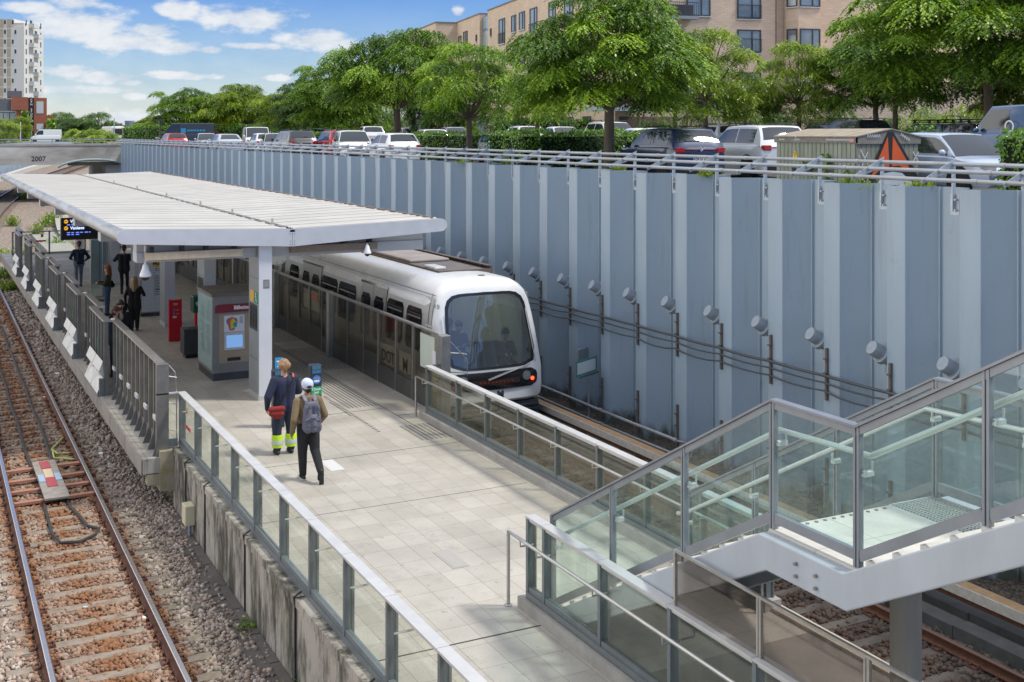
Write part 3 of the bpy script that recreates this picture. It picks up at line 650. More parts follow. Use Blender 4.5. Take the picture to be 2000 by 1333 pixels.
# brown cable carrier strips
STRIP = mat('brown_cable_strip', (0.13, 0.11, 0.10), .7, var=.25, vscale=9)
b = MB(); b.box(XW - .06, XW - .012, -.026, .026, -.48, .48)
for z in (-.3, 0.02, .28): b.box(XW - .10, XW - .06, -.035, .035, z - .015, z + .015)
st = b.build('cable_strip', STRIP, wall)
for i, k in enumerate(list(range(-33, 4)) * 2):
    o = st if i == 0 else st.copy()
    if i: C.objects.link(o)
    o.parent = wall; o.location = (0, Y0 - PER * k - .12, 1.62 if i < 37 else -.40)
# tube barrier on top
br = MB(); br.extr([(15.08, -.006, 5.64), (15.08, -.006, 5.48), (14.34, -.006, 5.24), (14.32, -.006, 5.30)], (0, .012, 0))
br.box(15.00, 15.07, -.012, .012, 4.78, 5.5); br.box(15.06, 15.085, -.09, .09, 4.72, 5.06); 
for z in (4.80, 4.97): br.cyl((15.0, -.05, z), (15.06, -.05, z), .018, 8)
brk = br.build('bracket', GALV, wall)
for i, k in enumerate(range(-54, 9)):
    o = brk if i == 0 else brk.copy()
    if i: C.objects.link(o)
    o.parent = wall; o.location = (0, Y0 - PER * k - 1.36, 0)
for (x, z, r_) in ((15.02, 5.55, .034), (14.72, 5.44, .034), (14.40, 5.31, .034)):
    b = MB(); yy = np.arange(0, 101, PER * 2); b.tube([(x, y, z) for y in yy], r_, 8); 
    for y in yy: b.tube([(x, y - .05, z), (x, y + .05, z)], r_ + .007, 8)
    b.build('barrier_tube', GALVR, wall, smooth=40)
# cables on the wall
ysc = [Y0 - PER * k - .12 for k in range(-10, 6)]
for j, (z, r_, sag) in enumerate(((1.60, .028, .015), (1.47, .018, .03), (1.32, .018, .05))):
    pts = []
    for a, c in zip(ysc[:-1], ysc[1:]):
        for f in (0, .25, .5, .75):
            pts.append((XW - .10, a + (c - a) * f, z - sag * (4 * f * (1 - f)) * (1 + .5 * math.sin(a * 3 + j))))
    b = MB(); b.tube(pts, r_, 7); tag(b.build('wall_cable', mat('cable_grey', (0.055, 0.06, 0.065), .5), smooth=60), ('thickest top', 'thin middle', 'sagging lowest')[j] + ' of the dark cables strung along the blue wall', 'cable')
for j, (z, y1, r_) in enumerate(((-.60, 20.75, .04), (-.92, 20.95, .034))):
    b = MB(); b.tube([(14.62, y, z + .01 * math.sin(y)) for y in np.arange(60, y1, -1.5)] + [(14.62, y1, z)], r_, 8)
    for y in np.arange(58, y1, -3.1): b.tube([(14.62, y - .06, z), (14.62, y + .06, z)], r_ + .012, 8)
    if j == 0: b.tube([(14.62, y1, z), (14.75, y1 - .15, z - .02), (14.85, y1 - .25, z - .2), (14.8, y1 - .2, z - .4)], .03, 6)
    tag(b.build('wall_pipe', GALVR, smooth=60), ('upper' if j == 0 else 'lower') + ' grey handrail pipe low on the blue wall beside the train', 'pipe')
sg = thing('track_sign', 'small white green edged track number sign on the blue wall', 'sign', (14.6, 24.6, .45))
b = MB(); b.obox((14.55, 24.45, .36), (.02, .95, .36), Matrix.Rotation(R(-62), 3, 'Z')); b.build('frame', flat('sign_green_edge', (0.02, 0.28, 0.24), .5), sg)
b = MB(); b.obox((14.537, 24.443, .36), (.02, .86, .28), Matrix.Rotation(R(-62), 3, 'Z')); b.build('plate', WHITE, sg)
text('lettering', 'DSV1-2T', .2, (14.53, 24.432, .36), INK, sg, (PI / 2, 0, R(28)), bold=.004)
b = MB(); b.cyl((14.7, 24.6, .02), (14.7, 24.6, -1.1), .03, 8); b.obox((14.72, 24.7, .1), (.1, .9, .06), Matrix.Rotation(R(-62), 3, 'Z')); b.obox((14.82, 25.1, .5), (.05, .5, .34), Matrix.Rotation(R(-62), 3, 'Z')); b.build('bracket', MGREY, sg)

# conductor rail and cable trough
tr = thing('conductor_rail', 'covered conductor rail with brown top between rusty rails and blue wall', 'conductor rail', (0, 0, 0))
BRN = mat('brown_rail_cover', (0.40, 0.25, 0.13), .6, var=.18, vscale=6)
b = MB(); b.box(13.20, 13.42, 0, 62, -.42, -.385); b.build('cover', BRN, tr)
b = MB(); b.box(13.17, 13.20, 0, 62, -.52, -.38); b.build('cover_edge', mat('pale_cover_edge', (0.45, 0.43, 0.39), .7, var=.2, vscale=12), tr)
b = MB(); b.box(13.24, 13.36, 0, 62, -.62, -.45)
for y in np.arange(1, 62, 2.4): b.box(13.26, 13.44, y, y + .12, -1.0, -.45)
b.build('support', RUST, tr)
b = MB()
for k in range(50): b.box(12.80, 13.10, 2 + k * 1.2, 3.185 + k * 1.2, -1.0, -.80 + .01 * ((k * 5) % 3))
for k in range(50): b.box(13.45, 13.9, 2.3 + k * 1.2, 3.485 + k * 1.2, -1.0, -.86 + .01 * ((k * 5) % 3))
o = tag(b.build('cable_trough', mat('trough_lid', (0.085, 0.085, 0.085), .85, var=.25, vscale=5, bump=.15)), 'dark slab lidded cable trough beside the conductor rail', 'cable trough')

# ------------------------------------------------------------------ glass railings
GL_CLEAR = glass('clear_railing_glass', (0.95, 0.975, 0.945), .04, .03, (0.62, 0.64, 0.52))
GL_GREEN = glass('greenish_stair_glass', (0.87, 0.955, 0.945), .03, .022, (0.55, 0.68, 0.62))
GL_SMOKE = glass('smoked_glass', (0.80, 0.77, 0.75), .06, .03, (0.3, 0.28, 0.26))
GL_OLIVE = glass('olive_railing_glass', (0.87, 0.87, 0.80), .05, .025, (0.4, 0.4, 0.3))
def railing(root, x, ylist, gmat, zb=.24, zt=1.15, cap=.14, hx=None, hz=.9, capmat=None):
    ya, yb = ylist[0], ylist[-1]
    b = MB(); e = list(ylist)
    for a, c in zip(e[:-1], e[1:]): b.box(x - cap / 2, x + cap / 2, c + .004, a - .004, zt, zt + .025)
    b.box(x - .03, x + .03, yb, ya, zt - .05, zt - .002, ); b.build('cap_rail', capmat or ALU, root)
    b = MB(); b.box(x - .035, x + .035, yb, ya, zb - .06, zb + .04); b.box(x - .06, x - .036, yb, ya, zb - .09, zb - .02); b.build('bottom_rail', FRAME, root)
    pb = None
    for y in ylist:
        if pb is None:
            b = MB(); b.box(x - .045, x + .045, -.028, .028, zb - .1, zt - .003); b.box(x + .046, x + .075, -.04, .04, zb - .1, zt - .08); pb = b.build('post', FRAME, root); pb.location.y = y
        else:
            o = pb.copy(); C.objects.link(o); o.location.y = y
    for a, c in zip(e[:-1], e[1:]):
        b = MB(); b.box(x - .008, x + .008, c + .03, a - .03, zb + .04, zt - .05); b.build('glass_pane', gmat, root)
    if hx is not None:
        b = MB(); b.tube([(hx, ya - .3, hz), (hx, yb + .1, hz)], .022, 10)
        for y in ylist: b.tube([(hx, y - .1, hz - .02), (hx, y - .1, hz - .09), (x, y - .1, hz - .09)], .012, 6)
        b.build('handrail', STEEL, root, smooth=50)
rl = thing('glass_railing', 'long clear glass railing with flat metal cap on the left platform edge', 'railing', (0, 0, 0))
railing(rl, 4.44, [22.40, 21.02, 19.69, 18.30, 16.93, 15.55, 14.22, 12.88, 11.50, 10.12, 8.75, 7.4, 6.0, 4.6], GL_CLEAR, zb=.26, hx=4.66)
b = MB(); b.box(3.98, 4.37, 22.36, 22.44, 1.15, 1.175); b.build('end_cap', ALU, rl)
b = MB(); b.box(3.98, 4.37, 22.38, 22.42, .16, .3); b.build('end_sill', FRAME, rl)
b = MB(); b.box(3.98, 4.37, 22.392, 22.408, .3, 1.15); b.build('end_pane', GL_CLEAR, rl)
STK = flat('red_sticker', (0.45, 0.03, 0.04), .5)
b = MB(); b.obox((4.43, 21.75, .62), (.004, .42, .07)); b.obox((4.43, 21.85, .92), (.004, .07, .1)); b.build('sticker', STK, rl)
rr = thing('glass_railing', 'glass railing on a concrete kerb between platform and train track', 'railing', (0, 0, 0))
b = MB(); b.box(9.52, 9.78, 11.6, 22.95, 0, .13); b.build('kerb', CONC, rr)
railing(rr, 9.66, [22.80, 21.27, 19.94, 18.58, 17.20, 15.85, 14.48, 13.1, 11.72], GL_OLIVE, zb=.22, zt=1.10, hx=9.48, hz=.86)
b = MB(); b.tube([(9.48, 22.4, .86), (9.48, 23.05, .86), (9.48, 23.05, 0)], .024, 10); b.tube([(9.48, 11.85, .86), (9.48, 11.62, .86), (9.48, 11.62, 0)], .024, 10); b.build('end_post', STEEL, rr, smooth=50)
b = MB(); b.box(9.72, 10.1, 22.78, 22.82, 1.1, 1.125); b.box(10.06, 10.1, 22.78, 22.82, .1, 1.1); b.build('return_frame', FRAME, rr)
b = MB(); b.box(9.72, 10.06, 22.792, 22.808, .1, 1.1); b.build('return_pane', GL_OLIVE, rr)
rs_ = thing('glass_railing', 'glass railing with raised smoked panels shielding the foot of the staircase', 'railing', (0, 0, 0))
b = MB(); b.box(6.82, 7.02, 4, 13.18, 0, .15); b.build('kerb', CONC, rs_)
railing(rs_, 6.93, [13.05, 12.62, 11.30, 9.92, 8.55, 7.18, 5.8, 4.4], GL_CLEAR, zb=.26, zt=1.18, hx=6.74, hz=.95)
b = MB(); b.tube([(6.74, 12.7, .95), (6.74, 13.28, .95), (6.74, 13.28, 0)], .024, 10); b.lathe([(.05, 0), (.05, .015), (.03, .02)], (6.74, 13.28, 0), 14); b.build('end_post', STEEL, rs_, smooth=50)
sm = [9.88, 8.52, 7.15, 5.77, 4.4]
for a, c in zip(sm[:-1], sm[1:]):
    b = MB(); b.box(6.925, 6.937, c + .02, a - .02, 1.21, 1.76); b.build('smoked_pane', GL_SMOKE, rs_)
    b = MB(); b.box(6.915, 6.947, c, a, 1.755, 1.78); b.box(6.915, 6.947, a - .03, a, 1.21, 1.755); b.box(6.915, 6.947, c + .01, c + .035, 1.21, 1.755)
    for z in (1.25, 1.72): b.cyl((6.91, a - .015, z), (6.95, a - .015, z), .008, 6)
    b.build('panel_frame', STEEL, rs_)

# ------------------------------------------------------------------ staircase
stc = thing('staircase', 'light grey steel staircase with green glass sides climbing over the platform', 'staircase', (0, 0, 0))
XA, XB = 7.20, 9.32
def zb_(y):
    if y > 8.65: return 2.37 - (y - 8.65) * .547
    if y > 7.54: return 2.37
    return 2.37 + (7.54 - y) * .547
STG = mat('pale_blue_grey_paint', (0.39, 0.425, 0.465), .45, .05, var=.1, vscale=2.0, stretch=(1, 1, .4))
prof = [12.55, 8.65, 7.54, 3.9]
for xs, nm in ((7.02, 'stringer'), (9.38, 'stringer')):
    b = MB()
    top = [(y, zb_(y) - .07) for y in prof]; bot = [(12.55, max(0, zb_(12.55) - .40)), (8.55, zb_(8.65) - .385), (7.50, zb_(7.54) - .385), (3.9, zb_(3.9) - .40)]
    bot[0] = (12.3, .0); top[0] = (12.85, .0)
    n = len(top); vs = []
    for x in (xs, xs + .12):
        vs += [(x, y, z) for y, z in top] + [(x, y, z) for y, z in bot]
    fs = []
    for i in range(n - 1):
        fs += [(i, i + 1, n + i + 1, n + i), (2 * n + i, 3 * n + i, 3 * n + i + 1, 2 * n + i + 1), (i, 2 * n + i, 2 * n + i + 1, i + 1), (n + i, n + i + 1, 3 * n + i + 1, 3 * n + i)]
    fs += [(n - 1, 3 * n - 1, 4 * n - 1, 2 * n - 1), (0, n, 3 * n, 2 * n)]
    b.add(vs, fs); b.build(nm, STG, stc, bevel=.014)
b = MB()
for y, z in ((8.12, 2.08), (8.12, 2.19), (7.86, 2.06), (7.86, 2.17)): b.cyl((7.02, y, z), (6.99, y, z), .017, 8)
b.build('bolts', STEELD, stc)
TILE = mat('stair_tile', (0.56, 0.54, 0.49), .7, var=.1, vscale=3, bump=.1, bscale=90)
b = MB()
for (xa, xb) in ((7.15, 7.85), (7.856, 8.695)):
    for (ya, yb) in ((7.50, 8.02), (8.026, 8.66)): b.box(xa, xb, ya, yb, 2.27, 2.32)
b.build('landing', TILE, stc)
b = MB()
for i in range(12): b.cyl((7.35 + i * .11, 8.60, 2.32), (7.35 + i * .11, 8.60, 2.328), .02, 10)
b.build('tactile_studs', TACT, stc)
GRT = mat('expanded_metal', (0.55, 0.56, 0.54), .5, .3)
b = MB(); x0, x1, y0, y1 = 8.70, 9.30, 7.50, 8.66
for i in range(13): b.bar((x0 + i * .05, y0, 2.305), (x0 + i * .05, y1, 2.305), .007, .03)
for j in range(30):
    for i in range(12): b.bar((x0 + i * .05, y0 + j * .04 + (.02 if i % 2 else 0), 2.307), (x0 + (i + 1) * .05, y0 + j * .04 + (0 if i % 2 else .02), 2.307), .006, .028)
b.box(8.69, 9.31, 8.655, 8.675, 2.27, 2.322); b.build('grating', GRT, stc)
b = MB(); b.box(7.14, 9.38, 7.55, 7.7, 2.0, 2.26); b.box(7.14, 9.38, 8.5, 8.62, 2.0, 2.26); b.box(7.15, 8.69, 7.5, 8.65, 2.255, 2.269)
b.build('landing_frame', MGREY, stc)
for k in range(13):
    y = 12.72 - .30 * (k + .5); z = zb_(y) - .10
    b = MB(); b.box(7.15, 9.37, y - .16, y + .15, z - .04, z); b.box(7.15, 9.37, y - .165, y - .15, z - .03, z + .13 if k < 12 else z); b.build('tread', TILE, stc)
for k in range(12):
    y = 7.40 - .30 * (k + .5); z = zb_(y) - .10
    b = MB(); b.box(7.15, 9.37, y - .15, y + .15, z - .04, z); b.build('tread', TILE, stc)
RAILP = mat('stair_rail_paint', (0.24, 0.26, 0.285), .35, .3, var=.1, vscale=3)
for xs, yl in ((XA, [12.93, 11.50, 10.08, 8.65, 7.54, 6.18, 4.82]), (XB, [12.93, 11.55, 10.10, 8.65, 7.54, 6.18, 4.82])):
    hx = xs + (.11 if xs == XA else -.11)
    for y in yl:
        b = MB(); zz = zb_(y); z0 = max(0.0, zz - .10)
        b.box(xs - .028, xs + .028, y - .034, y - .008, z0, zz + 1.16); b.box(xs - .028, xs + .028, y + .008, y + .034, z0, zz + 1.16); b.box(xs - .01, xs + .01, y - .008, y + .008, z0, zz + 1.14)
        b.build('post', RAILP, stc)
    for a, c in zip(yl[:-1], yl[1:]):
        b = MB(); b.bar((xs, a, zb_(a) + 1.165), (xs, c, zb_(c) + 1.165), .09, .022); b.bar((xs, a, zb_(a) + 1.115), (xs, c, zb_(c) + 1.115), .045, .06); b.build('top_rail', RAILP, stc)
        b = MB(); b.bar((xs, a - .03, zb_(a) + .055), (xs, c + .03, zb_(c) + .055), .045, .09); b.build('bottom_rail', RAILP, stc)
        za, zc = zb_(a - .04), zb_(c + .04)
        b = MB(); b.extr([(xs - .006, a - .04, za + .10), (xs - .006, c + .04, zc + .10), (xs - .006, c + .04, zc + 1.09), (xs - .006, a - .04, za + 1.09)], (.012, 0, 0)); b.build('glass_pane', GL_GREEN, stc)
    hp = [(hx, 13.05, zb_(13.05) + .92)] + [(hx, y, zb_(y) + .88) for y in (12.9, 8.69, 7.50, 4.6)]
    b = MB(); b.tube(hp, .027, 12)
    for y in yl: b.tube([(hx, y - .05, zb_(y) + .86), (hx, y - .05, zb_(y) + .78), (xs, y - .05, zb_(y) + .78)], .013, 6); b.box(min(hx, xs) , max(hx, xs), y - .075, y - .025, zb_(y) + .74, zb_(y) + .78)
    b.build('handrail', mat('pale_handrail', (0.62, 0.63, 0.60), .35, .3, var=.06), stc, smooth=50)
sc_ = MB(); sc_.lathe([(.145, 0), (.145, 2.02)], (8.33, 8.1, 0), 24); sc_.box(8.1, 8.56, 7.9, 8.3, 1.96, 2.0)
sc_.build('column', mat('column_concrete', (0.24, 0.235, 0.21), .7, col2=(0.33, 0.30, 0.25), vscale=4, bump=.35, bscale=50, stretch=(1, 1, .3)), stc, smooth=50)
# ------------------------------------------------------------------ station canopy
cn = thing('platform_canopy', 'long pale butterfly canopy roof over the platform on grey columns', 'canopy', (0, 0, 0))
YF, YB = 25.9, 65.0
ROOF = mat('pale_roof_sheet', (0.475, 0.455, 0.41), .5, .0, var=.12, vscale=.7)
SEAM = mat('roof_seam_shade', (0.19, 0.185, 0.175), .6, col2=(0.33, 0.32, 0.30), vscale=.8)  # dark strips paint the shading beside each roof rib
NOSE = mat('weathered_nosing', (0.47, 0.48, 0.50), .38, .25, col2=(0.20, 0.195, 0.175), vscale=1.6, stretch=(1, .3, 3))
SOFF = mat('soffit', (0.72, 0.71, 0.69), .6, var=.06)
xl, xv, xr = 3.78, 7.62, 11.47
def roofz(x): return 3.86 + .12 * (abs(x - xv) / 3.85)
# roof skin with standing seams
for nm, (xa, xb) in (('roof_skin', (xl + .155, xv - .06)), ('roof_skin', (xv + .06, xr - .155))):
    b = MB(); n = int((YB - YF) / .92)
    b.add([(xa, YF + .02, roofz(xa)), (xb, YF + .02, roofz(xb)), (xb, YB, roofz(xb)), (xa, YB, roofz(xa))], [(0, 1, 2, 3)])
    for i in range(n):
        y = YF + .35 + i * .92; pr = [(-.045, .003), (-.03, .02), (.03, .02), (.045, .003)]; b.add([(xa, y + .046, roofz(xa) + .003), (xb, y + .046, roofz(xb) + .003), (xb, y + .14, roofz(xb) + .003), (xa, y + .14, roofz(xa) + .003)], [(0, 1, 2, 3)], 1); b.add([(xa, y - .13, roofz(xa) + .003), (xb, y - .13, roofz(xb) + .003), (xb, y - .046, roofz(xb) + .003), (xa, y - .046, roofz(xa) + .003)], [(0, 1, 2, 3)], 1)
        b.grid([[(xa, y + p[0], roofz(xa) + p[1]) for p in pr], [(xb, y + p[0], roofz(xb) + p[1]) for p in pr]])
    b.build(nm, [ROOF, SEAM], cn)
b = MB(); b.box(xv - .06, xv + .06, YF, YB, 3.80, 3.85); b.build('gutter', flat('gutter_dark', (0.05, 0.048, 0.045), .7), cn)
b = MB()
for i in range(46): b.box(xv - .085, xv + .05, YF + .5 + i * .85, YF + 1.2 + i * .85, 3.872, 3.885)
b.build('gutter_cover', mat('gutter_plate', (0.16, 0.155, 0.15), .6, var=.3), cn)
b = MB()
for y in (27.6, 31.6, 35.6, 41, 47, 53): b.box(xv - .02, xv + .03, y, y + .04, 3.87, 4.0); b.box(xv - .06, xv + .07, y - .03, y + .07, 3.872, 3.89)
b.build('snow_stops', flat('brass_clip', (0.45, 0.42, 0.30), .5), cn)
b = MB()
for i in range(48):
    y = YF + .3 + i * .8; b.box(xr - .30, xr - .235, y, y + .62, roofz(xr) + .004, roofz(xr) + .03)
b.build('edge_clips', mat('edge_clip', (0.17, 0.12, 0.10), .7, var=.3), cn)
# bullnose edges
for s, xe in ((-1, xl), (1, xr)):
    prof = []
    for i in range(11):
        a = PI / 2 - PI * i / 10; prof.append((xe - s * .155 + s * .155 * math.cos(a), 3.83 + .152 * math.sin(a)))
    b = MB(); rows = [[(p[0], y, p[1]) for p in prof] for y in (YF + .02, YB)]; b.grid(rows); b.build('bullnose', NOSE, cn, smooth=60)
b = MB(); b.add([(xl + .155, YF + .02, 3.68), (xv, YF + .02, 3.47), (xr - .155, YF + .02, 3.68), (xr - .155, YB, 3.68), (xv, YB, 3.47), (xl + .155, YB, 3.68)], [(0, 5, 4, 1), (1, 4, 3, 2)])
b.build('soffit', SOFF, cn)
# front and rear fascia plates
for yy in (YF, YB):
    for s, xe in ((-1, xl), (1, xr)):
        pts = [(xv + s * .004, yy, 3.47), ]
        for i in range(11):
            a = -PI / 2 + PI * i / 10; pts.append((xe - s * .158 + s * .158 * math.cos(a), yy, 3.83 + .156 * math.sin(a)))
        pts.append((xv + s * .004, yy, 3.872))
        b = MB(); b.extr(pts, (0, .03, 0)); b.build('fascia', mat('brushed_fascia', (0.60, 0.61, 0.64), .35, .25, var=.05, vscale=3), cn)
b = MB()
for z in (3.52, 3.59, 3.76, 3.83):
    for x in (xv - .05, xv + .05): b.cyl((x, YF, z), (x, YF - .006, z), .012, 8)
b.build('rivets', STEELD, cn)
BEAMG = mat('beam_grey', (0.44, 0.45, 0.47), .4, var=.05)
COLY = [26.03 + 5.6 * i for i in range(7)]
for i, y in enumerate(COLY):
    b = MB(); b.box(4.25, 11.0, y + .25, y + .75, 3.22, 3.45); b.box(4.25, 11.0, y + .29, y + .71, 3.45, 3.63); b.build('beam', BEAMG, cn, bevel=.01)
    b = MB(); b.box(6.88, 7.18, y, y + .88, 0.10, 3.5, 0); b.box(6.872, 6.88, y + .012, y + .868, .12, 3.5, 1); b.box(6.87, 7.19, y - .008, y + .888, 0, .10, 2)
    for z in (.9, 2.2, 2.75): b.box(6.870, 6.873, y + .012, y + .868, z - .004, z + .004, 3)
    o = b.build('column', [LGREY, MGREY, ALU, BLACK], cn)
    if i in (0, 1):
        b = MB(); b.box(6.868, 6.8715, y + .1, y + .80, 1.55, 2.14); b.build('speaker_panel', mat('speaker_grille', (0.06, 0.07, 0.075), .3), o)
        b = MB()
        for k in range(3): b.box(6.862, 6.868, y + .16 + k * .22, y + .26 + k * .22, 1.62, 2.08)
        b.build('speaker_slots', BLACK, o)
c0 = [o for o in cn.children if o.name.startswith('column')][0]
y = COLY[0]
b = MB(); b.box(6.867, 6.8715, y + .42, y + .74, 2.18, 2.44); b.build('yellow_plate', YELLOW, c0)
b = MB(); b.box(6.867, 6.8715, y + .06, y + .38, 2.18, 2.44); b.build('exit_plate', GREEN, c0)
b = MB(); b.ball((6.864, y + .24, 2.39), .004, .03, .03); b.bar((6.865, y + .24, 2.36), (6.865, y + .19, 2.28), .004, .035, (1, 0, 0)); b.bar((6.865, y + .19, 2.28), (6.865, y + .27, 2.21), .004, .03, (1, 0, 0)); b.bar((6.865, y + .20, 2.28), (6.865, y + .12, 2.21), .004, .03, (1, 0, 0)); b.bar((6.865, y + .31, 2.33), (6.865, y + .16, 2.31), .004, .025, (1, 0, 0)); b.build('running_figure', flat('pictogram_white', (0.75, 0.8, 0.7), .5), c0)
b = MB(); b.box(6.98, 7.12, y - .004, y - .001, 2.53, 2.73, 0); b.box(7.0, 7.10, y - .008, y - .004, 2.56, 2.70, 1); b.build('push_button_box', [STEELD, STEEL], c0)
# tan light troughs under the front edge
TAN = mat('tan_panel', (0.40, 0.33, 0.24), .6, var=.15, vscale=6)
TAND = mat('brown_panel', (0.22, 0.17, 0.125), .6, var=.15, vscale=6)
for (xa, xb, y, m_, lab) in ((4.40, 6.50, 25.97, TAN, 'tan light trough hanging under the front left of the canopy'), (7.65, 9.75, 26.1, TAND, 'brown light trough hanging under the front right of the canopy')):
    t = thing('light_trough', lab, 'light fitting', ((xa + xb) / 2, y, 3.4), 'light troughs under the canopy front')
    b = MB(); b.box(xa, xb, y, y + .24, 3.30, 3.46); b.box(xa + .43 * (xb - xa), xa + .43 * (xb - xa) + .008, y - .003, y, 3.30, 3.46); b.build('trough', m_, t)
    for f in (.04, .35, .6, .9): b = MB(); b.box(xa + f * (xb - xa), xa + f * (xb - xa) + .09, y + .05, y + .2, 3.46, 3.58); b.build('hanger', BLACK, t)
def dome_cam(x, y, zt, drop, s, label):
    t = thing('cctv_camera', label, 'camera', (x, y, zt))
    b = MB(); b.cyl((x, y, zt - drop + .1), (x, y, zt), .035 * s, 10); b.build('stem', WHITE, t)
    b = MB(); b.lathe([(.05 * s, 0), (.075 * s, -.05 * s), (.10 * s, -.16 * s), (.145 * s, -.26 * s), (.15 * s, -.31 * s), (.12 * s, -.33 * s)], (x, y, zt - drop + .2 * s), 18); b.build('housing', WHITE, t, smooth=50)
    b = MB(); b.ball((x, y, zt - drop - .13 * s), .105 * s, None, .1 * s); b.build('dome', BLACK, t, smooth=180)
dome_cam(4.44, 26.3, 3.60, .58, .85, 'white dome camera on a stem left of the M2 sign')
dome_cam(9.45, 25.98, 3.45, .16, .62, 'white dome camera hanging below the brown trough over the train')
dome_cam(4.7, 52.5, 3.3, .12, .9, 'dome camera beneath the far left edge of the canopy')
ck = thing('station_clock', 'round station clock hanging under the canopy beside the front column', 'clock', (7.72, 27.6, 3.2))
b = MB(); b.cyl((7.72, 27.55, 3.20), (7.72, 27.70, 3.20), .33, 32); b.build('case', STEEL, ck, smooth=40)
b = MB(); b.cyl((7.72, 27.545, 3.20), (7.72, 27.55, 3.20), .31, 32); b.build('face', WHITE, ck)
b = MB()
for k in range(12):
    a = k * PI / 6; b.bar((7.72 + .26 * math.sin(a), 27.543, 3.2 + .26 * math.cos(a)), (7.72 + .30 * math.sin(a), 27.543, 3.2 + .30 * math.cos(a)), .003, .012, (1, 0, 0))
b.bar((7.72, 27.54, 3.2), (7.72 + .14, 27.54, 3.2 + .08), .003, .025, (1, 0, .3)); b.bar((7.72, 27.54, 3.2), (7.72 - .05, 27.54, 3.2 + .24), .003, .018, (1, 0, .3)); b.build('hands', INK, ck)
b = MB(); b.cyl((7.72, 27.62, 3.5), (7.72, 27.62, 3.52), .06, 8); b.build('mount', MGREY, ck)

# departures screen hanging under the canopy
dp = thing('departure_screen', 'black departure screen listing trains to Vanløse under the canopy', 'screen', (5.3, 44.3, 2.6))
b = MB(); b.box(4.55, 6.05, 44.2, 44.45, 2.24, 3.02); b.build('case', BLACK, dp)
for k, (z, sz) in enumerate(((2.90, .14), (2.66, .14))):
    b = MB(); b.cyl((4.72, 44.195, z), (4.72, 44.2, z), .068, 20); b.build('line_disc', emit('amber_led', (0.75, .36, .02), .8), dp)
    text('line_letter', 'M2', .075, (4.72, 44.19, z), INK, dp, bold=.002)
    text('destination', 'Vanløse', .15, (4.86, 44.19, z), emit('blue_white_led', (.55, .68, 1.0), 1.0), dp, align='LEFT', bold=.003)
LB = emit('blue_led', (.12, .2, .75), 1.0)
b = MB()
for (z, x1) in ((2.78, 5.30), (2.50, 5.55), (2.43, 5.2)):
    x = 4.75
    while x < x1: b.box(x, min(x + .07 + .05 * ((x * 37) % 1), x1), 44.193, 44.2, z - .016, z + .016); x += .15
b.build('small_print', LB, dp)
b = MB(); b.box(5.2, 5.4, 44.28, 44.4, 3.02, 3.5); b.build('hanger', MGREY, dp)

# ------------------------------------------------------------------ platform screens
GL_PSD = glass('tinted_screen_glass', (0.85, 0.83, 0.77), .08, .03, (0.2, 0.19, 0.17))
GL_LEFT = glass('screen_glass_olive', (0.78, 0.77, 0.70), .07, .05, (0.3, 0.29, 0.25))
FROST = mat('dark_kick_panel', (0.10, 0.10, 0.10), .3, .5, var=.15, vscale=3)
ps = thing('platform_screen', 'glazed platform screen doors between platform and white train', 'platform screen', (0, 0, 0))
X = 10.03; ZTOP = 1.72
def psd_bay(y0, joints, doors, post=True):
    prev = y0
    for j, yj in enumerate(joints):
        g = MB(); g.box(X - .008, X + .008, prev + .012, yj - .012, .62 if doors[j] else .42, ZTOP - .03); g.build('door_glass' if doors[j] else 'screen_glass', GL_PSD, ps)
        k = MB(); k.box(X - .02, X + .02, prev + .01, yj - .01, .0, .62 if doors[j] else .42)
        k.build('door_kick_panel' if doors[j] else 'kick_panel', FROST, ps)
        f = MB(); f.box(X - .03, X + .03, yj - .012, yj + .012, 0, ZTOP - .03); f.build('mullion', STEELD if doors[j] else STEEL, ps)
        prev = yj
    t = MB(); t.box(X - .05, X + .05, y0, prev, ZTOP - .03, ZTOP + .015); t.build('top_rail', STEEL, ps)
    if post:
        p = MB(); p.box(X - .16, X + .04, prev - .01, prev + .17, 0, ZTOP + .03); p.ball((X - .06, prev + .08, ZTOP + .03), .1, .1, .03, 10, 4); p.build('post', STEEL, ps, bevel=.02)
psd_bay(22.95, [24.55, 25.60, 26.78, 27.80, 29.05, 30.25], [0, 0, 0, 1, 1, 0])
yb = 30.45
for k in range(6):
    psd_bay(yb, [yb + .75, yb + 1.85, yb + 2.9, yb + 4.05, yb + 5.12], [0, 1, 1, 0, 0]); yb += 5.3
b = MB(); b.box(X - .10, X + .12, 22.72, 22.94, -.02, ZTOP + .01); b.build('end_pillar', STEELD, ps, bevel=.01)
b = MB(); b.box(X - .115, X - .10, 22.99, 23.18, .95, 1.35); b.build('control_box', LGREY, ps)
b = MB(); b.box(X - .012, X - .009, 23.3, 24.1, .85, 1.6); b.build('poster', mat('pale_notice', (0.50, 0.55, 0.48), .5, var=.06), ps)
b = MB(); b.box(X + .009, X + .016, 24.75, 25.45, .5, .98); b.box(X + .009, X + .016, 25.75, 26.6, .5, .98); b.build('notice', mat('pale_panel', (0.42, 0.43, 0.38), .5, var=.06), ps)
text('lettering', 'M', .42, (X + .006, 25.05, .68), INK, ps, (PI / 2, 0, -PI / 2), bold=.01)
text('lettering', 'DOT', .40, (X + .006, 26.15, .68), INK, ps, (PI / 2, 0, -PI / 2), bold=.008)
b = MB(); b.box(X + .009, X + .02, 31.5, 33.0, 1.0, 1.55, 0); b.box(X - .0095, X + .0085, 31.6, 32.2, 1.3, 1.5, 1); b.build('poster', [mat('poster_white', (0.6, 0.66, 0.64), .5), flat('poster_red', (0.4, 0.12, 0.08), .5)], ps)
b = MB()
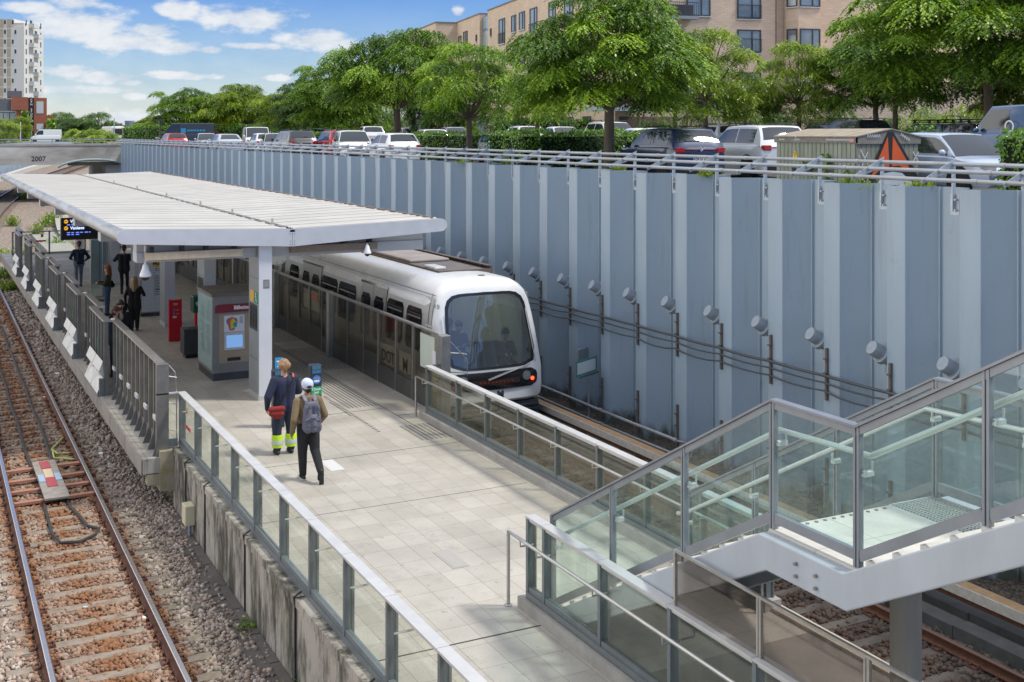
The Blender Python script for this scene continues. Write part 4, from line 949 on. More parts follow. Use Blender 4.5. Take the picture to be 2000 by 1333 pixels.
for z in (.95, 1.35): b.tube([(10.15, 22.75, z), (10.42, 22.7, z - .03), (10.5, 22.66, z - .05)], .02, 6)
b.tube([(10.15, 22.75, 1.6), (10.5, 22.66, 1.2), (10.52, 22.66, .85)], .008, 5); b.build('end_guard', STEELD, ps)

pl_ = thing('platform_screen', 'steel framed platform screens with white deflector plates above the left track', 'platform screen', (0, 0, 0))
SLATE = mat('dull_slat', (0.25, 0.245, 0.23), .45, .45, col2=(0.16, 0.155, 0.145), vscale=3)
PLATE = mat('white_deflector', (0.62, 0.62, 0.59), .4, .1, var=.1, vscale=6)
def left_bay(y0, y1, outer, first=False):
    x = 3.88 if outer else 4.08; zt = 1.72; n = max(2, round((y1 - y0) / .5))
    g = MB(); g.box(x - .008, x + .008, y0 + .03, y1 - .03, .30, zt - .05); g.build('door_glass' if outer else 'screen_glass', GL_LEFT, pl_)
    k = MB(); k.box(x - .02, x + .02, y0 + .02, y1 - .02, 0, .30); k.build('kick_panel', SLATE, pl_)
    s = MB()
    for i in range(n + 1):
        y = y0 + (y1 - y0) * i / n; s.box(x - .055, x + .04, y - .035, y + .035, 0, zt - .02)
        if not outer: s.extr([(x - .055, y - .01, .0), (x - .055, y - .01, .32), (x - .17, y - .01, 0)], (0, .02, 0))
    s.build('uprights', SLATE, pl_)
    c = MB(); c.box(x - .075, x + .075, y0 - (.06 if outer else 0), y1 + (.06 if outer else 0), zt - .02, zt + .025)
    if outer: c.box(x + .075, x + .28, y0 - .06, y0 + .13, zt - .02, zt + .024); c.box(x + .075, x + .28, y1 - .13, y1 + .06, zt - .02, zt + .024); c.ball((x + .18, y0 + .02, zt + .03), .09, .09, .03, 8, 4)
    c.build('cap', STEEL, pl_)
    if outer:
        for f0, f1 in ((.03, .49), (.51, .97)):
            ya, yb_ = y0 + (y1 - y0) * f0, y0 + (y1 - y0) * f1
            d = MB(); d.extr([(x - .07, ya, .78), (x - .16, ya, .55), (x - .08, ya, .42), (x - .05, ya, .44)], (0, yb_ - ya, 0)); d.build('small_plate', PLATE, pl_)
            d = MB(); ym = (ya + yb_) / 2
            d.extr([(x - .20, ya, .05), (x - .20, yb_, .05), (x - .06, yb_ - .02, .38), (x - .06, ym + .1, .50), (x - .06, ym, .34), (x - .06, ya + .15, .52), (x - .06, ya, .36)], (.012, 0, .0)); d.build('deflector_plate', PLATE, pl_)
        d = MB(); d.box(x - .19, x - .06, y0 - .02, y1 + .02, 0.0, .05); d.box(x - .16, x - .06, y0 - .06, y0 + .06, 0, .40); d.build('door_base', FRAME, pl_)
    else:
        d = MB()
        for i in range(n): 
            if i % 2 == 0: y = y0 + (y1 - y0) * (i + .5) / n; d.box(x - .09, x - .055, y - .15, y + .15, .62, .70)
        d.build('handle_tray', LGREY, pl_)
left_bay(22.45, 28.15, False)
yb = 28.15
while yb < 58:
    left_bay(yb, yb + 2.4, True); left_bay(yb + 2.4, yb + 5.0, False); yb += 5.0
b = MB(); b.box(3.98, 4.2, 22.36, 22.50, 0, 1.72); b.build('end_pillar', SLATE, pl_)
b = MB(); b.tube([(4.2, 22.42, 1.7), (4.32, 22.4, 1.55), (4.35, 22.4, 1.2), (4.35, 22.4, .2)], .012, 5)
for z in (1.5, 1.0, .5): b.tube([(4.12, 22.42, z), (4.35, 22.38, z - .05)], .012, 5)
b.build('end_guard', STEEL, pl_)
for i in range(5):
    y = 30.0 + i * 5; b = MB(); b.box(3.815, 3.825, y - .9, y - .82, .95, 1.18); b.build('green_sticker', GREEN, pl_)
fe = thing('end_fence', 'glass fence closing the far end of the platform', 'fence', (0, 0, 0))
for i, x in enumerate((4.2, 5.9, 7.6, 9.3)):
    b = MB(); b.box(x - .04, x + .04, 62.6, 62.68, 0, 1.15); b.build('post', STEELD, fe)
    if i < 3: b = MB(); b.box(x + .05, x + 1.65, 62.63, 62.65, .12, 1.06); b.build('glass_pane', GL_CLEAR, fe)
b = MB(); b.box(4.2, 9.3, 62.6, 62.68, 1.1, 1.16); b.box(4.2, 9.3, 62.6, 62.68, 0.0, .1); b.build('rail', STEEL, fe)
b = MB(); b.box(5.25, 5.75, 62.59, 62.62, .62, .70); b.box(5.5, 5.62, 62.59, 62.62, .85, 1.0); b.build('sticker', STK, fe)
# ------------------------------------------------------------------ metro train
tn = thing('metro_train', 'white driverless metro train with large rounded windscreen at the platform', 'train', (0, 0, 0))
TWHITE = mat('train_white', (0.74, 0.74, 0.73), .28, .0, var=.04, vscale=1.2, coat=.3)
TGREY = mat('train_grey_side', (0.50, 0.495, 0.475), .35, .25, var=.08, vscale=1.5)
TDARK = mat('train_underframe', (0.045, 0.05, 0.052), .6, .2, var=.2, vscale=4)
TDECK = mat('roof_deck_brown', (0.15, 0.135, 0.13), .75, var=.2, vscale=3)
TBLK = mat('train_black_panel', (0.008, 0.008, 0.01), .12, coat=.5)
TWIN = mat('train_window_glass', (0.014, 0.015, 0.016), .06, 0, spec=.7)
XC = 11.72
SEC = [(0, -.15), (.9, -.15), (1.20, -.13), (1.30, -.05), (1.325, .15), (1.33, .6), (1.325, 1.0), (1.30, 1.5), (1.265, 1.9), (1.22, 2.20), (1.15, 2.38), (1.02, 2.52), (.85, 2.61), (.6, 2.655), (.3, 2.67), (0, 2.675)]
RING = [(x, z) for x, z in SEC] + [(-x, z) for x, z in SEC[-2:0:-1]]
def hw(z):
    for (xa, za), (xb, zb2) in zip(SEC[3:], SEC[4:]):
        if za <= z <= zb2: return xa + (xb - xa) * (z - za) / (zb2 - za)
    return 1.3
def yf(x, z): return 23.72 + max(0, z - .55) * .33 + .10 * (x / 1.3) ** 2 + .05 * max(0, .3 - z)
ZC0 = 1.15
def ring_at(scale, fy, zc=ZC0): 
    pts = []
    for x, z in RING:
        xx, zz = x * scale, zc + (z - zc) * scale; pts.append((XC + xx, fy(xx, zz), zz))
    return pts
def wsc(i):
    # windscreen opening: rounded rectangle sampled at the same directions as the ring
    x, z = RING[i]; a = math.atan2(z - 1.45, x); ca, sa = math.cos(a), math.sin(a)
    zt, zb3 = 2.36, .69; 
    r_ = 0
    for k in range(1, 220):
        r_ = k * .01; px_, pz = r_ * ca, 1.45 + r_ * sa
        f = (pz - zb3) / (zt - zb3); hwid = 1.15 - .15 * max(0, min(1, f)); u_ = abs(px_) / hwid; v_ = abs(pz - 1.525) / .835
        if u_ ** 6.5 + v_ ** 6.5 > 1: break
    return (XC + r_ * ca, yf(r_ * ca, 1.45 + r_ * sa), 1.45 + r_ * sa)
WSO = [wsc(i) for i in range(len(RING))]
rows = [[(XC + x, 36.3, z) for x, z in RING], [(XC + x, 25.6, z) for x, z in RING], ring_at(1.0, lambda x, z: yf(x, z) + .62), ring_at(.995, lambda x, z: yf(x, z) + .30), ring_at(.975, lambda x, z: yf(x, z) + .12), ring_at(.945, lambda x, z: yf(x, z) + .035), ring_at(.91, lambda x, z: yf(x, z)), WSO]
b = MB(); b.grid(rows, closed=True)
body = b.build('coach_body', TWHITE, tn, smooth=38)
for (ya, yb_) in ((36.75, 49.1), (49.55, 62.3)):
    b = MB(); b.grid([[(XC + x, yb_, z) for x, z in RING], [(XC + x, ya, z) for x, z in RING]], closed=True)
    n = len(RING); b.f.append(tuple(range(n, 2 * n))); b.m.append(0); b.f.append(tuple(range(n - 1, -1, -1))); b.m.append(0)
    b.build('coach_body', TWHITE, tn, smooth=38)
b = MB(); b.box(XC - 1.05, XC + 1.05, 36.28, 36.78, 0, 2.4); b.box(XC - 1.05, XC + 1.05, 49.05, 49.6, 0, 2.4); b.build('gangway', mat('gangway_bellows', (0.02, 0.017, 0.015), .8), tn)
# windscreen
cxz = (XC, yf(0, 1.45), 1.45)
ins = [(cxz[0] + (p[0] - XC) * .93, yf((p[0] - XC) * .93, 1.45 + (p[2] - 1.45) * .93) - .004, 1.45 + (p[2] - 1.45) * .93) for p in WSO]
outr = [(p[0], p[1] - .006, p[2]) for p in WSO]
b = MB(); b.grid([outr, ins], closed=True); b.build('windscreen_frame', TBLK, tn)
GL_WS = glass('windscreen_glass', (0.50, 0.56, 0.55), .26, .01, (0.4, 0.45, 0.45))
rows = []
for s in (1.0, .75, .5, .25, .02):
    rows.append([(XC + (p[0] - XC) * .93 * s, yf((p[0] - XC) * .93 * s, 1.45 + (p[2] - 1.45) * .93 * s) - .003, 1.45 + (p[2] - 1.45) * .93 * s) for p in WSO])
b = MB(); b.grid(rows, closed=True); b.build('windscreen', GL_WS, tn, smooth=180)
def front_panel(name, x0, x1, z0, z1, off, m, rad=.12, nx=16, nz=6):
    b = MB(); rows = []
    for j in range(nz + 1):
        z = z0 + (z1 - z0) * j / nz; e = 0
        d = min(z - z0, z1 - z)
        if d < rad: e = rad - math.sqrt(max(0, rad ** 2 - (rad - d) ** 2))
        rows.append([(XC + x0 + e + (x1 - x0 - 2 * e) * i / nx, yf(x0 + e + (x1 - x0 - 2 * e) * i / nx, z) - off, z) for i in range(nx + 1)])
    b.grid(rows); return b.build(name, m, tn, smooth=60)
front_panel('lower_panel', -1.10, 1.10, .22, .63, .012, TBLK, .16)
front_panel('display', -.62, .62, .33, .46, .016, mat('amber_display_off', (0.035, 0.026, 0.022), .3), .02)
b = MB()
for i in range(9): b.box(XC - .42 + i * .1, XC - .36 + i * .1, yf(0, .4) - .02, yf(0, .4) - .017, .375, .415)
b.build('display_text', emit('dim_red_led', (.10, .012, .01), .5), tn)
for x in (-.80, .80):
    b = MB(); b.cyl((XC + x, yf(x, .47) + .0, .47), (XC + x, yf(x, .47) - .03, .47), .105, 20); b.build('headlight', STEEL, tn, smooth=40)
    b = MB(); b.cyl((XC + x, yf(x, .47) - .03, .47), (XC + x, yf(x, .47) - .034, .47), .085, 20); b.build('lens', mat('lamp_lens', (0.25, 0.27, 0.26), .1, .3), tn)
for x in (-.97, .97):
    b = MB(); b.cyl((XC + x, yf(x, .37) - .005, .37), (XC + x, yf(x, .37) - .03, .37), .085, 18); b.build('tail_light', mat('red_lens', (0.16, 0.012, 0.01), .2), tn)
b = MB(); b.cyl((XC + .955, yf(.97, .39) - .03, .39), (XC + .955, yf(.97, .39) - .036, .39), .045, 14); b.build('lit_lamp', emit('tail_glow', (1.0, .08, .03), 2.0), tn)
b = MB(); b.tube([(XC + .92, yf(.9, .72) - .03, .72), (XC + .35, yf(.3, .6) - .06, .60), (XC - .20, yf(-.2, .42) - .05, .45)], .014, 6); b.tube([(XC + .4, yf(.3, .6) - .04, .62), (XC - .2, yf(-.2, .42) - .04, .46)], .022, 5); b.build('wiper', STEELD, tn)
b = MB(); b.tube([(XC - 1.12, yf(-1.1, .75) - .05, .75), (XC - 1.10, yf(-1.1, 1.9) - .05, 1.9)], .014, 6); b.tube([(XC + 1.08, yf(1.1, .75) - .04, .75), (XC + 1.0, yf(1.0, 1.9) - .04, 1.95)], .014, 6); b.build('grab_rail', STEEL, tn)
text('logo', 'M', .22, (XC + .12, yf(.1, .08) - .012, .09), INK, tn, (PI / 2, 0, 0), bold=.012)
b = MB(); b.box(XC, XC + .24, yf(.1, 0) - .014, yf(.1, 0) - .004, -.05, -.02); b.build('logo_bar', INK, tn)
text('number', 'A09', .12, (XC - .95, yf(-.95, .02) - .012, -.01), MGREY, tn, (PI / 2, 0, 0))
# front skirt with ribs
b = MB(); b.box(XC - 1.18, XC + 1.18, 23.86, 25.4, -.52, -.14)
for z in (-.22, -.33, -.44): b.box(XC - 1.16, XC + 1.16, 23.80, 23.9, z - .028, z + .028)
b.build('front_skirt', TDARK, tn, bevel=.012)
b = MB()
for (ya, yb_) in ((25.4, 36.2), (36.8, 49), (49.6, 62.2)): b.box(XC - 1.22, XC + 1.22, ya, yb_, -.45, -.13)
for yc in (27.5, 29.5, 36.5, 49.3, 60.5):
    for sx in (-.757, .757): b.cyl((XC + sx - .06, yc, ZR + .36), (XC + sx + .06, yc, ZR + .36), .36, 20)
b.build('underframe', TDARK, tn)
# side skin: conforming panels on the platform side and the wall side
def skin(name, y0, y1, z0, z1, off, m, side=-1, rad=.0, parent=tn):
    b = MB(); rows = []; nz_ = 8; ny = 8
    for j in range(nz_ + 1):
        z = z0 + (z1 - z0) * j / nz_; e = 0; d = min(z - z0, z1 - z)
        if d < rad: e = rad - math.sqrt(max(0, rad ** 2 - (rad - d) ** 2))
        rows.append([(XC + side * (hw(z) + off), y0 + e + (y1 - y0 - 2 * e) * i / ny, z) for i in range(ny + 1)])
    b.grid(rows); return b.build(name, m, parent, smooth=180)
def coach_side(y0, cab):
    """y0 = front end of this coach's saloon"""
    for side in (-1, 1):
        wins = [(y0 + .0, y0 + .95), (y0 + 1.15, y0 + 2.25), (y0 + 4.55, y0 + 5.98), (y0 + 6.1, y0 + 7.55), (y0 + 9.8, y0 + 10.75)]
        doors = [(y0 + 2.32, y0 + 4.18), (y0 + 7.58, y0 + 9.42)]
        skin('side_panel', y0 - .55, y0 + 11.25, .02, 2.28, .004, TGREY, side)
        for a, c in wins: 
            skin('window', a, c, .98, 1.96, .012, TWIN, side, .10)
            w_ = skin('window_bar', a + .08, c - .08, 1.72, 1.76, .016, STEELD, side)
        for a, c in doors:
            m_ = (a + c) / 2
            for p, q_ in ((a, m_ - .012), (m_ + .012, c)):
                d = skin('door', p, q_, .0, 2.14, .018, mat('door_leaf', (0.40, 0.395, 0.38), .35, .25, var=.08) if 'door_leaf' not in bpy.data.materials else bpy.data.materials['door_leaf'], side)
                skin('door_window', p + .14, q_ - .10, .80, 1.90, .026, TWIN, side, .1, d)
            skin('door_lintel', a - .05, c + .05, 2.14, 2.19, .03, TBLK, side)
            skin('door_gap', m_ - .012, m_ + .012, .0, 2.14, .012, TBLK, side); skin('door_gap', a - .02, a, .0, 2.14, .012, TBLK, side); skin('door_gap', c, c + .02, .0, 2.14, .012, TBLK, side)
        skin('seam', y0 - .55, y0 + 11.25, 2.33, 2.345, .006, STEELD, side)
coach_side(25.0, True)
coach_side(37.6, False)
skin('seam', 24.62, 24.64, .0, 2.36, .01, INK)
text('number', 'A 09', .16, (XC - hw(2.1) - .02, 24.2, 2.12), INK, tn, (PI / 2, 0, -PI / 2))
b = MB()
for i in range(3):
    for j in range(3): b.obox((XC - hw(1.5) - .0, 24.45 + i * .13 + .3 * 0, 1.2 + j * .22), (.02, .08, .03))
b.build('vent_louvres', TWHITE, tn)
# roof well with hatch
b = MB(); b.box(XC - .42, XC + .95, 26.0, 35.9, 2.655, 2.69); b.build('roof_deck', TDECK, tn)
b = MB()
b.box(XC - .46, XC - .42, 25.95, 36, 2.6, 2.70); b.box(XC + .95, XC + 1.0, 25.95, 36, 2.5, 2.76); b.box(XC - .46, XC + 1.0, 25.93, 25.98, 2.6, 2.70)
for i in range(9): b.box(XC + .88, XC + .95, 26.4 + i * 1.12, 26.45 + i * 1.12, 2.69, 2.76)
b.box(XC + .86, XC + 1.0, 25.95, 36, 2.76, 2.78); b.build('roof_rim', mat('rim_brown', (0.11, 0.085, 0.075), .7, var=.2), tn)
b = MB(); b.box(XC - .38, XC + .75, 28.0, 31.3, 2.69, 2.77); b.build('roof_hatch', mat('roof_hatch_grey', (0.36, 0.34, 0.33), .6, col2=(.27, .21, .18), vscale=2), tn, bevel=.03)
b = MB(); b.box(XC - .4, XC - .1, 26.3, 27.0, 2.69, 2.76); b.build('roof_box', TWHITE, tn, bevel=.02)
b = MB(); b.box(XC - .4, XC + .8, 33.6, 35.6, 2.69, 2.86); b.build('roof_unit', mat('roof_unit_grey', (0.25, 0.235, 0.225), .6, var=.15), tn, bevel=.03)
b = MB(); b.box(XC + .75, XC + .95, 32.0, 32.4, 2.70, 2.80); b.build('blue_box', BLUE, tn)
b = MB(); b.lathe([(.09, 2.67), (.085, 2.685), (.0, 2.69)], (XC + .22, 24.95, 0), 16); b.build('roof_cap', TDECK, tn)
# saloon seen through the windscreen
INT = mat('saloon_lining', (0.42, 0.45, 0.36), .6, var=.05); INTD = mat('saloon_dark', (0.05, 0.055, 0.055), .7)
b = MB(); b.box(XC - 1.2, XC + 1.2, 24.6, 36.2, -.02, .0); b.box(XC - 1.05, XC + 1.05, 30.4, 30.45, 0, 2.3); b.build('saloon_floor', INTD, tn)
b = MB(); b.box(XC + 1.17, XC + 1.19, 24.7, 30.4, .0, 1.8); b.box(XC - 1.19, XC - 1.17, 24.7, 30.4, 0, .95); b.box(XC - 1.0, XC + 1.0, 24.9, 30.4, 2.30, 2.32); b.build('saloon_lining', INT, tn)
for x, y in ((.18, 25.25), (-1.0, 24.85), (-.1, 27.0)):
    b = MB(); b.box(XC + x, XC + x + .62, y, y + .05, .45, 1.02, 0); b.box(XC + x, XC + x + .62, y - .012, y + .06, 1.02, 1.06, 1); b.box(XC + x - .03, XC + x, y - .012, y + .06, .45, 1.06, 1); b.box(XC + x, XC + x + .62, y + .05, y + .5, .40, .48, 0); b.build('seat', [INTD, INT], tn)
b = MB(); b.tube([(XC, 26.2, .0), (XC, 26.2, 2.3)], .02, 8); b.build('grab_pole', STEEL, tn)
b = MB(); b.box(XC - .5, XC - .35, 25.3, 30, 2.28, 2.3); b.box(XC + .35, XC + .5, 25.3, 30, 2.28, 2.3); b.build('saloon_lamp', emit('saloon_lamp', (1, .96, .85), 2.5), tn)

# ------------------------------------------------------------------ platform furniture
tm = thing('ticket_machine', 'grey ticket machine with maroon banner and map on the platform', 'ticket machine', (7.0, 29.4, 0))
MACH = mat('machine_grey', (0.22, 0.215, 0.21), .45, .2, var=.1, vscale=4); BRZ = mat('bronze_door', (0.36, 0.295, 0.215), .4, .35, var=.08, vscale=3)
x0, x1, y0, y1 = 6.40, 7.80, 28.55, 30.2
b = MB(); b.box(x0, x1, y0, y1, .18, 2.06); b.build('cabinet', MACH, tm, bevel=.012)
b = MB(); b.box(x0 - .03, x1 + .03, y0 - .03, y1 + .03, 2.062, 2.13); b.build('roof', mat('machine_roof', (0.17, 0.155, 0.135), .8, var=.25, vscale=3), tm)
b = MB(); b.box(x0 + .02, x1 - .02, y0 + .02, y1 - .02, 0, .178); b.build('plinth', DGREY, tm)
b = MB(); b.box(x0 - .008, x0 - .001, y0 + .05, y1 - .05, .26, 2.02); b.build('info_panel', mat('pale_green_panel', (0.36, 0.50, 0.50), .2, var=.04), tm)
b = MB(); rr_ = random.Random(4)
for k in range(34):
    z = 1.86 - k * .038
    if k in (12, 13, 21): continue
    b.box(x0 - .011, x0 - .008, y0 + .2, y0 + .2 + rr_.uniform(.3, .55), z - .006, z + .006); b.box(x0 - .011, x0 - .008, y0 + .85, y0 + .85 + rr_.uniform(.2, .6), z - .006, z + .006) if k > 3 else None
b.box(x0 - .011, x0 - .008, y0 + .25, y0 + .5, 1.9, 1.925); b.build('info_print', mat('print_grey', (0.10, 0.15, 0.15), .5), tm)
b = MB(); b.box(x0 + .16, x1 - .1, y0 - .012, y0 - .001, .42, 1.62); b.build('service_door', BRZ, tm)
MAR = mat('maroon_banner', (0.20, 0.012, 0.03), .4)
b = MB(); b.extr([(x0 + .06, y0 - .001, 1.66), (x1, y0 - .001, 1.66), (x1, y0 - .001, 1.86), (x0 + .13, y0 - .001, 1.86), (x0 + .06, y0 - .001, 1.81)], (0, -.014, 0)); b.build('banner', MAR, tm)
text('lettering', 'Billetter', .125, (x0 + .52, y0 - .017, 1.765), WHITE, tm, align='LEFT', bold=.005)
text('lettering', 'Tickets', .115, (x0 + 1.0, y0 - .017, 1.765), WHITE, tm, align='LEFT')
b = MB(); b.cyl((x0 + 1.36, y0 - .015, 1.77), (x0 + 1.36, y0 - .018, 1.77), .04, 16); b.build('banner_disc', WHITE, tm)
b = MB(); b.box(x0 + .28, x0 + .78, y0 - .018, y0 - .012, 1.18, 1.58); b.build('map_sheet', mat('map_paper', (0.66, 0.68, 0.72), .5), tm)
for i, (r_, c_) in enumerate(((.16, (.20, .12, .22)), (.14, (.55, .12, .05)), (.115, (.75, .40, .03)), (.09, (.60, .58, .06)), (.07, (.1, .42, .15)), (.05, (.02, .25, .55)))):
    b = MB(); pts = []
    for k in range(20):
        a = 2 * PI * k / 20; rad = r_ * (1 + .16 * math.sin(3 * a + i) + .1 * math.sin(5 * a)); pts.append((x0 + .47 + .03 * i * .6 + rad * .75 * math.cos(a), y0 - .0185 - i * .0006, 1.39 - .008 * i + rad * 1.05 * math.sin(a)))
    b.add(pts, [tuple(range(20))]); b.build('zone_patch', flat('zone_%d' % i, c_, .5), tm)
b = MB()
for k in range(6): b.box(x0 + .66, x0 + .74, y0 - .021, y0 - .018, 1.53 - k * .03, 1.54 - k * .03)
b.build('map_key', INK, tm)
b = MB(); b.extr([(x0 + .28, y0 - .012, .72), (x0 + .28, y0 - .05, .74), (x0 + .28, y0 - .03, 1.17), (x0 + .28, y0 - .012, 1.17)], (.5, 0, 0)); b.build('screen_bezel', ALU, tm)
b = MB(); b.add([(x0 + .33, y0 - .052, .80), (x0 + .73, y0 - .052, .80), (x0 + .73, y0 - .036, 1.10), (x0 + .33, y0 - .036, 1.10)], [(0, 1, 2, 3)]); b.build('screen', emit('machine_screen', (.13, .26, .50), .75), tm)
b = MB(); b.box(x0 + .36, x0 + .68, y0 - .03, y0 - .012, .42 + .05, .42 + .13); b.build('ticket_tray', BLACK, tm)
b = MB(); b.cyl((x0 + .90, y0 - .012, 1.0), (x0 + .90, y0 - .018, 1.0), .014, 10); b.box(x0 + 1.10, x0 + 1.22, y0 - .03, y0 - .012, .80, 1.22); b.build('card_reader', BLACK, tm)
b = MB(); b.box(x0 + 1.105, x0 + 1.215, y0 - .034, y0 - .03, .95, 1.06); b.build('reader_screen', flat('reader_blue', (.25, .4, .5), .3), tm)
bn = thing('litter_bin', 'dark grey square litter bin beside the red help pillar', 'bin', (6.65, 32.0, 0))
b = MB(); b.box(6.36, 6.92, 31.75, 32.25, .10, .72); b.build('body', DGREY, bn, bevel=.02)
b = MB(); b.box(6.36, 6.92, 31.75, 32.25, .725, .78); b.build('lid', DGREY, bn, bevel=.01)
b = MB(); b.box(6.50, 6.78, 31.9, 32.1, .778, .785); b.build('opening', BLACK, bn)
b = MB(); b.box(6.42, 6.86, 31.8, 32.2, 0, .10); b.build('foot', BLACK, bn)
for (x, y, lab) in ((6.68, 34.62, 'red help pillar with white symbols left of the litter bin'), (7.15, 33.3, 'red help pillar half hidden behind the ticket machine')):
    t = thing('help_pillar', lab, 'help pillar', (x, y, 0), 'red help pillars on the platform')
    b = MB(); b.box(x - .17, x + .17, y - .06, y + .06, 0, 1.20); b.build('body', RED, t, bevel=.012)
    b = MB(); b.box(x - .18, x - .165, y - .075, y + .075, 0, 1.23); b.box(x + .165, x + .18, y - .075, y + .075, 0, 1.23); b.build('side_rib', RED, t)
    b = MB(); b.cyl((x - .04, y - .062, .91), (x - .04, y - .068, .91), .035, 14); b.build('call_button', BLUE, t)
    b = MB(); b.cyl((x - .04, y - .062, .81), (x - .04, y - .068, .81), .03, 14); b.build('call_speaker', STEELD, t)
    b = MB(); b.box(x - .08, x + .03, y - .066, y - .06, .68, .74); b.box(x - .07, x + .07, y - .063, y - .06, 1.09, 1.105); b.box(x - .06, x + .06, y - .063, y - .06, 1.055, 1.07); b.box(x + .02, x + .1, y - .063, y - .06, .905, .915); b.box(x + .02, x + .1, y - .063, y - .06, .80, .81); b.build('print', flat('pillar_print', (.75, .6, .6), .5), t)
ae = thing('defibrillator_box', 'dark green defibrillator box with white heart on the grey column', 'defibrillator', (6.75, 32.2, 1.4))
b = MB(); b.box(6.60, 6.868, 31.70, 32.1, 1.22, 1.66); b.build('case', mat('dark_green_case', (0.015, 0.055, 0.04), .4), ae, bevel=.02)
b = MB(); b.box(6.62, 6.86, 31.693, 31.70, 1.25, 1.63); b.build('front', mat('green_front', (0.0, 0.10, 0.055), .4), ae)
b = MB(); b.cyl((6.71, 31.69, 1.47), (6.71, 31.693, 1.47), .05, 14); b.cyl((6.78, 31.69, 1.47), (6.78, 31.693, 1.47), .05, 14); b.extr([(6.662, 31.693, 1.45), (6.745, 31.693, 1.36), (6.828, 31.693, 1.45)], (0, -.003, 0)); b.build('heart', WHITE, ae)
mp_ = thing('route_map_pylon', 'white M2 route map pylon with orange disc under the canopy', 'information pylon', (7.0, 39.8, 0))
mp_.scale.z = .91
b = MB(); b.box(6.55, 7.30, 39.7, 39.9, .12, 2.15); b.build('frame', STEELD, mp_)
b = MB(); b.box(6.58, 7.27, 39.69, 39.70, .16, 2.12); b.build('panel', mat('pylon_white', (0.62, 0.65, 0.70), .3), mp_)
b = MB(); b.box(6.55, 7.30, 39.68, 39.92, 0, .12); b.build('base', DGREY, mp_)
b = MB(); b.cyl((7.05, 39.69, 1.92), (7.05, 39.684, 1.92), .15, 24); b.build('disc', YELLOW, mp_)
text('lettering', 'M2', .17, (7.05, 39.682, 1.92), INK, mp_, bold=.006)
b = MB(); b.box(6.975, 6.995, 39.684, 39.69, .72, 1.5); b.build('route_line', flat('route_tan', (.50, .36, .22), .5), mp_)
b = MB()
for k in range(13): b.box(7.02, 7.02 + .12 + .08 * ((k * 7) % 3) / 2, 39.684, 39.69, .76 + k * .058, .775 + k * .058)
b.box(7.02, 7.16, 39.683, 39.69, .94, .97); b.box(7.0, 7.12, 39.684, 39.69, 1.70, 1.72); b.box(7.0, 7.2, 39.684, 39.69, 1.64, 1.655); b.box(6.97, 7.0, 39.684, 39.69, .63, .65); b.box(6.97, 7.0, 39.684, 39.69, 1.57, 1.59); b.build('print', INK, mp_)
for (x, y, lab, flag) in ((6.62, 23.55, 'check in post with a blue card on top left of the blue jacketed man', True), (7.47, 23.75, 'check in post with green plate right of the white capped man', False)):
    t = thing('check_in_post', lab, 'card reader', (x, y, 0), 'travel card check in posts')
    b = MB(); b.box(x - .12, x + .12, y - .10, y + .10, 0, 1.18); b.build('body', mat('post_navy', (0.03, 0.04, 0.06), .35) if 'post_navy' not in bpy.data.materials else bpy.data.materials['post_navy'], t, bevel=.02)
    b = MB(); b.box(x - .09, x + .10, y - .112, y - .102, 1.08, 1.16); b.box(x - .09, x + .10, y - .112, y - .102, 1.00, 1.07); b.build('top_panel', flat('panel_blue', (0.05, .15, .25), .3), t)
    b = MB(); b.cyl((x + .005, y - .102, .87), (x + .005, y - .115, .87), .09, 20); b.build('reader_disc', BLUE, t)
    b = MB(); b.box(x - .055, x + .065, y - .118, y - .115, .885, .905); b.build('reader_red', flat('disc_orange', (.65, .15, .05), .4), t)
    b = MB(); b.box(x - .05, x + .06, y - .118, y - .115, .82, .86); b.build('reader_white', WHITE, t)
    b = MB(); b.box(x - .11, x + .115, y - .108, y - .102, .55, .72); b.build('green_plate', mat('check_green', (0.0, 0.36, 0.11), .4) if 'check_green' not in bpy.data.materials else bpy.data.materials['check_green'], t)
    text('lettering', 'Check', .075, (x, y - .110, .67), WHITE, t, bold=.002); text('lettering', 'ind', .075, (x, y - .110, .60), WHITE, t, bold=.002)
    if flag:
        b = MB(); b.box(x - .06, x + .11, y - .01, y + .01, 1.19, 1.42); b.build('blue_card', flat('card_blue', (.03, .30, .62), .4), t)
        b = MB(); b.box(x - .03, x + .05, y - .013, y - .01, 1.33, 1.36); b.box(x, x + .08, y - .013, y - .01, 1.28, 1.305); b.box(x - .02, x + .07, y - .013, y - .01, 1.23, 1.255); b.build('card_print', WHITE, t)
# glass shelter fin and far cabinets on the platform
gf = thing('wind_screen', 'upright glass wind screen panel with dark post near the red haired woman', 'wind screen', (5.9, 44.5, 0))
b = MB(); b.box(6.0, 6.12, 44.5, 44.62, 0, 3.3); b.build('post', MGREY, gf)
b = MB(); b.box(5.6, 5.62, 44.0, 44.5, .15, 2.2); b.box(5.62, 6.0, 44.55, 44.57, .15, 2.2); b.build('glass_pane', GL_GREEN, gf)
b = MB(); b.box(5.58, 6.05, 44.0, 44.6, .06, .14); b.build('foot_rail', STEEL, gf)
cb = thing('equipment_cabinet', 'pale grey cabinet behind the man in the black jacket', 'cabinet', (7.1, 50.5, 0))
b = MB(); b.box(6.2, 6.86, 49.3, 49.8, 0, 1.75); b.build('body', mat('cabinet_blue_grey', (0.38, 0.42, 0.46), .4), cb, bevel=.02)
b = MB(); b.box(6.52, 6.53, 49.29, 49.3, .1, 1.7); b.build('door_gap', BLACK, cb)
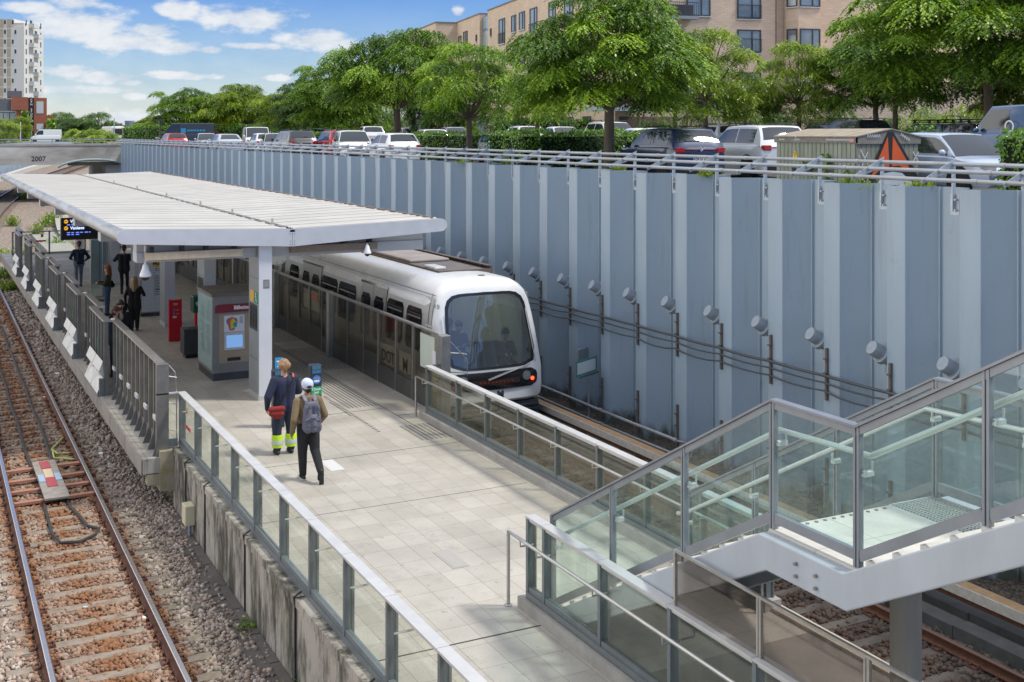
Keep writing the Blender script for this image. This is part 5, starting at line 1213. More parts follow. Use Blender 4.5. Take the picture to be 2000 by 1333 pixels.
# ------------------------------------------------------------------ people
SKIN = mat('skin', (0.52, 0.29, 0.20), .55, var=.06); SKIN2 = mat('tanned_skin', (0.38, 0.205, 0.13), .55, var=.06)
def cloth(name, c, var=.15): return mat(name, c, .85, var=var, vscale=9, bump=.25, bscale=28)
NAVY = cloth('navy_cloth', (0.018, 0.024, 0.055)); NAVYT = cloth('navy_trousers', (0.02, 0.028, 0.05)); BLKC = cloth('black_cloth', (0.010, 0.010, 0.012)); BLKT = cloth('charcoal_cloth', (0.016, 0.016, 0.018))
KHAKI = cloth('khaki_hoodie', (0.19, 0.135, 0.07)); HIVIS = mat('hi_vis_yellow', (0.50, 0.72, 0.02), .6, var=.08); REFL = mat('reflective_band', (0.50, 0.57, 0.62), .4, .2)
JEAN = cloth('blue_jeans', (0.055, 0.10, 0.19), .3); PJEAN = cloth('faded_jeans', (0.14, 0.20, 0.29), .3); OLIVE = cloth('olive_jacket', (0.045, 0.043, 0.028)); DKBL = cloth('dark_blue_jacket', (0.012, 0.022, 0.045))
SHOE = mat('dark_shoe', (0.015, 0.014, 0.014), .5); SHOEW = mat('canvas_shoe_white', (0.6, 0.6, 0.57), .6)
def hairm(n, c): return mat(n, c, .55, var=.35, vscale=40, bump=.5, bscale=60, stretch=(1, 1, .3))
HBLOND = hairm('sandy_hair', (0.30, 0.17, 0.08)); HBRN = hairm('brown_hair', (0.045, 0.025, 0.015)); HRED = hairm('auburn_hair', (0.22, 0.065, 0.025)); HFAIR = hairm('fair_hair', (0.30, 0.20, 0.10)); HDK = hairm('dark_hair', (0.012, 0.010, 0.009))

def remesh(name, mb, voxel, mats, prims, parent, smooth_it=3):
    """one continuous skin out of overlapping limbs; each face takes the material of the limb it lies nearest to"""
    tmp = mb.build('tmp_body', [mats[0]])
    m1 = tmp.modifiers.new('r', 'REMESH'); m1.mode = 'VOXEL'; m1.voxel_size = voxel
    m2 = tmp.modifiers.new('s', 'SMOOTH'); m2.factor = .5; m2.iterations = smooth_it
    dg = bpy.context.evaluated_depsgraph_get(); me = bpy.data.meshes.new_from_object(tmp.evaluated_get(dg))
    bpy.data.objects.remove(tmp)
    me.name = name; me.materials.clear()
    for m_ in mats: me.materials.append(m_)
    n = len(me.polygons)
    if prims is not None and len(mats) > 1:
        c = np.zeros(n * 3, np.float32); me.polygons.foreach_get('center', c); c = c.reshape(-1, 3)
        best = np.full(n, 1e9); idx = np.zeros(n, np.int32)
        for (a, b_, ra, rb, mi) in prims:
            a = np.array(a); b_ = np.array(b_); d = b_ - a; L2 = max(1e-9, d @ d)
            t = np.clip(((c - a) @ d) / L2, 0, 1); q = np.linalg.norm(c - (a + t[:, None] * d), axis=1) - (ra + (rb - ra) * t)
            k = q < best; best[k] = q[k]; idx[k] = mi
        me.polygons.foreach_set('material_index', idx)
    me.polygons.foreach_set('use_smooth', np.ones(n, bool)); me.update()
    o = bpy.data.objects.new(name, me); C.objects.link(o); ORG[o.name] = Vector((0, 0, 0))
    if parent is not None: o.parent = parent
    return o
class Body:
    def __init__(s): s.mb = MB(); s.pr = []
    def cap(s, a, b, ra, rb=None, mi=0, n=12):
        rb = ra if rb is None else rb; a = Vector(a); b = Vector(b)
        if (b - a).length < 1e-4: b = a + Vector((0, 0, 1e-3))
        d = (b - a).normalized(); pts = []; rad = []
        for k in range(5): t = PI / 2 * (1 - k / 4); pts.append(a - d * ra * math.sin(t)); rad.append(max(.0008, ra * math.cos(t)))
        for k in range(5): t = PI / 2 * k / 4; pts.append(b + d * rb * math.sin(t)); rad.append(max(.0008, rb * math.cos(t)))
        s.mb.tube(pts, rad, n); s.pr.append((tuple(a), tuple(b), ra, rb, mi))
    def chain(s, pts, rs_, mi):
        for (p, q_), (r0, r1) in zip(zip(pts[:-1], pts[1:]), zip(rs_[:-1], rs_[1:])): s.cap(p, q_, r0, r1, mi)
def hand(B, w_, d, side, mi, curl=.5, pal=None):
    """palm, four bent fingers of unequal length and a thumb from the side of the palm"""
    w_ = Vector(w_); d = Vector(d).normalized(); pn = Vector(pal or (side * -1.0, 0, 0)); pn = (pn - d * pn.dot(d)).normalized(); ac = d.cross(pn).normalized()
    B.cap(w_, w_ + d * .035, .026, .03, mi); 
    for k, (o, l) in enumerate(((-.03, .062), (-.011, .072), (.009, .068), (.027, .052))):
        k0 = w_ + d * .055 + ac * o; B.cap(w_ + d * .02 + ac * o * .7, k0, .016, .011, mi, 8)
        k1 = k0 + (d * (1 - .35 * curl) + pn * .5 * curl).normalized() * l * .55; k2 = k1 + (d * (1 - curl) + pn * curl).normalized() * l * .5
        B.cap(k0, k1, .010, .009, mi, 8); B.cap(k1, k2, .009, .0075, mi, 8)
    t0 = w_ + d * .012 - ac * .026; t1 = t0 + (d * .7 - ac * .55 + pn * .3).normalized() * .04; B.cap(t0, t1, .013, .011, mi, 8); B.cap(t1, t1 + (d * .8 + pn * .45).normalized() * .03, .010, .008, mi, 8)
def person(label, loc, face, height, mats, pose, voxel=.012, group=None):
    """mats: 0 skin 1 top 2 trousers 3 shoes 4 extra; local +Y is forward; face = heading in degrees from +Y clockwise"""
    t = thing('person', label, 'person', loc, group, -R(face)); t.scale = (height / 1.76,) * 3; ORG[t.name] = Vector((0, 0, 0))
    B = Body(); P = dict(lean=0, hip=.93, legs=((-.09, 0, 0, 0), (.09, 0, 0, 0)), arms=None, bulk=1.0, leg=1.0, head=(0, 0), long=1.0)
    P.update(pose); k = P['bulk']; ln = P['lean']; H = P['hip']
    def T(x, y, z): return (x, y + ln * (z - H), z)
    for sx in (-1, 1):
        B.cap(T(sx * .075, 0, H - .02), T(sx * .07, 0, 1.10), .118 * k, .112 * k, 2 if P.get('short') else 1)
        B.cap(T(sx * .07, 0, 1.10), T(sx * .085, -.005, 1.33), .112 * k, .115 * k, 1); B.cap(T(sx * .05, 0, 1.36), T(sx * .155, -.01, 1.375), .085 * k, .07 * k, 1)
        B.cap(T(sx * .085, 0, H - .06), T(sx * .085, 0, H + .04), .115 * k, .115 * k, 2)
        if P['long'] > 1: B.cap(T(sx * .085, 0, H - .18), T(sx * .075, 0, 1.0), .13 * k, .12 * k, 1)
    hx, hy = P['head']
    B.cap(T(0, 0, 1.38), T(hx * .4, hy * .4 + .01, 1.52), .06, .055, 0)
    hc = Vector(T(hx, hy + .01, 1.63)); fd = Vector(P.get('look', (0, 1, 0))).normalized(); rt = fd.cross(Vector((0, 0, 1))).normalized()
    B.cap(hc + Vector((0, 0, .035)) - fd * .018, hc + Vector((0, 0, -.03)) + fd * .012, .092, .074, 0); B.cap(hc - fd * .035 + Vector((0, 0, .03)), hc + fd * .02 + Vector((0, 0, .045)), .086, .08, 0)
    B.cap(hc + fd * .05 + Vector((0, 0, -.075)), hc + fd * .03 + Vector((0, 0, -.06)), .034, .04, 0)           # chin and jaw
    B.cap(hc + fd * .085 + Vector((0, 0, .02)), hc + fd * .108 + Vector((0, 0, -.018)), .012, .017, 0)          # nose
    for sx in (-1, 1): B.cap(hc + rt * sx * .092 - fd * .005 + Vector((0, 0, .02)), hc + rt * sx * .092 + Vector((0, 0, -.025)), .016, .012, 0)   # ears
    for (fx, ya, yk, lift) in P['legs']:
        # ya = foot forward, yk = knee forward, lift = foot raised (toe down)
        sx = 1 if fx > 0 else -1; hipp = Vector(T(sx * .09, 0, H - .03)); kn = Vector((fx * 1.02, yk, .50 + lift * .25)); an = Vector((fx, ya, .085 + lift)); lw = P['leg']
        B.cap(hipp, kn, .092 * lw, .068 * lw, 2); B.cap(kn, an + Vector((0, 0, .02)), .066 * lw, .050 * lw, P.get('shin', 2))
        if P.get('cuff'): B.cap(an + Vector((0, -.005, .06)), an + Vector((0, .01, .0)), .066, .07, 2)
        ft = Vector((0, 1, 0)) if lift < .05 else Vector((0, .35, -.94)); toe = an + ft * .15 + Vector((0, 0, -.055 if lift < .05 else 0))
        heel = an + (Vector((0, -.05, -.045)) if lift < .05 else Vector((0, -.05, .02)))
        B.cap(heel, an + ft * .06 + Vector((0, 0, -.045)) * (1 if lift < .05 else 0), .040, .045, 3); B.cap(an + ft * .05 + Vector((0, 0, -.045)) * (1 if lift < .05 else 0), toe, .045, .036, 3)
        P.setdefault('feet', []).append((an, ft))
    for i, sx in enumerate((-1, 1)):
        a = (P['arms'] or (((sx * .26, -.03, 1.12), (sx * .27, .05, .88)),) * 2)[i]
        sh = Vector(T(sx * .185, -.01, 1.385)); e = Vector(a[0]); wv = Vector(a[1]); kk = P.get('sleeve', 1.0)
        B.cap(sh, e, .066 * k * kk, .053 * k * kk, 1); B.cap(e, wv, .052 * k * kk, .036 * kk, 1)
        if len(a) < 3 or a[2]: hand(B, wv + (wv - e).normalized() * .012, (wv - e), sx, 0, .55, a[3] if len(a) > 3 else None)
    body = remesh('body', B.mb, voxel, mats, B.pr, t)
    return t, hc, fd, rt
def hair(t, hc, fd, rt, m, caps, voxel=.014, name='hair'):
    B = Body(); Z = Vector((0, 0, 1))
    for (a, b_, r0, r1) in caps:
        f = lambda q: hc + rt * q[0] + fd * q[1] + Z * q[2]
        B.cap(f(a), f(b_), r0, r1)
    return remesh(name, B.mb, voxel, [m], None, t, 2)
def face_marks(t, hc, fd, rt, eye=True, beard=None, mouth=True):
    Z = Vector((0, 0, 1)); b = MB()
    for sx in (-1, 1): b.ball(hc + rt * sx * .034 + fd * .084 + Z * .018, .011, .008, .007); b.tube([hc + rt * sx * .052 + fd * .082 + Z * .042, hc + rt * sx * .02 + fd * .094 + Z * .046], .005, 5)
    b.build('eyes', INK, t)
    if mouth: b = MB(); b.tube([hc + rt * -.024 + fd * .086 - Z * .048, hc + fd * .094 - Z * .046, hc + rt * .024 + fd * .086 - Z * .048], .006, 5); b.build('mouth', flat('lip', (.30, .11, .09), .5), t)
    if beard: b = MB(); b.tube([hc + rt * -.032 + fd * .078 - Z * .045, hc + rt * -.012 + fd * .097 - Z * .034, hc + rt * .012 + fd * .097 - Z * .034, hc + rt * .032 + fd * .078 - Z * .045], .010, 6); b.ball(hc + fd * .07 - Z * .085, .038, .03, .026); b.build('beard', beard, t)
def local(o, parent):
    o.parent = parent; return o
SHORT = [((0, -.02, .055), (0, .02, .06), .098, .088), ((0, -.05, .02), (0, -.055, -.03), .075, .06), ((-.06, 0, .04), (-.07, .0, .0), .05, .03), ((.06, 0, .04), (.07, .0, .0), .05, .03), ((-.04, .05, .085), (.04, .05, .085), .045, .045)]
# man in navy work clothes with yellow ankle bands
t, hc, fd, rt = person('man in navy work clothes with hi vis ankle bands and red bag walking away', (6.17, 21.5, 0), -4, 1.78, [SKIN, NAVY, NAVYT, SHOE], dict(bulk=1.18, leg=1.42, long=1, sleeve=1.18,
    legs=((-.135, .02, .03, 0), (.125, .0, .02, 0)), arms=(((-.335, -.04, 1.10), (-.32, .05, .87)), ((.31, .08, 1.13), (.20, .30, 1.05))), lean=.02, cuff=True, look=(.12, 1, -.1)), .0095)
hair(t, hc, fd, rt, HBLOND, SHORT + [((-.05, -.06, .02), (.05, -.06, .02), .07, .07), ((0, -.07, -.02), (0, -.07, -.07), .065, .045), ((.075, -.01, .01), (.075, 0, -.04), .04, .03), ((-.075, -.01, .01), (-.075, 0, -.04), .04, .03)])
b = MB()
for (fx, ya) in ((-.135, .02), (.125, .0)):
    y = ya - .003; b.lathe([(.099, .14), (.101, .15), (.104, .36), (.102, .37)], (fx, y, 0), 18, mi=0); b.lathe([(.1055, .20), (.1065, .205), (.1065, .265), (.1055, .27)], (fx, y, 0), 18, mi=1)
b.build('ankle_bands', [HIVIS, REFL], t, smooth=40)
b = MB(); b.tube([(.13, .07, 1.47), (.15, -.04, 1.475), (.11, -.135, 1.36), (.0, -.165, 1.20), (-.12, -.155, 1.04), (-.17, -.13, .95)], .018, 6)
bs = tag(thing('shoulder_bag', 'red shoulder bag on a black strap at the hip of the navy man', 'bag', (6.17, 21.5, 0), None, R(4)), None)
bs.scale = (1.78 / 1.76,) * 3; ORG[bs.name] = Vector((0, 0, 0))
b.build('strap', BLKC, bs, smooth=60)
b = MB(); b.tube([(.155, -.02, 1.485), (.135, -.10, 1.43)], .022, 6); b.build('strap_tab', flat('orange_tab', (.55, .10, .05), .6), bs)
Bg = Body(); Bg.cap((-.30, -.10, .88), (-.10, -.16, .89), .055, .055); Bg.cap((-.28, -.10, .80), (-.12, -.15, .80), .06, .06); Bg.cap((-.22, -.12, .74), (-.14, -.145, .75), .045, .045)
remesh('bag', Bg.mb, .014, [cloth('red_bag', (0.24, 0.022, 0.018))], None, bs)
# man in khaki hoodie, white cap, rucksack
t, hc, fd, rt = person('man in khaki hoodie and white cap walking away with a grey rucksack', (6.08, 19.72, 0), -2, 1.74, [SKIN2, KHAKI, BLKT, SHOE], dict(bulk=1.06, leg=1.3, sleeve=1.2, lean=.06,
    legs=((-.085, .03, .05, 0), (.10, -.36, -.07, .13)), arms=(((-.285, -.10, 1.10), (-.30, -.02, .86)), ((.30, -.02, 1.12), (.28, .16, .95))), look=(0, 1, -.12)), .0095)
hair(t, hc, fd, rt, HDK, [((0, -.045, -.02), (0, -.055, -.055), .068, .055), ((.06, -.01, -.02), (.06, 0, -.04), .035, .025), ((-.06, -.01, -.02), (-.06, 0, -.04), .035, .025)])
cp = hair(t, hc, fd, rt, mat('white_cap', (0.62, 0.64, 0.70), .7, col2=(.50, .56, .72), vscale=6), [((0, -.028, .045), (0, .02, .06), .108, .098), ((-.05, .10, .04), (.05, .10, .04), .02, .02), ((-.04, .16, .03), (.04, .16, .03), .012, .012), ((0, .12, .035), (0, .14, .035), .05, .04)], .012, 'cap')
b = MB(); b.ball(hc - fd * .125 - Vector((0, 0, -.005)), .045, .014, .03); b.build('cap_opening', INK, t)
hood = hair(t, hc, fd, rt, KHAKI, [((-.09, -.02, -.20), (-.03, -.10, -.19), .05, .05), ((.09, -.02, -.20), (.03, -.10, -.19), .05, .05), ((-.04, -.11, -.20), (.04, -.11, -.20), .055, .055), ((0, -.13, -.25), (0, -.13, -.30), .05, .03)], .012, 'hood')
for (fx, ya, z, lift) in ((-.085, .03, 0, 0), (.10, -.36, .13, 1)):
    b = MB()
    if not lift: b.obox((fx, ya + .05, .018), (.088, .27, .034)); b.obox((fx, ya + .14, .045), (.08, .07, .05))
    else: b.obox((fx, ya - .055, .135), (.088, .03, .27))
    b.build('shoe_sole', SHOEW if not lift else RUBBER, t, bevel=.012)
rk = tag(thing('rucksack', 'grey rucksack on the back of the white capped man', 'rucksack', (6.08, 19.72, 0), None, R(2)), None); rk.scale = (1.74 / 1.76,) * 3; ORG[rk.name] = Vector((0, 0, 0))
RKM = cloth('grey_rucksack', (0.125, 0.125, 0.165), .12)
Bg = Body()
for sx in (-1, 1): Bg.cap((sx * .085, -.20, .98), (sx * .07, -.19, 1.30), .095, .08); Bg.cap((sx * .09, -.25, .95), (sx * .085, -.25, 1.08), .075, .07)
Bg.cap((-.06, -.19, 1.36), (.06, -.19, 1.36), .06, .06); Bg.cap((0, -.29, .96), (0, -.28, 1.12), .07, .06)
remesh('bag', Bg.mb, .013, [RKM], None, rk)
b = MB(); b.tube([(-.15, -.315, 1.10), (-.06, -.345, 1.16), (.06, -.345, 1.16), (.15, -.315, 1.10)], .008, 5); b.tube([(-.13, -.29, 1.22), (-.07, -.275, 1.36), (.07, -.275, 1.36), (.13, -.29, 1.22)], .008, 5); b.tube([(-.14, -.33, 1.0), (0, -.365, 1.02), (.14, -.33, 1.0)], .007, 5); b.build('zip', flat('zip_dark', (.04, .04, .055), .5), rk)
b = MB(); b.obox((.0, -.345, 1.205), (.09, .02, .022)); b.build('label_patch', flat('patch', (.25, .25, .30), .5), rk)
RKS = cloth('rucksack_strap', (0.19, 0.19, 0.25), .1)
for sx in (-1, 1):
    b = MB(); b.bar((sx * .085, -.15, 1.42), (sx * .055, -.20, 1.28), .06, .02, (0, 1, .3)); b.bar((sx * .10, -.03, 1.505), (sx * .085, -.15, 1.42), .06, .02, (0, .5, 1)); b.bar((sx * .13, .09, 1.44), (sx * .10, -.03, 1.505), .06, .02, (0, -.3, 1)); b.build('shoulder_strap', RKS, rk)
# distant passengers on the platform
t, hc, fd, rt = person('man in dark blue jacket with rucksack and pale jeans walking down the platform', (5.67, 48.6, 0), -8, 1.80, [SKIN, DKBL, PJEAN, SHOE], dict(bulk=1.1, leg=1.0, lean=.02, legs=((-.10, -.03, 0, 0), (.10, .10, .10, 0)), arms=(((-.34, -.06, 1.13), (-.24, .14, 1.06)), ((.36, -.08, 1.12), (.27, .10, 1.0)))), .013)
hair(t, hc, fd, rt, HBRN, SHORT[:3]); Bg = Body(); Bg.cap((-.06, -.16, 1.02), (-.06, -.15, 1.32), .09, .08); Bg.cap((.06, -.16, 1.02), (.06, -.15, 1.32), .09, .08)
o = tag(thing('rucksack', 'dark rucksack on the back of the man in pale jeans', 'rucksack', (5.67, 48.6, 0), None, R(8)), None); remesh('bag', Bg.mb, .02, [DKBL], None, o)
t, hc, fd, rt = person('red haired woman in olive jacket and blue jeans looking at her phone', (5.62, 40.5, 0), -75, 1.68, [SKIN, OLIVE, JEAN, SHOE], dict(bulk=.95, leg=1.05, legs=((-.08, .02, .02, 0), (.08, .0, .0, 0)), arms=(((-.24, .06, 1.12), (-.12, .30, 1.14)), ((.24, .06, 1.12), (.10, .30, 1.16))), look=(0, 1, -.35)), .013)
hair(t, hc, fd, rt, HRED, SHORT + [((0, -.06, 0), (0, -.10, -.28), .085, .07), ((.06, -.03, 0), (.08, -.06, -.26), .06, .05), ((-.06, -.03, 0), (-.08, -.06, -.26), .06, .05)], .016)
b = MB(); b.obox((-.01, .40, 1.19), (.075, .012, .14), Matrix.Rotation(.5, 3, 'X')); b.build('phone', BLACK, t)
Bg = Body(); Bg.cap((.22, -.12, .98), (.22, .08, .98), .09, .08); Bg.cap((.22, -.10, 1.08), (.22, .06, 1.08), .06, .06)
o = tag(thing('handbag', 'dark handbag under the arm of the red haired woman', 'bag', (5.62, 40.5, 0), None, R(75)), None); remesh('bag', Bg.mb, .02, [BLKC], None, o)
t, hc, fd, rt = person('man in black jacket standing beyond the dome camera, head hidden by canopy', (6.93, 45.7, 0), 20, 1.84, [SKIN, BLKC, BLKT, SHOE], dict(bulk=1.12, leg=.95, legs=((-.07, -.05, 0, 0), (.10, .12, .08, 0)), arms=(((-.34, .05, 1.20), (-.20, .25, 1.28)), ((.33, -.02, 1.12), (.30, .06, .92)))), .014)
hair(t, hc, fd, rt, HDK, SHORT[:3])
t, hc, fd, rt = person('blonde woman in long black coat standing with her back turned', (5.92, 37.0, 0), 15, 1.66, [SKIN, BLKC, BLKC, SHOE], dict(bulk=1.05, leg=1.28, long=2, legs=((-.08, .0, .0, 0), (.08, .06, .05, 0)), arms=(((-.29, -.02, 1.13), (-.28, .08, .92)), ((.30, .03, 1.15), (.20, .24, 1.22)))), .013)
hair(t, hc, fd, rt, HFAIR, SHORT + [((0, -.07, 0), (0, -.12, -.30), .09, .06), ((.06, -.04, 0), (.09, -.07, -.28), .065, .05), ((-.06, -.04, 0), (-.09, -.07, -.28), .065, .05)], .016)
Bg = Body(); Bg.cap((-.30, -.02, .78), (-.30, .10, .78), .10, .10); Bg.cap((-.30, -.02, .66), (-.30, .10, .66), .09, .09)
o = tag(thing('tote_bag', 'black tote bag on the arm of the blonde woman', 'bag', (5.92, 37.0, 0), None, R(-15)), None); remesh('bag', Bg.mb, .02, [BLKC], None, o)
t, hc, fd, rt = person('man with moustache in black jacket facing the camera behind the platform screen', (4.60, 30.95, 0), 172, 1.80, [SKIN, BLKC, NAVYT, SHOE], dict(bulk=1.08, legs=((-.1, 0, 0, 0), (.1, .05, .03, 0)), look=(.12, 1, -.05)), .012)
hair(t, hc, fd, rt, HBRN, SHORT[:4]); face_marks(t, hc, fd, rt, beard=HBRN)
b = MB(); b.ball((0, .115, 1.36), .05, .03, .09); b.build('shirt_front', mat('grey_shirt', (.30, .27, .25), .8), t)
t, hc, fd, rt = person('man with short brown hair turned to his friend behind the platform screen', (4.36, 30.1, 0), 60, 1.76, [SKIN, DKBL, NAVYT, SHOE], dict(bulk=1.08, legs=((-.1, 0, 0, 0), (.1, .05, .03, 0))), .012)
hair(t, hc, fd, rt, hairm('chestnut_hair', (0.085, 0.042, 0.022)), SHORT[:4]); face_marks(t, hc, fd, rt)
# passengers in the train
SIT = dict(hip=.48, legs=((-.1, .42, .42, 0), (.1, .42, .42, 0)))
def sitter(label, loc, face, mats, phone=False, voxel=.014, cap=None):
    t = thing('person', label, 'person', loc, None, -R(face)); ORG[t.name] = Vector((0, 0, 0)); B = Body()
    for sx in (-1, 1):
        B.cap((sx * .08, 0, .52), (sx * .08, .01, .86), .12, .115, 1); B.cap((sx * .05, .01, .90), (sx * .15, .0, .92), .085, .07, 1); B.cap((sx * .09, .02, .50), (sx * .10, .42, .50), .09, .07, 2); B.cap((sx * .10, .42, .50), (sx * .10, .42, .10), .066, .05, 2); B.cap((sx * .1, .40, .05), (sx * .1, .55, .04), .04, .035, 3)
        e = (sx * .26, .06, .68); w_ = (sx * .08, .27, .72); B.cap((sx * .185, 0, .93), e, .065, .055, 1); B.cap(e, w_, .05, .036, 1); hand(B, w_, Vector(w_) - Vector(e), sx, 0, .6)
    B.cap((0, .01, .92), (0, .03, 1.06), .055, .05, 0); hc = Vector((0, .06, 1.17)); fd = Vector((0, 1, -.25)).normalized(); rt = Vector((1, 0, 0))
    B.cap(hc + Vector((0, 0, .035)), hc + Vector((0, .02, -.03)), .092, .074, 0); B.cap(hc + Vector((0, .07, -.07)), hc + Vector((0, .03, -.06)), .034, .04, 0); B.cap(hc + fd * .09, hc + fd * .11 - Vector((0, 0, .03)), .012, .016, 0)
    for sx in (-1, 1): B.cap(hc + rt * sx * .092, hc + rt * sx * .092 - Vector((0, 0, .03)), .015, .012, 0)
    remesh('body', B.mb, voxel, mats, B.pr, t); hair(t, hc, fd, rt, cap or HDK, SHORT, .016); 
    if phone: b = MB(); b.obox((0, .33, .78), (.07, .012, .14), Matrix.Rotation(.6, 3, 'X')); b.build('phone', BLACK, t)
    return t
sitter('passenger in dark coat and cap behind the windscreen looking at a phone', (XC + .72, 24.72, 0.12), 188, [SKIN, BLKC, BLKT, SHOE], True)
sitter('passenger in dark clothes seated further back inside the train', (XC + .22, 26.3, 0.10), 180, [SKIN, BLKT, BLKT, SHOE], cap=HBRN)
t, hc, fd, rt = person('passenger in brown coat standing with back against the train windscreen', (XC - .62, 24.95, 0), 10, 1.72, [SKIN, cloth('brown_coat', (.10, .05, .035)), BLKT, SHOE], dict(bulk=1.05), .016)
hair(t, hc, fd, rt, HBRN, SHORT, .018)
# ------------------------------------------------------------------ parked vehicles
CGL = mat('car_glass', (0.02, 0.028, 0.036), .04, 0, spec=.9); CTY = mat('tyre', (0.018, 0.018, 0.018), .8); CRIM = mat('alloy_rim', (0.45, 0.45, 0.46), .3, .7)
CRED = mat('car_tail_lamp', (0.42, 0.008, 0.012), .2, coat=.5); CLMP = mat('car_head_lamp', (0.5, 0.52, 0.54), .12, .3, coat=.6); CBLK = mat('car_black_trim', (0.016, 0.016, 0.018), .5); PLT = mat('number_plate', (0.72, 0.73, 0.72), .4); CCHR = mat('chrome', (0.6, 0.6, 0.62), .15, 1.0)
_paint = {}
def paint(nm, c):
    if nm not in _paint: _paint[nm] = mat('paint_' + nm, c, .28, .15 if sum(c) < 1.2 else 0, coat=.7)
    return _paint[nm]
PW = ('white', (0.78, 0.79, 0.79)); PS = ('silver', (0.45, 0.48, 0.53)); PG = ('grey', (0.22, 0.23, 0.25)); PN = ('midnight_blue', (0.016, 0.036, 0.095)); PK = ('black', (0.012, 0.012, 0.014)); PR = ('red', (0.42, 0.012, 0.015)); PB = ('light_blue', (0.42, 0.50, 0.62)); PV = ('blue', (0.05, 0.11, 0.24)); PD = ('anthracite', (0.05, 0.052, 0.056))
KINDS_ = {  # length, width, height, belt, windscreen base, roof front, roof rear, tail base, bonnet height
    'hatch': (3.95, 1.70, 1.48, .92, 1.00, .25, -1.45, -1.90, .86), 'suv': (4.25, 1.80, 1.62, 1.02, 1.05, .35, -1.62, -2.05, .98), 'estate': (4.55, 1.80, 1.47, .92, 1.05, .2, -1.85, -2.20, .86),
    'saloon': (4.6, 1.80, 1.43, .90, 1.05, .2, -1.05, -1.80, .85), 'van': (4.9, 1.92, 1.97, 1.15, 1.75, 1.05, -2.35, -2.42, 1.05), 'big_van': (5.4, 2.0, 2.42, 1.35, 1.95, 1.2, -2.6, -2.66, 1.2)}
def car(label, kind, pc, u, D, head, plate=None, group='cars parked behind the blue wall', rails=False, detail=True, z=None, cat='car', nm='parked_car', pos=None):
    Lc, W, H, bl, ws, rf, rr2, tb, bh = KINDS_[kind]; p = pos or at(u, D); z = gz(p[0]) if z is None else z
    t = thing(nm, label, cat, (p[0], p[1], z), group, -R(head)); ORG[t.name] = Vector((0, 0, 0)); M_ = paint(*pc)
    hl_, hw_ = Lc / 2, W / 2; wr = .33 if kind != 'suv' else .35
    def sm(a, b_, x): x = max(0, min(1, (x - a) / (b_ - a))); return x * x * (3 - 2 * x)
    def belt(y):
        if y > ws - .1: return bl - .02 - (bl - bh) * sm(ws - .1, ws + .3, y) - (bh - .55) * sm(hl_ - .55, hl_ + .05, y) ** 1.5
        return bl + .02 * sm(1, -2, y) - (.30 if kind != 'saloon' else .12) * sm(-hl_ + .12, -hl_ - .12, y)
    def half(y): return hw_ * (1 - .16 * sm(hl_ - .75, hl_ + .05, y) ** 1.6 - .10 * sm(-hl_ + .5, -hl_ - .02, y) ** 1.6)
    ys_ = [-hl_, -hl_ + .06, -hl_ + .2, -hl_ + .5, -1.2, -.6, 0, .6, 1.0, 1.3, hl_ - .6, hl_ - .3, hl_ - .1, hl_]
    rows = []
    for i, y in enumerate(ys_):
        w_ = half(y) * (.94 if i in (0, len(ys_) - 1) else 1); zb = belt(y); lo = .20 if 0 < i < len(ys_) - 1 else .28
        half_pts = [(w_ * .90, lo), (w_ * .985, lo + .10), (w_, .48), (w_ * .992, zb - .16), (w_ * .965, zb - .05), (w_ * .90, zb), (w_ * .45, zb + .025)]
        rows.append([(x, y, z_) for x, z_ in half_pts] + [(-x, y, z_) for x, z_ in half_pts[::-1]])
    b = MB(); b.grid(rows, closed=True); n = len(rows[0]); b.add(rows[0], [tuple(range(n))]); b.add(rows[-1], [tuple(range(n - 1, -1, -1))])
    # cabin
    wt = hw_ * (.74 if 'van' not in kind else .88); wb = hw_ * .93
    def top(y):
        if y > rf: f = (ws - y) / (ws - rf); e = f ** .85
        elif y < rr2: f = (y - tb) / (rr2 - tb); e = f ** .7
        else: e = 1 
        e = max(0, min(1, e)); arch = 0.03 * (1 - ((y - (rf + rr2) / 2) / ((rf - rr2) / 2)) ** 2) if rr2 <= y <= rf else 0
        return bl - .03 + (H - .03 - bl) * e + arch
    cy = [tb] + [tb + (rr2 - tb) * f for f in (.25, .5, .75, 1)] + [rr2 + (rf - rr2) * f for f in (.15, .3, .5, .7, .85, 1)] + [rf + (ws - rf) * f for f in (.2, .4, .6, .8, 1)]
    def cab(y, s):   # s 0..1 belt to roof edge
        zt_ = top(y) - .045; z0_ = bl - .03; 
        hx_ = wb + (wt - wb) * s ** 1.25 * min(1, (zt_ - z0_) / (H - .1 - bl)); return hx_, z0_ + (zt_ - z0_) * s
    rows = []
    for y in cy:
        hp_ = [cab(y, s) for s in (0, .35, .7, 1)]; xe, ze = hp_[-1]; hp_ += [(xe - .05, ze + .035), (xe * .5, top(y) + .006)]
        rows.append([(x, y, z_) for x, z_ in hp_] + [(-x, y, z_) for x, z_ in hp_[::-1]])
    b.grid(rows); b.build('body', M_, t, smooth=32)
    if not detail: pass
    # glass
    def topglass(name, ya, yb_, f0, f1, wf):
        g = MB(); rows = []
        for k in range(6):
            y = ya + (yb_ - ya) * (f0 + (f1 - f0) * k / 5); xe = cab(y, 1)[0] * wf
            nd = .012
            rows.append([(xe * s, y + (nd if yb_ > ya and ya >= rf else -nd), top(y) + .012 - .03 * abs(s) ** 4) for s in (-1, -.6, 0, .6, 1)])
        g.grid(rows); g.build(name, CGL, t, smooth=180)
    topglass('windscreen', rf, ws, .06, .97, .95)
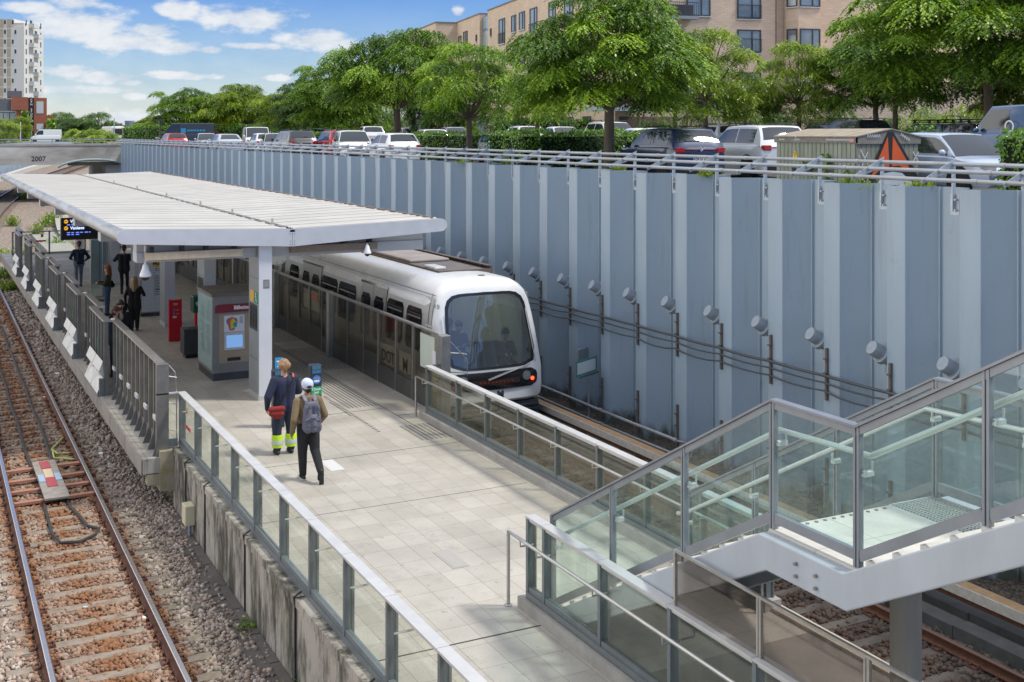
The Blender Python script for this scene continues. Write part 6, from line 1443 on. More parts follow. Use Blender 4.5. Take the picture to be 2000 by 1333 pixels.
    if kind not in ('van', 'big_van'): topglass('rear_window', tb, rr2, .22, .90, .88)
    elif True:
        g = MB(); g.add([(-wt * .8, tb - .02, bl + .12), (wt * .8, tb - .02, bl + .12), (wt * .78, tb + .02, H - .25), (-wt * .78, tb + .02, H - .25)], [(0, 1, 2, 3)]); g.build('rear_window', CGL, t)
    mid = (rf + rr2) / 2 + .15
    spans = [(rr2 + .02 if kind != 'estate' else rr2 + .1, mid - .04), (mid + .04, rf + (ws - rf) * .62)]
    if 'van' in kind: spans = [(rf - .75, rf + (ws - rf) * .55)]
    for sx in (-1, 1):
        for ya, yb_ in spans:
            g = MB(); rows = []
            for s in (.16, .5, .90):
                r2 = []
                for k in range(7):
                    y = ya + (yb_ - ya) * k / 6; x, z_ = cab(y, s); r2.append((sx * (x + .006), y, z_))
                rows.append(r2)
            g.grid(rows); g.build('side_window', CGL, t, smooth=180)
        m_ = MB(); m_.ball((sx * (hw_ + .07), ws - .28, bl + .06), .09, .07, .075); m_.build('mirror', M_ if kind != 'suv' else CBLK, t, smooth=180)
    if rails or kind in ('suv', 'estate'):
        for sx in (-1, 1):
            m_ = MB(); m_.tube([(sx * (wt - .03), rr2 + .1, H - .03), (sx * (wt - .04), rr2 + .25, H + .03), (sx * (wt - .04), rf - .2, H + .03), (sx * (wt - .03), rf, H - .03)], .018, 6); m_.build('roof_rail', CBLK, t)
    for sx in (-1, 1):
        for yw in (hl_ - .82, -hl_ + .78):
            xo = half(yw)
            a = MB(); a.cyl((sx * (xo - .12), yw, wr), (sx * (xo + .004), yw, wr), wr + .055, 22); a.build('wheel_arch', CBLK, t)
            wh = MB(); wh.lathe([(wr * .62, -.09), (wr - .02, -.095), (wr, -.06), (wr, .06), (wr - .02, .10), (wr * .64, .105)], (sx * (xo - .07), yw, wr), 22, Matrix.Rotation(sx * PI / 2, 3, 'Y')); w2 = wh.build('wheel', CTY, t, smooth=40)
            r_ = MB(); r_.lathe([(wr * .64, .07), (wr * .60, .10), (.06, .085), (0, .09)], (sx * (xo - .068), yw, wr), 18, Matrix.Rotation(sx * PI / 2, 3, 'Y'))
            r_.build('rim', CRIM, w2, smooth=40)
            k_ = MB()
            for q in range(5):
                aa = q * 2 * PI / 5 + .3; k_.obox((sx * (xo + .034), yw + wr * .38 * math.cos(aa), wr + wr * .38 * math.sin(aa)), (.006, .09, .09), Matrix.Rotation(aa, 3, 'X'))
            k_.build('rim_gap', CBLK, w2)
    yr = -hl_ - .005; zl = bl - .12
    for sx in (-1, 1):
        l = MB(); w_ = half(-hl_)
        if kind in ('suv',): l.obox((sx * (w_ * .80), yr + .01, zl + .04), (w_ * .30, .05, .15)); l.obox((sx * (w_ * .955), yr + .14, zl + .05), (.05, .28, .13))
        elif kind in ('van', 'big_van'): l.obox((sx * (w_ * .93), yr + .02, bl), (.13, .06, .55))
        else: l.obox((sx * (w_ * .84), yr + .02, zl + .0), (w_ * .24, .06, .20)); l.obox((sx * (w_ * .955), yr + .12, zl + .03), (.05, .20, .17))
        l.build('tail_light', CRED, t, bevel=.015)
        l = MB(); w_ = half(hl_ - .1); l.obox((sx * (w_ * .80), hl_ - .10, bh - .20), (w_ * .34, .20, .14)); l.obox((sx * w_ * .97, hl_ - .28, bh - .17), (.05, .25, .11)); l.build('headlight', CLMP, t, bevel=.02)
    k_ = MB(); k_.box(-half(-hl_) * .9, half(-hl_) * .9, yr - .03, yr + .1, .24, .46); k_.box(-half(hl_) * .75, half(hl_) * .75, hl_ - .08, hl_ + .02, .25, .42); k_.box(-.45, .45, hl_ - .06, hl_ + .012, .50, .60); k_.build('bumper', CBLK if kind == 'suv' else (M_ if pc != PK else CBLK), t, bevel=.03)
    g = MB(); g.box(-.26, .26, yr - .036, yr - .02, .62, .735) if kind != 'hatch' else g.box(-.26, .26, yr - .02, yr + .03, .60, .715); pl_2 = g.build('number_plate', PLT, t)
    g = MB(); g.box(-.26, .26, hl_ + .015, hl_ + .03, .40, .51); g.build('number_plate', PLT, t)
    if plate:
        g = MB(); g.box(-.255, -.21, yr - .038, yr - .036, .625, .73); g.build('plate_band', BLUE, pl_2); ORG[pl_2.name] = Vector((0, 0, 0))
        text('plate_text', plate, .10, (.02, yr - .0385, .677), INK, pl_2, bold=.002)
        g = MB(); g.cyl((0, yr - .012, bl - .05), (0, yr - .03, bl - .05), .055, 18); g.build('badge', CCHR, t)
        g = MB(); g.box(-.5, .5, yr - .006, yr + .03, bl - .07, bl - .055); g.build('light_strip', CRED, t)
    if kind in ('suv', 'hatch', 'estate'):
        g = MB(); y_ = tb + (rr2 - tb) * .28; g.tube([(0, y_ - .04, top(y_) + .03), (.28, y_ - .03, top(y_) + .045)], .012, 5); g.build('rear_wiper', CBLK, t)
        g = MB(); g.extr([(0, rr2 + .30, H), (0, rr2 + .05, H + .10), (0, rr2 + .12, H)], (.015, 0, 0)); g.build('aerial', CBLK, t)
    return t
car('midnight blue SUV with number plate DP 57 619, nearest the blue wall', 'suv', PN, 1304, 35.8, 8, 'DP 57 619', rails=True)
k_ = car('white SUV with red tail lamps between the midnight blue SUV and the graffiti cabinet', 'suv', PW, 1470, 37.0, 11, 'AX 20 416'); k_.scale = (1.05, 1.05, 1.06)
car('pale silver blue hatchback facing right beside the graffiti cabinet', 'hatch', PB, 1862, 28.0, 188)
vn = car('tall blue van behind the silver blue hatchback at the right edge', 'van', PV, 2035, 33.0, 8, cat='van', nm='parked_van')
text('lettering', 'O', .5, (-.975, .2, 1.3), WHITE, vn, (PI / 2, 0, -PI / 2), bold=.0)
car('white hatchback seen from behind in the middle of the row along the wall', 'hatch', PW, 765, 55, 3)
car('silver grey hatchback facing the camera at the end of the front hedge', 'hatch', PS, 985, 54.5, 190)
car('white SUV facing the camera between the red SUV and the short hedge', 'suv', PW, 688, 61, 192)
car('red SUV parked tail first left of a white SUV', 'suv', PR, 655, 65, 4)
car('dark hatchback with white side and wide rear window left of the short hedge', 'suv', PD, 572, 66, 0)
car('grey hatchback facing the camera left of the dark hatchback', 'hatch', PS, 537, 76, 190)
car('small white car with red tail lamps beside the grey hatchback', 'hatch', PW, 513, 82, 5)
car('white high roofed car facing the camera right of the silver saloon', 'van', PW, 500, 92, 190)
car('silver saloon with dark boot line seen from behind', 'saloon', PS, 440, 82, 1)
car('pale grey car facing the camera between the silver saloon and the dark van', 'hatch', PS, 403, 94, 188)
car('red hatchback in front of the dark van at the far left of the row', 'hatch', PR, 338, 92, 0)
fv = car('dark grey van with blue lettering parked side on by the far hedge', 'big_van', PD, 365, 108, -68, cat='van', nm='parked_van')
b = MB(); b.box(-1.02, -1.01, -.1, .35, 1.45, 1.9); b.build('logo', flat('van_blue', (.05, .35, .6), .4), fv)
b = MB()
for i in range(6): b.box(-1.02, -1.01, -.45 - i * .28, -.22 - i * .28, 1.62, 1.78)
b.build('lettering_blocks', flat('van_blue2', (.05, .35, .6), .4), fv)
G2 = 'cars in the rows behind the hedges'
for (lab, kd, pc, u, D, h_) in (
    ('white estate roof showing over the hedge left of the slim tree', 'estate', PW, 838, 70, 12), ('silver car roof just left of the slim tree trunk', 'hatch', PS, 888, 80, 192),
    ('white estate with roof rails behind the hedge left of the thin trunk', 'estate', PW, 1018, 68, 12), ('white saloon roof behind the hedge right of the thin trunk', 'saloon', PW, 1100, 66, 192),
    ('large white SUV behind the hedge left of the big tree trunk', 'suv', PW, 1196, 58, 190), ('white saloon just above the hedge right of the big tree trunk', 'saloon', PW, 1252, 50, 12),
    ('small white and black car by the notice board at the back hedge', 'estate', PW, 1288, 84, 60), ('pale estate roof left of the white SUV', 'estate', PS, 1395, 60, 12),
    ('black estate roof left of the graffiti cabinet', 'estate', PK, 1608, 54, 12), ('black SUV roof above the graffiti cabinet', 'suv', PK, 1662, 50, 12),
    ('dark blue car carrying roof bars right of the graffiti cabinet', 'estate', PV, 1812, 52, 12), ('anthracite estate between the roof bars and the blue van', 'estate', PD, 1872, 50, 12),
    ('white car roof under the second row of trees at mid left', 'hatch', PW, 578, 96, 12), ('dark car roof between the tree trunks at mid left', 'estate', PD, 622, 96, 192), ('silver car roof left of the big umbrella tree', 'saloon', PS, 652, 90, 12), ('white SUV roof left of the big umbrella tree trunk', 'suv', PW, 722, 84, 12),
    ('pale car roof beneath the far row of trees', 'hatch', PS, 540, 110, 12), ('white car roof right of the big umbrella tree trunk', 'hatch', PW, 800, 90, 192)):
    t = car(lab, kd, pc, u, D, h_, group=G2)
    if 'roof bars' in lab:
        b = MB()
        for y in (.1, -1.0): b.box(-.75, .75, y - .04, y + .04, 1.58, 1.62); [b.box(s * .6 - .03, s * .6 + .03, y - .05, y + .05, 1.45, 1.58) for s in (-1, 1)]
        b.build('roof_bars', CBLK, t)
# far road beyond the bridge
cv = car('white camper van with dark cab windows beyond the bridge', 'big_van', PW, 90, 200, -84, group=None, cat='camper van', nm='camper_van', z=ZC - .25)
cv.scale = (1, .95, .98)
for i, (u, D, pc, lab) in enumerate(((30, 260, PK, 'dark car beyond the bridge at the far left'), (62, 250, PW, 'white car beyond the bridge left of the camper van'), (-4, 255, PS, 'silver car at the left picture edge beyond the bridge'))):
    car(lab, 'estate', pc, u, D, -80, group='cars on the far road')

# transformer cabinet with graffiti
tc_ = thing('transformer_cabinet', 'weathered slatted utility cabinet with orange and black graffiti on its end', 'utility cabinet', (18.9, 19.9, ZC)); ORG[tc_.name] = Vector((0, 0, 0)); tc_.location = (0, 0, 0)
LICH = mat('lichen_green_boards', (0.34, 0.37, 0.29), .85, col2=(0.22, 0.24, 0.18), vscale=4, bump=.3, stretch=(1, 1, .3)); WOOD = mat('grey_timber', (0.25, 0.235, 0.20), .85, col2=(0.17, 0.155, 0.13), vscale=5, bump=.3)
x0, x1, y0, y1, z0, z1 = 18.9, 20.85, 19.87, 22.62, ZC, 5.93
b = MB(); b.box(x0 + .03, x1 - .03, y0 + .03, y1 - .03, z0, z1); b.build('core', flat('cabinet_gap_dark', (0.03, 0.03, 0.027), .9), tc_)
b = MB(); n = 19
for i in range(n): a = y0 + .02 + (y1 - y0 - .04) * i / n; b.box(x0, x0 + .03, a + .008, a + (y1 - y0) / n - .014, z0, z1 - .10)
b.build('side_boards', LICH, tc_)
ENDW = mat('end_boards', (0.27, 0.26, 0.215), .85, col2=(0.20, 0.215, 0.165), vscale=4, bump=.3)
b = MB(); n = 13
for i in range(n): a = x0 + .02 + (x1 - x0 - .04) * i / n; b.box(a + .006, a + (x1 - x0) / n - .012, y0, y0 + .03, z0, z1 - .10)
b.build('end_boards', ENDW, tc_)
b = MB(); b.box(x0 - .03, x0 + .03, y0 - .03, y1 + .03, z1 - .10, z1 + .03); b.add([(x0 - .03, y0 - .03, z1 - .12), (x1 + .03, y0 - .03, z1 - .12), (x1 + .03, y0 - .03, z1 + .03), (19.95, y0 - .03, 6.13), (x0 - .03, y0 - .03, z1 + .03)], [(0, 1, 2, 3, 4)])
b.build('eaves', WOOD, tc_)
b = MB()
for s, xe in ((-1, x0 - .05), (1, x1 + .05)):
    for i in range(7):
        ya, yb_ = y0 - .05 + (y1 - y0 + .1) * i / 7, y0 - .05 + (y1 - y0 + .1) * (i + 1) / 7 - .02
        b.add([(xe, ya, z1 + .03), (xe, yb_, z1 + .03), (19.95, yb_, 6.14), (19.95, ya, 6.14), (xe, ya, z1 + .055), (xe, yb_, z1 + .055), (19.95, yb_, 6.165), (19.95, ya, 6.165)], [(0, 1, 2, 3), (4, 5, 6, 7), (0, 4, 7, 3), (1, 2, 6, 5), (0, 1, 5, 4)])
b.build('roof', mat('board_roof', (0.36, 0.31, 0.235), .85, col2=(0.24, 0.20, 0.15), vscale=3), tc_)
GO = flat('graffiti_orange', (0.62, 0.10, 0.02), .6, var=.1); GB = flat('graffiti_black', (0.012, 0.012, 0.012), .6); GW = flat('graffiti_grey', (0.50, 0.53, 0.56), .6, var=.1)
def gpoly(name, pts, off, m_):
    b = MB(); b.extr([(x0 + (x1 - x0) * p[0], y0 - .042 - off, z0 + (1.52) * p[1]) for p in pts], (0, -.003, 0)); b.build(name, m_, tc_)
gpoly('graffiti_patch', [(.12, -.0), (.10, .2), (.30, .58), (.48, .97), (.56, .97), (.80, .58), (1.0, .22), (.98, 0)], .0, GB)
gpoly('graffiti_patch', [(.20, .26), (.475, .89), (.50, .44), (.38, .42)], .004, GO); gpoly('graffiti_patch', [(.555, .90), (.54, .44), (.66, .45), (.84, .34), (.77, .54)], .004, GO)
gpoly('graffiti_patch', [(.24, -.0), (.28, .16), (.42, .34), (.55, .36), (.70, .34), (.86, .20), (.92, 0)], .004, GW); gpoly('graffiti_patch', [(.50, .0), (.50, .12), (.58, .16), (.61, .0)], .008, GB)
b = MB()
def stroke(pts, wd=.022, face='end'):
    for p, q_ in zip(pts[:-1], pts[1:]):
        if face == 'end': b.bar((x0 + (x1 - x0) * p[0], y0 - .050, z0 + 1.52 * p[1]), (x0 + (x1 - x0) * q_[0], y0 - .050, z0 + 1.52 * q_[1]), .004, wd, (1, 0, .01))
        else: b.bar((x0 - .034, y1 - (y1 - y0) * p[0], z0 + 1.52 * p[1]), (x0 - .034, y1 - (y1 - y0) * q_[0], z0 + 1.52 * q_[1]), .004, wd, (0, 1, .01))
stroke([(.05, .70), (.16, .48)]); stroke([(.16, .66), (.07, .46)]); stroke([(.13, .30), (.08, .36), (.06, .28), (.13, .20), (.16, .26)]); stroke([(.88, .66), (.97, .50)]); stroke([(.97, .66), (.86, .48)])
for i in range(7): stroke([(.02 + .02 * (i % 2), .62 - i * .07), (.045 - .02 * (i % 2), .57 - i * .07)], .012)
for i in range(6): stroke([(.15 + i * .035, .88), (.165 + i * .035, .93), (.18 + i * .035, .88)], .012)
for i in range(5): stroke([(.68 + i * .03, .90 - i * .02), (.69 + i * .03, .95 - i * .02), (.71 + i * .03, .90 - i * .02)], .012)
for (a, n_) in ((.06, 4), (.26, 4), (.66, 16)):
    for i in range(n_): stroke([(a + i * .018, .83), (a + .009 + i * .018, .86), (a + .016 + i * .018, .83)], .012, 'side')
b.build('graffiti_tags', flat('tag_white', (.62, .64, .66), .6), tc_)
b = MB(); b.extr([(x0 - .012, 21.98, 5.47), (x0 - .012, 21.80, 5.47), (x0 - .012, 21.89, 5.66)], (-.01, 0, 0)); b.build('warning_sign', mat('warning_yellow', (.75, .50, .02), .5), tc_)
b = MB(); b.box(x0 - .026, x0 - .022, 21.88, 21.90, 5.50, 5.60); b.box(x0 - .02, x0, 21.88, 22.0, 5.05, 5.3); b.build('lock_plate', BLACK, tc_)
b = MB(); b.box(x0 - .04, x0 - .03, y0 + .02, y0 + .16, z1 - .08, z1); b.build('label', flat('red_white_label', (.6, .25, .25), .5), tc_)
bc = thing('sign_board', 'blue fronted grey panel on the wall top below the silver blue hatchback', 'panel', (17.8, 17.6, ZC)); ORG[bc.name] = Vector((0, 0, 0)); bc.location = (0, 0, 0)
b = MB(); b.obox((18.66, 14.5, 5.36), (1.05, .06, .30), Matrix.Rotation(R(-46), 3, 'Z')); b.build('frame', GALV, bc)
b = MB(); b.obox((18.63, 14.46, 5.34), (1.0, .02, .20), Matrix.Rotation(R(-46), 3, 'Z')); b.build('face', flat('panel_sky_blue', (.05, .22, .42), .3), bc)
b = MB(); b.box(18.3, 18.36, 14.9, 14.96, ZC, 5.25); b.box(18.95, 19.01, 14.2, 14.26, ZC, 5.25); b.build('leg', GALV, bc)
# parking signs, lamp
def psign(u, D, h_, lab, w_=.62):
    p = at(u, D); t = thing('parking_sign', lab, 'sign', (p[0], p[1], ZC), 'black parking signs', -YAW); ORG[t.name] = Vector((0, 0, 0))
    b = MB(); b.cyl((0, 0, 0), (0, 0, h_), .05, 8); b.build('pole', GALV, t)
    b = MB(); b.box(-w_ / 2, w_ / 2, -.07, -.05, h_ - .75, h_); b.build('board', BLACK, t)
    text('lettering', 'P', .32, (-w_ * .28, -.072, h_ - .18), WHITE, t, bold=.008)
    b = MB()
    for i in range(4): b.box(-w_ * .38, w_ * .36 - .1 * (i % 2), -.074, -.07, h_ - .45 - i * .075, h_ - .42 - i * .075)
    b.box(0, w_ * .36, -.074, -.07, h_ - .2, h_ - .16); b.build('print', flat('sign_print', (.6, .6, .6), .5), t)
psign(820, 74, 2.72, 'black P parking sign beside the big umbrella tree'); psign(1404, 56, 2.95, 'black P parking sign right of the slender tree', .55)
p = at(940, 74); t = thing('road_sign', 'small grey sign on a post behind the hedge right of the slim tree', 'sign', (p[0], p[1], ZC)); b = MB(); b.cyl((p[0], p[1], ZC), (p[0], p[1], ZC + 2.3), .05, 8); b.build('pole', GALV, t); b = MB(); b.obox((p[0] - .05, p[1] - .06, ZC + 1.95), (.35, .02, .6), Matrix.Rotation(-YAW, 3, 'Z')); b.build('plate', MGREY, t)
p = at(1243, 80); t = thing('notice_board', 'white notice on a wooden post by the back hedge', 'sign', (p[0], p[1], ZC)); b = MB(); b.box(p[0] - .08, p[0] + .08, p[1] - .08, p[1] + .08, ZC, ZC + 1.9); b.build('post', WOOD, t); b = MB(); b.box(p[0] + .1, p[0] + .85, p[1] - .05, p[1] - .02, ZC + 1.3, ZC + 1.75); b.build('board', WHITE, t)
p = at(313, 106); t = thing('street_lamp', 'dark street lamp at the end of the far hedge', 'street lamp', (p[0], p[1], ZC)); b = MB(); b.cyl((p[0], p[1], ZC), (p[0], p[1], ZC + 2.6), .09, 8); b.build('pole', DGREY, t); b = MB(); b.obox((p[0] - .1, p[1], ZC + 2.65), (.9, .3, .12), Matrix.Rotation(-YAW, 3, 'Z')); b.build('lamp_head', DGREY, t)
# ------------------------------------------------------------------ foliage
def leaf_mat(name, dark, mid, light, trans=.24):
    m, t, P, q, lk = mat_nodes(name)
    a = q('ShaderNodeAttribute'); a.attribute_name = 'rnd'
    cr = q('ShaderNodeValToRGB'); e = cr.color_ramp.elements; e[0].color = lin(dark); e[1].color = lin(light); e[0].position = .05; e[1].position = .95; x = e.new(.5); x.color = lin(mid)
    lk(a.outputs['Fac'], cr.inputs[0]); lk(cr.outputs[0], P.inputs['Base Color']); P.inputs['Roughness'].default_value = .40; P.inputs['Specular IOR Level'].default_value = .5
    tr = q('ShaderNodeBsdfTranslucent'); g = q('ShaderNodeMix'); g.data_type = 'RGBA'; g.blend_type = 'MULTIPLY'; g.inputs[0].default_value = 1; lk(cr.outputs[0], g.inputs[6]); g.inputs[7].default_value = (1.5, 1.45, .7, 1); lk(g.outputs[2], tr.inputs[0])
    ms = q('ShaderNodeMixShader'); ms.inputs[0].default_value = trans; lk(P.outputs[0], ms.inputs[1]); lk(tr.outputs[0], ms.inputs[2])
    o = [n for n in t.nodes if n.type == 'OUTPUT_MATERIAL'][0]; lk(ms.outputs[0], o.inputs[0])
    return m
LF = leaf_mat('robinia_leaf', (0.050, 0.115, 0.012), (0.150, 0.275, 0.020), (0.32, 0.47, 0.038))
LFY = leaf_mat('yellow_green_leaf', (0.10, 0.17, 0.012), (0.19, 0.285, 0.018), (0.30, 0.40, 0.028))
LFD = leaf_mat('dark_leaf', (0.036, 0.085, 0.018), (0.07, 0.145, 0.026), (0.12, 0.22, 0.035))
HED = leaf_mat('ivy_leaf', (0.045, 0.115, 0.012), (0.10, 0.215, 0.018), (0.185, 0.345, 0.028), .2)
BARK = mat('bark', (0.20, 0.155, 0.115), .9, col2=(0.12, 0.09, 0.065), vscale=7, bump=.6, bscale=20, stretch=(1, 1, .2))
def leaves(base, d, up_hint, ln, wd, rsn):
    """kite shaped leaflets from base points along d"""
    n = len(base); up = up_hint + rsn.normal(0, .35, (n, 3)); s = np.cross(d, up); s /= np.linalg.norm(s, axis=1, keepdims=True) + 1e-9
    ln = ln[:, None]; wd = wd[:, None]
    return np.stack([base, base + d * ln * .45 + s * wd, base + d * ln, base + d * ln * .45 - s * wd], 1)
def crown_arrays(rx, rz, nc, nf, ll, seed, low=-.25, flat_=.42, lft=7, gap=.62, pad=.27):
    """crown of separate leaf pads: each a shallow dome of fronds that radiate outward and droop at the rim"""
    rn = np.random.RandomState(seed); V = []; A = []; cs = []
    lob = rn.uniform(0, 2 * PI, 3)
    for i in range(nc * 40):
        if len(cs) >= nc: break
        u_ = rn.uniform(low, 1); a = rn.uniform(0, 2 * PI); r_ = math.sqrt(max(0, 1 - u_ * u_)) if u_ > 0 else (1 + u_ * .35)
        k = rn.uniform(.30, 1.0) ** .5 * (1 + .10 * math.sin(2 * a + lob[0]) + .08 * math.sin(3 * a + lob[1]) + .07 * math.sin(4 * u_ + lob[2]))
        c = np.array([r_ * math.cos(a) * k * rx, r_ * math.sin(a) * k * rx, u_ * rz * k])
        if all(np.linalg.norm((c - q) / (1, 1, .62)) > rx * gap * .52 for q in cs): cs.append(c)
    for c in cs:
        rc = rx * pad * rn.uniform(.65, 1.25); n = int(nf * rn.uniform(.7, 1.25) * (rc / (rx * pad)) ** 1.6); tone = rn.uniform(.1, .9)
        rr = np.sqrt(rn.uniform(0, 1, n)) * rc * .85; th = rn.uniform(0, 2 * PI, n); tilt = c[:2] / (np.linalg.norm(c[:2]) + 1e-6) * rn.uniform(.1, .45)
        px_, py_ = rr * np.cos(th), rr * np.sin(th)
        p = c + np.stack([px_, py_, -(rr / rc) ** 2 * rc * flat_ * .8 - (px_ * tilt[0] + py_ * tilt[1]) + rn.normal(0, rc * .10, n) - rn.uniform(0, 1, n) ** 2 * rc * flat_ * .7], 1)
        d = np.stack([np.cos(th) * .85 + .22, np.sin(th) * .85 - .08, -.18 - .5 * rr / rc], 1) + rn.normal(0, .32, (n, 3)) * np.array([1, 1, .5]); d /= np.linalg.norm(d, axis=1, keepdims=True)
        lf = ll * 3.6 * rn.uniform(.7, 1.25, n); ft = tone + rn.normal(0, .20, n)
        sd_ = np.cross(d, [0, 0, 1.0]); sd_ /= np.linalg.norm(sd_, axis=1, keepdims=True) + 1e-9
        for j in range(lft):
            f = (j + .5) / lft; b_ = p + d * (lf * f)[:, None] - np.array([0, 0, 1]) * (lf * .22 * f * f)[:, None]
            sg = (1 if j % 2 else -1) if j < lft - 1 else 0
            dd = d * .9 + sd_ * sg * .5 + np.array([0, 0, -.12]) + rn.normal(0, .06, (n, 3)); dd /= np.linalg.norm(dd, axis=1, keepdims=True)
            V.append(leaves(b_, dd, np.array([0, 0, 1.0]), ll * rn.uniform(.8, 1.2, n), ll * .28 * np.ones(n), rn)); A.append(np.clip(ft + rn.normal(0, .05, n), 0, .99))
    return np.concatenate(V), np.concatenate(A), cs
def leaf_object(name, V, A, m, parent):
    n = len(V); F = np.arange(n * 4).reshape(n, 4); o = np_mesh(name, V.reshape(-1, 3), F, m, parent, {'rnd': np.repeat(A, 4)}); return o
_tv = {}
def tree_variant(key):
    if key in _tv: return _tv[key]
    spec = {'grand': dict(rx=1, rz=.80, nc=70, nf=190, ll=.037, seed=11, gap=.59, low=-.50, pad=.235, flat_=.3), 'wide': dict(rx=1, rz=.80, nc=60, nf=160, ll=.041, seed=5, gap=.60, low=-.40, pad=.25, flat_=.3), 'round': dict(rx=1, rz=.95, nc=58, nf=165, ll=.044, seed=8, gap=.62, low=-.6, pad=.26, flat_=.32), 'loose': dict(rx=1, rz=.95, nc=30, nf=150, ll=.049, seed=21, gap=.85, low=-.75, pad=.33), 'near': dict(rx=1, rz=.72, nc=115, nf=210, ll=.027, seed=33, low=-.55, gap=.48, pad=.20, flat_=.3)}[key]
    V, A, cs = crown_arrays(**spec); _tv[key] = (V, A, cs); return _tv[key]
_meshes = {}
def tree(label, key, u, D, rx, zc, rzs, trunk_r, m=LF, rot=0.0, group='trees of the car park', zbase=None, lean=0, fork=None, pos=None):
    p = pos or at(u, D); zbase = gz(p[0]) if zbase is None else zbase; t = thing('tree', label, 'tree', (p[0], p[1], zbase), group, 0); ORG[t.name] = Vector((0, 0, 0))
    V, A, cs = tree_variant(key); ck_ = (key, m.name)
    c, s = math.cos(rot), math.sin(rot)
    if ck_ not in _meshes:
        o = leaf_object('crown', V, A, m, t); _meshes[ck_] = o.data
    else:
        o = bpy.data.objects.new('crown', _meshes[ck_]); C.objects.link(o); o.parent = t
    o.rotation_euler = (0, 0, rot); o.scale = (rx, rx, rx * rzs); hz = zc - zbase; o.location = (lean, 0, hz)
    b = MB(); rn = random.Random(int(u) + 7); fk = (fork if fork is not None else hz - rx * rzs * .42)
    wob = [(lean * f * .6 + rn.uniform(-.04, .04), rn.uniform(-.04, .04), fk * f) for f in (0, .15, .35, .6, .85, 1)]
    b.tube(wob, [trunk_r * k for k in (1.35, 1.1, 1.0, .93, .88, .85)], 10)
    top_ = Vector(wob[-1]); pick = sorted(cs, key=lambda q: -q[2] + rn.uniform(0, .8))[: 13 if key in ('grand', 'near', 'wide') else 8]
    low_ = sorted(cs, key=lambda q: q[2])[:6]
    for q in list(pick) + list(low_):
        e = Vector(((q[0] * c - q[1] * s) * rx + lean, (q[0] * s + q[1] * c) * rx, q[2] * rx * rzs + hz)); d = e - top_
        m1 = top_ + Vector((d.x * .3, d.y * .3, d.z * .22)); m2 = top_ + d * .65 + Vector((rn.uniform(-.1, .1), rn.uniform(-.1, .1), d.length * .06))
        b.tube([top_ - Vector((0, 0, .1)), m1, m2, e], [trunk_r * .42, trunk_r * .30, trunk_r * .18, trunk_r * .06], 6)
        for _ in range(2):
            f = rn.uniform(.4, .8); sp = top_ + d * f + Vector((0, 0, d.length * .05)); b.tube([sp, sp + Vector((rn.uniform(-.5, .5), rn.uniform(-.5, .5), rn.uniform(.0, .4))) * rx * .3], [trunk_r * .12, trunk_r * .04], 5)
    b.build('trunk', BARK, t, smooth=60)
    return t
tree('large spreading tree in front of the apartment block, crown cut by the picture top', 'grand', 1190, 35.2, 2.75, 8.35, 1.10, .17, rot=.4, fork=2.3)
tree('big overhanging tree in the right hand top corner', 'near', 1930, 46, 5.6, 10.3, 1.0, .2, LF, rot=1.3, fork=3.0, lean=.0)
tree('big umbrella shaped tree with bare inner branches by the parking sign', 'wide', 775, 74, 3.75, 9.75, 1.18, .25, rot=2.1, fork=3.0)
tree('slim tree rising from the hedge left of the large spreading tree', 'loose', 917, 56, 2.3, 8.5, .95, .15, LF, rot=.9, fork=2.2)
tree('dense rounded tree left of the umbrella tree', 'round', 662, 86, 3.3, 8.6, .95, .24, LF, rot=1.7)
tree('dark green tree with two stems left of the rounded tree', 'round', 595, 95, 2.6, 8.3, .9, .16, LFD, rot=.3)
tree('small light green tree between two larger crowns', 'loose', 552, 100, 2.4, 7.9, .8, .16, LFY, rot=2.7)
tree('broad yellow green tree in the far row', 'wide', 478, 118, 3.5, 8.6, 1.05, .3, LFY, rot=.6)
tree('yellow green tree squeezed between two far crowns', 'round', 424, 122, 2.4, 8.1, .95, .2, LFY, rot=3.3)
tree('leftmost rounded tree at the end of the far hedge', 'round', 361, 118, 3.15, 7.9, .95, .26, LF, rot=2.2)
tree('slender light green tree right of the large spreading tree', 'loose', 1378, 52, 2.25, 8.7, 1.05, .12, LFY, rot=3.6, fork=2.6)
tree('young light green tree below the french windows', 'loose', 1455, 58, 1.35, 7.7, .9, .10, LFY, rot=1.2)
tree('open light green tree in front of the bay windows', 'loose', 1560, 58, 2.1, 8.8, 1.0, .12, LFY, rot=.2, fork=2.6)
tree('leaning tree left of the dark door in the brick wall', 'round', 1714, 56, 2.3, 8.9, .95, .15, LF, rot=4.0, lean=-.15, fork=2.4)
tree('tree with pale trunk in front of the dark door', 'loose', 1748, 54, 2.2, 9.2, .95, .13, LF, rot=5.0, fork=2.6)
tree('tree half hidden behind the left side of the large spreading tree', 'loose', 1050, 62, 2.0, 8.3, .9, .13, LF, rot=2.4)
tree('tree half hidden behind the right side of the large spreading tree', 'round', 1318, 62, 2.2, 8.6, .9, .14, LFD, rot=.8)
tree('background tree behind the big umbrella tree', 'round', 860, 88, 2.9, 8.2, .95, .16, LFD, rot=1.0)
tree('background tree low between the umbrella tree and the rounded tree', 'loose', 706, 96, 2.4, 7.6, .9, .14, LF, rot=4.3)
tree('tree at the right edge behind the blue van', 'round', 2010, 52, 2.6, 8.2, .9, .15, LFY, rot=2.0)
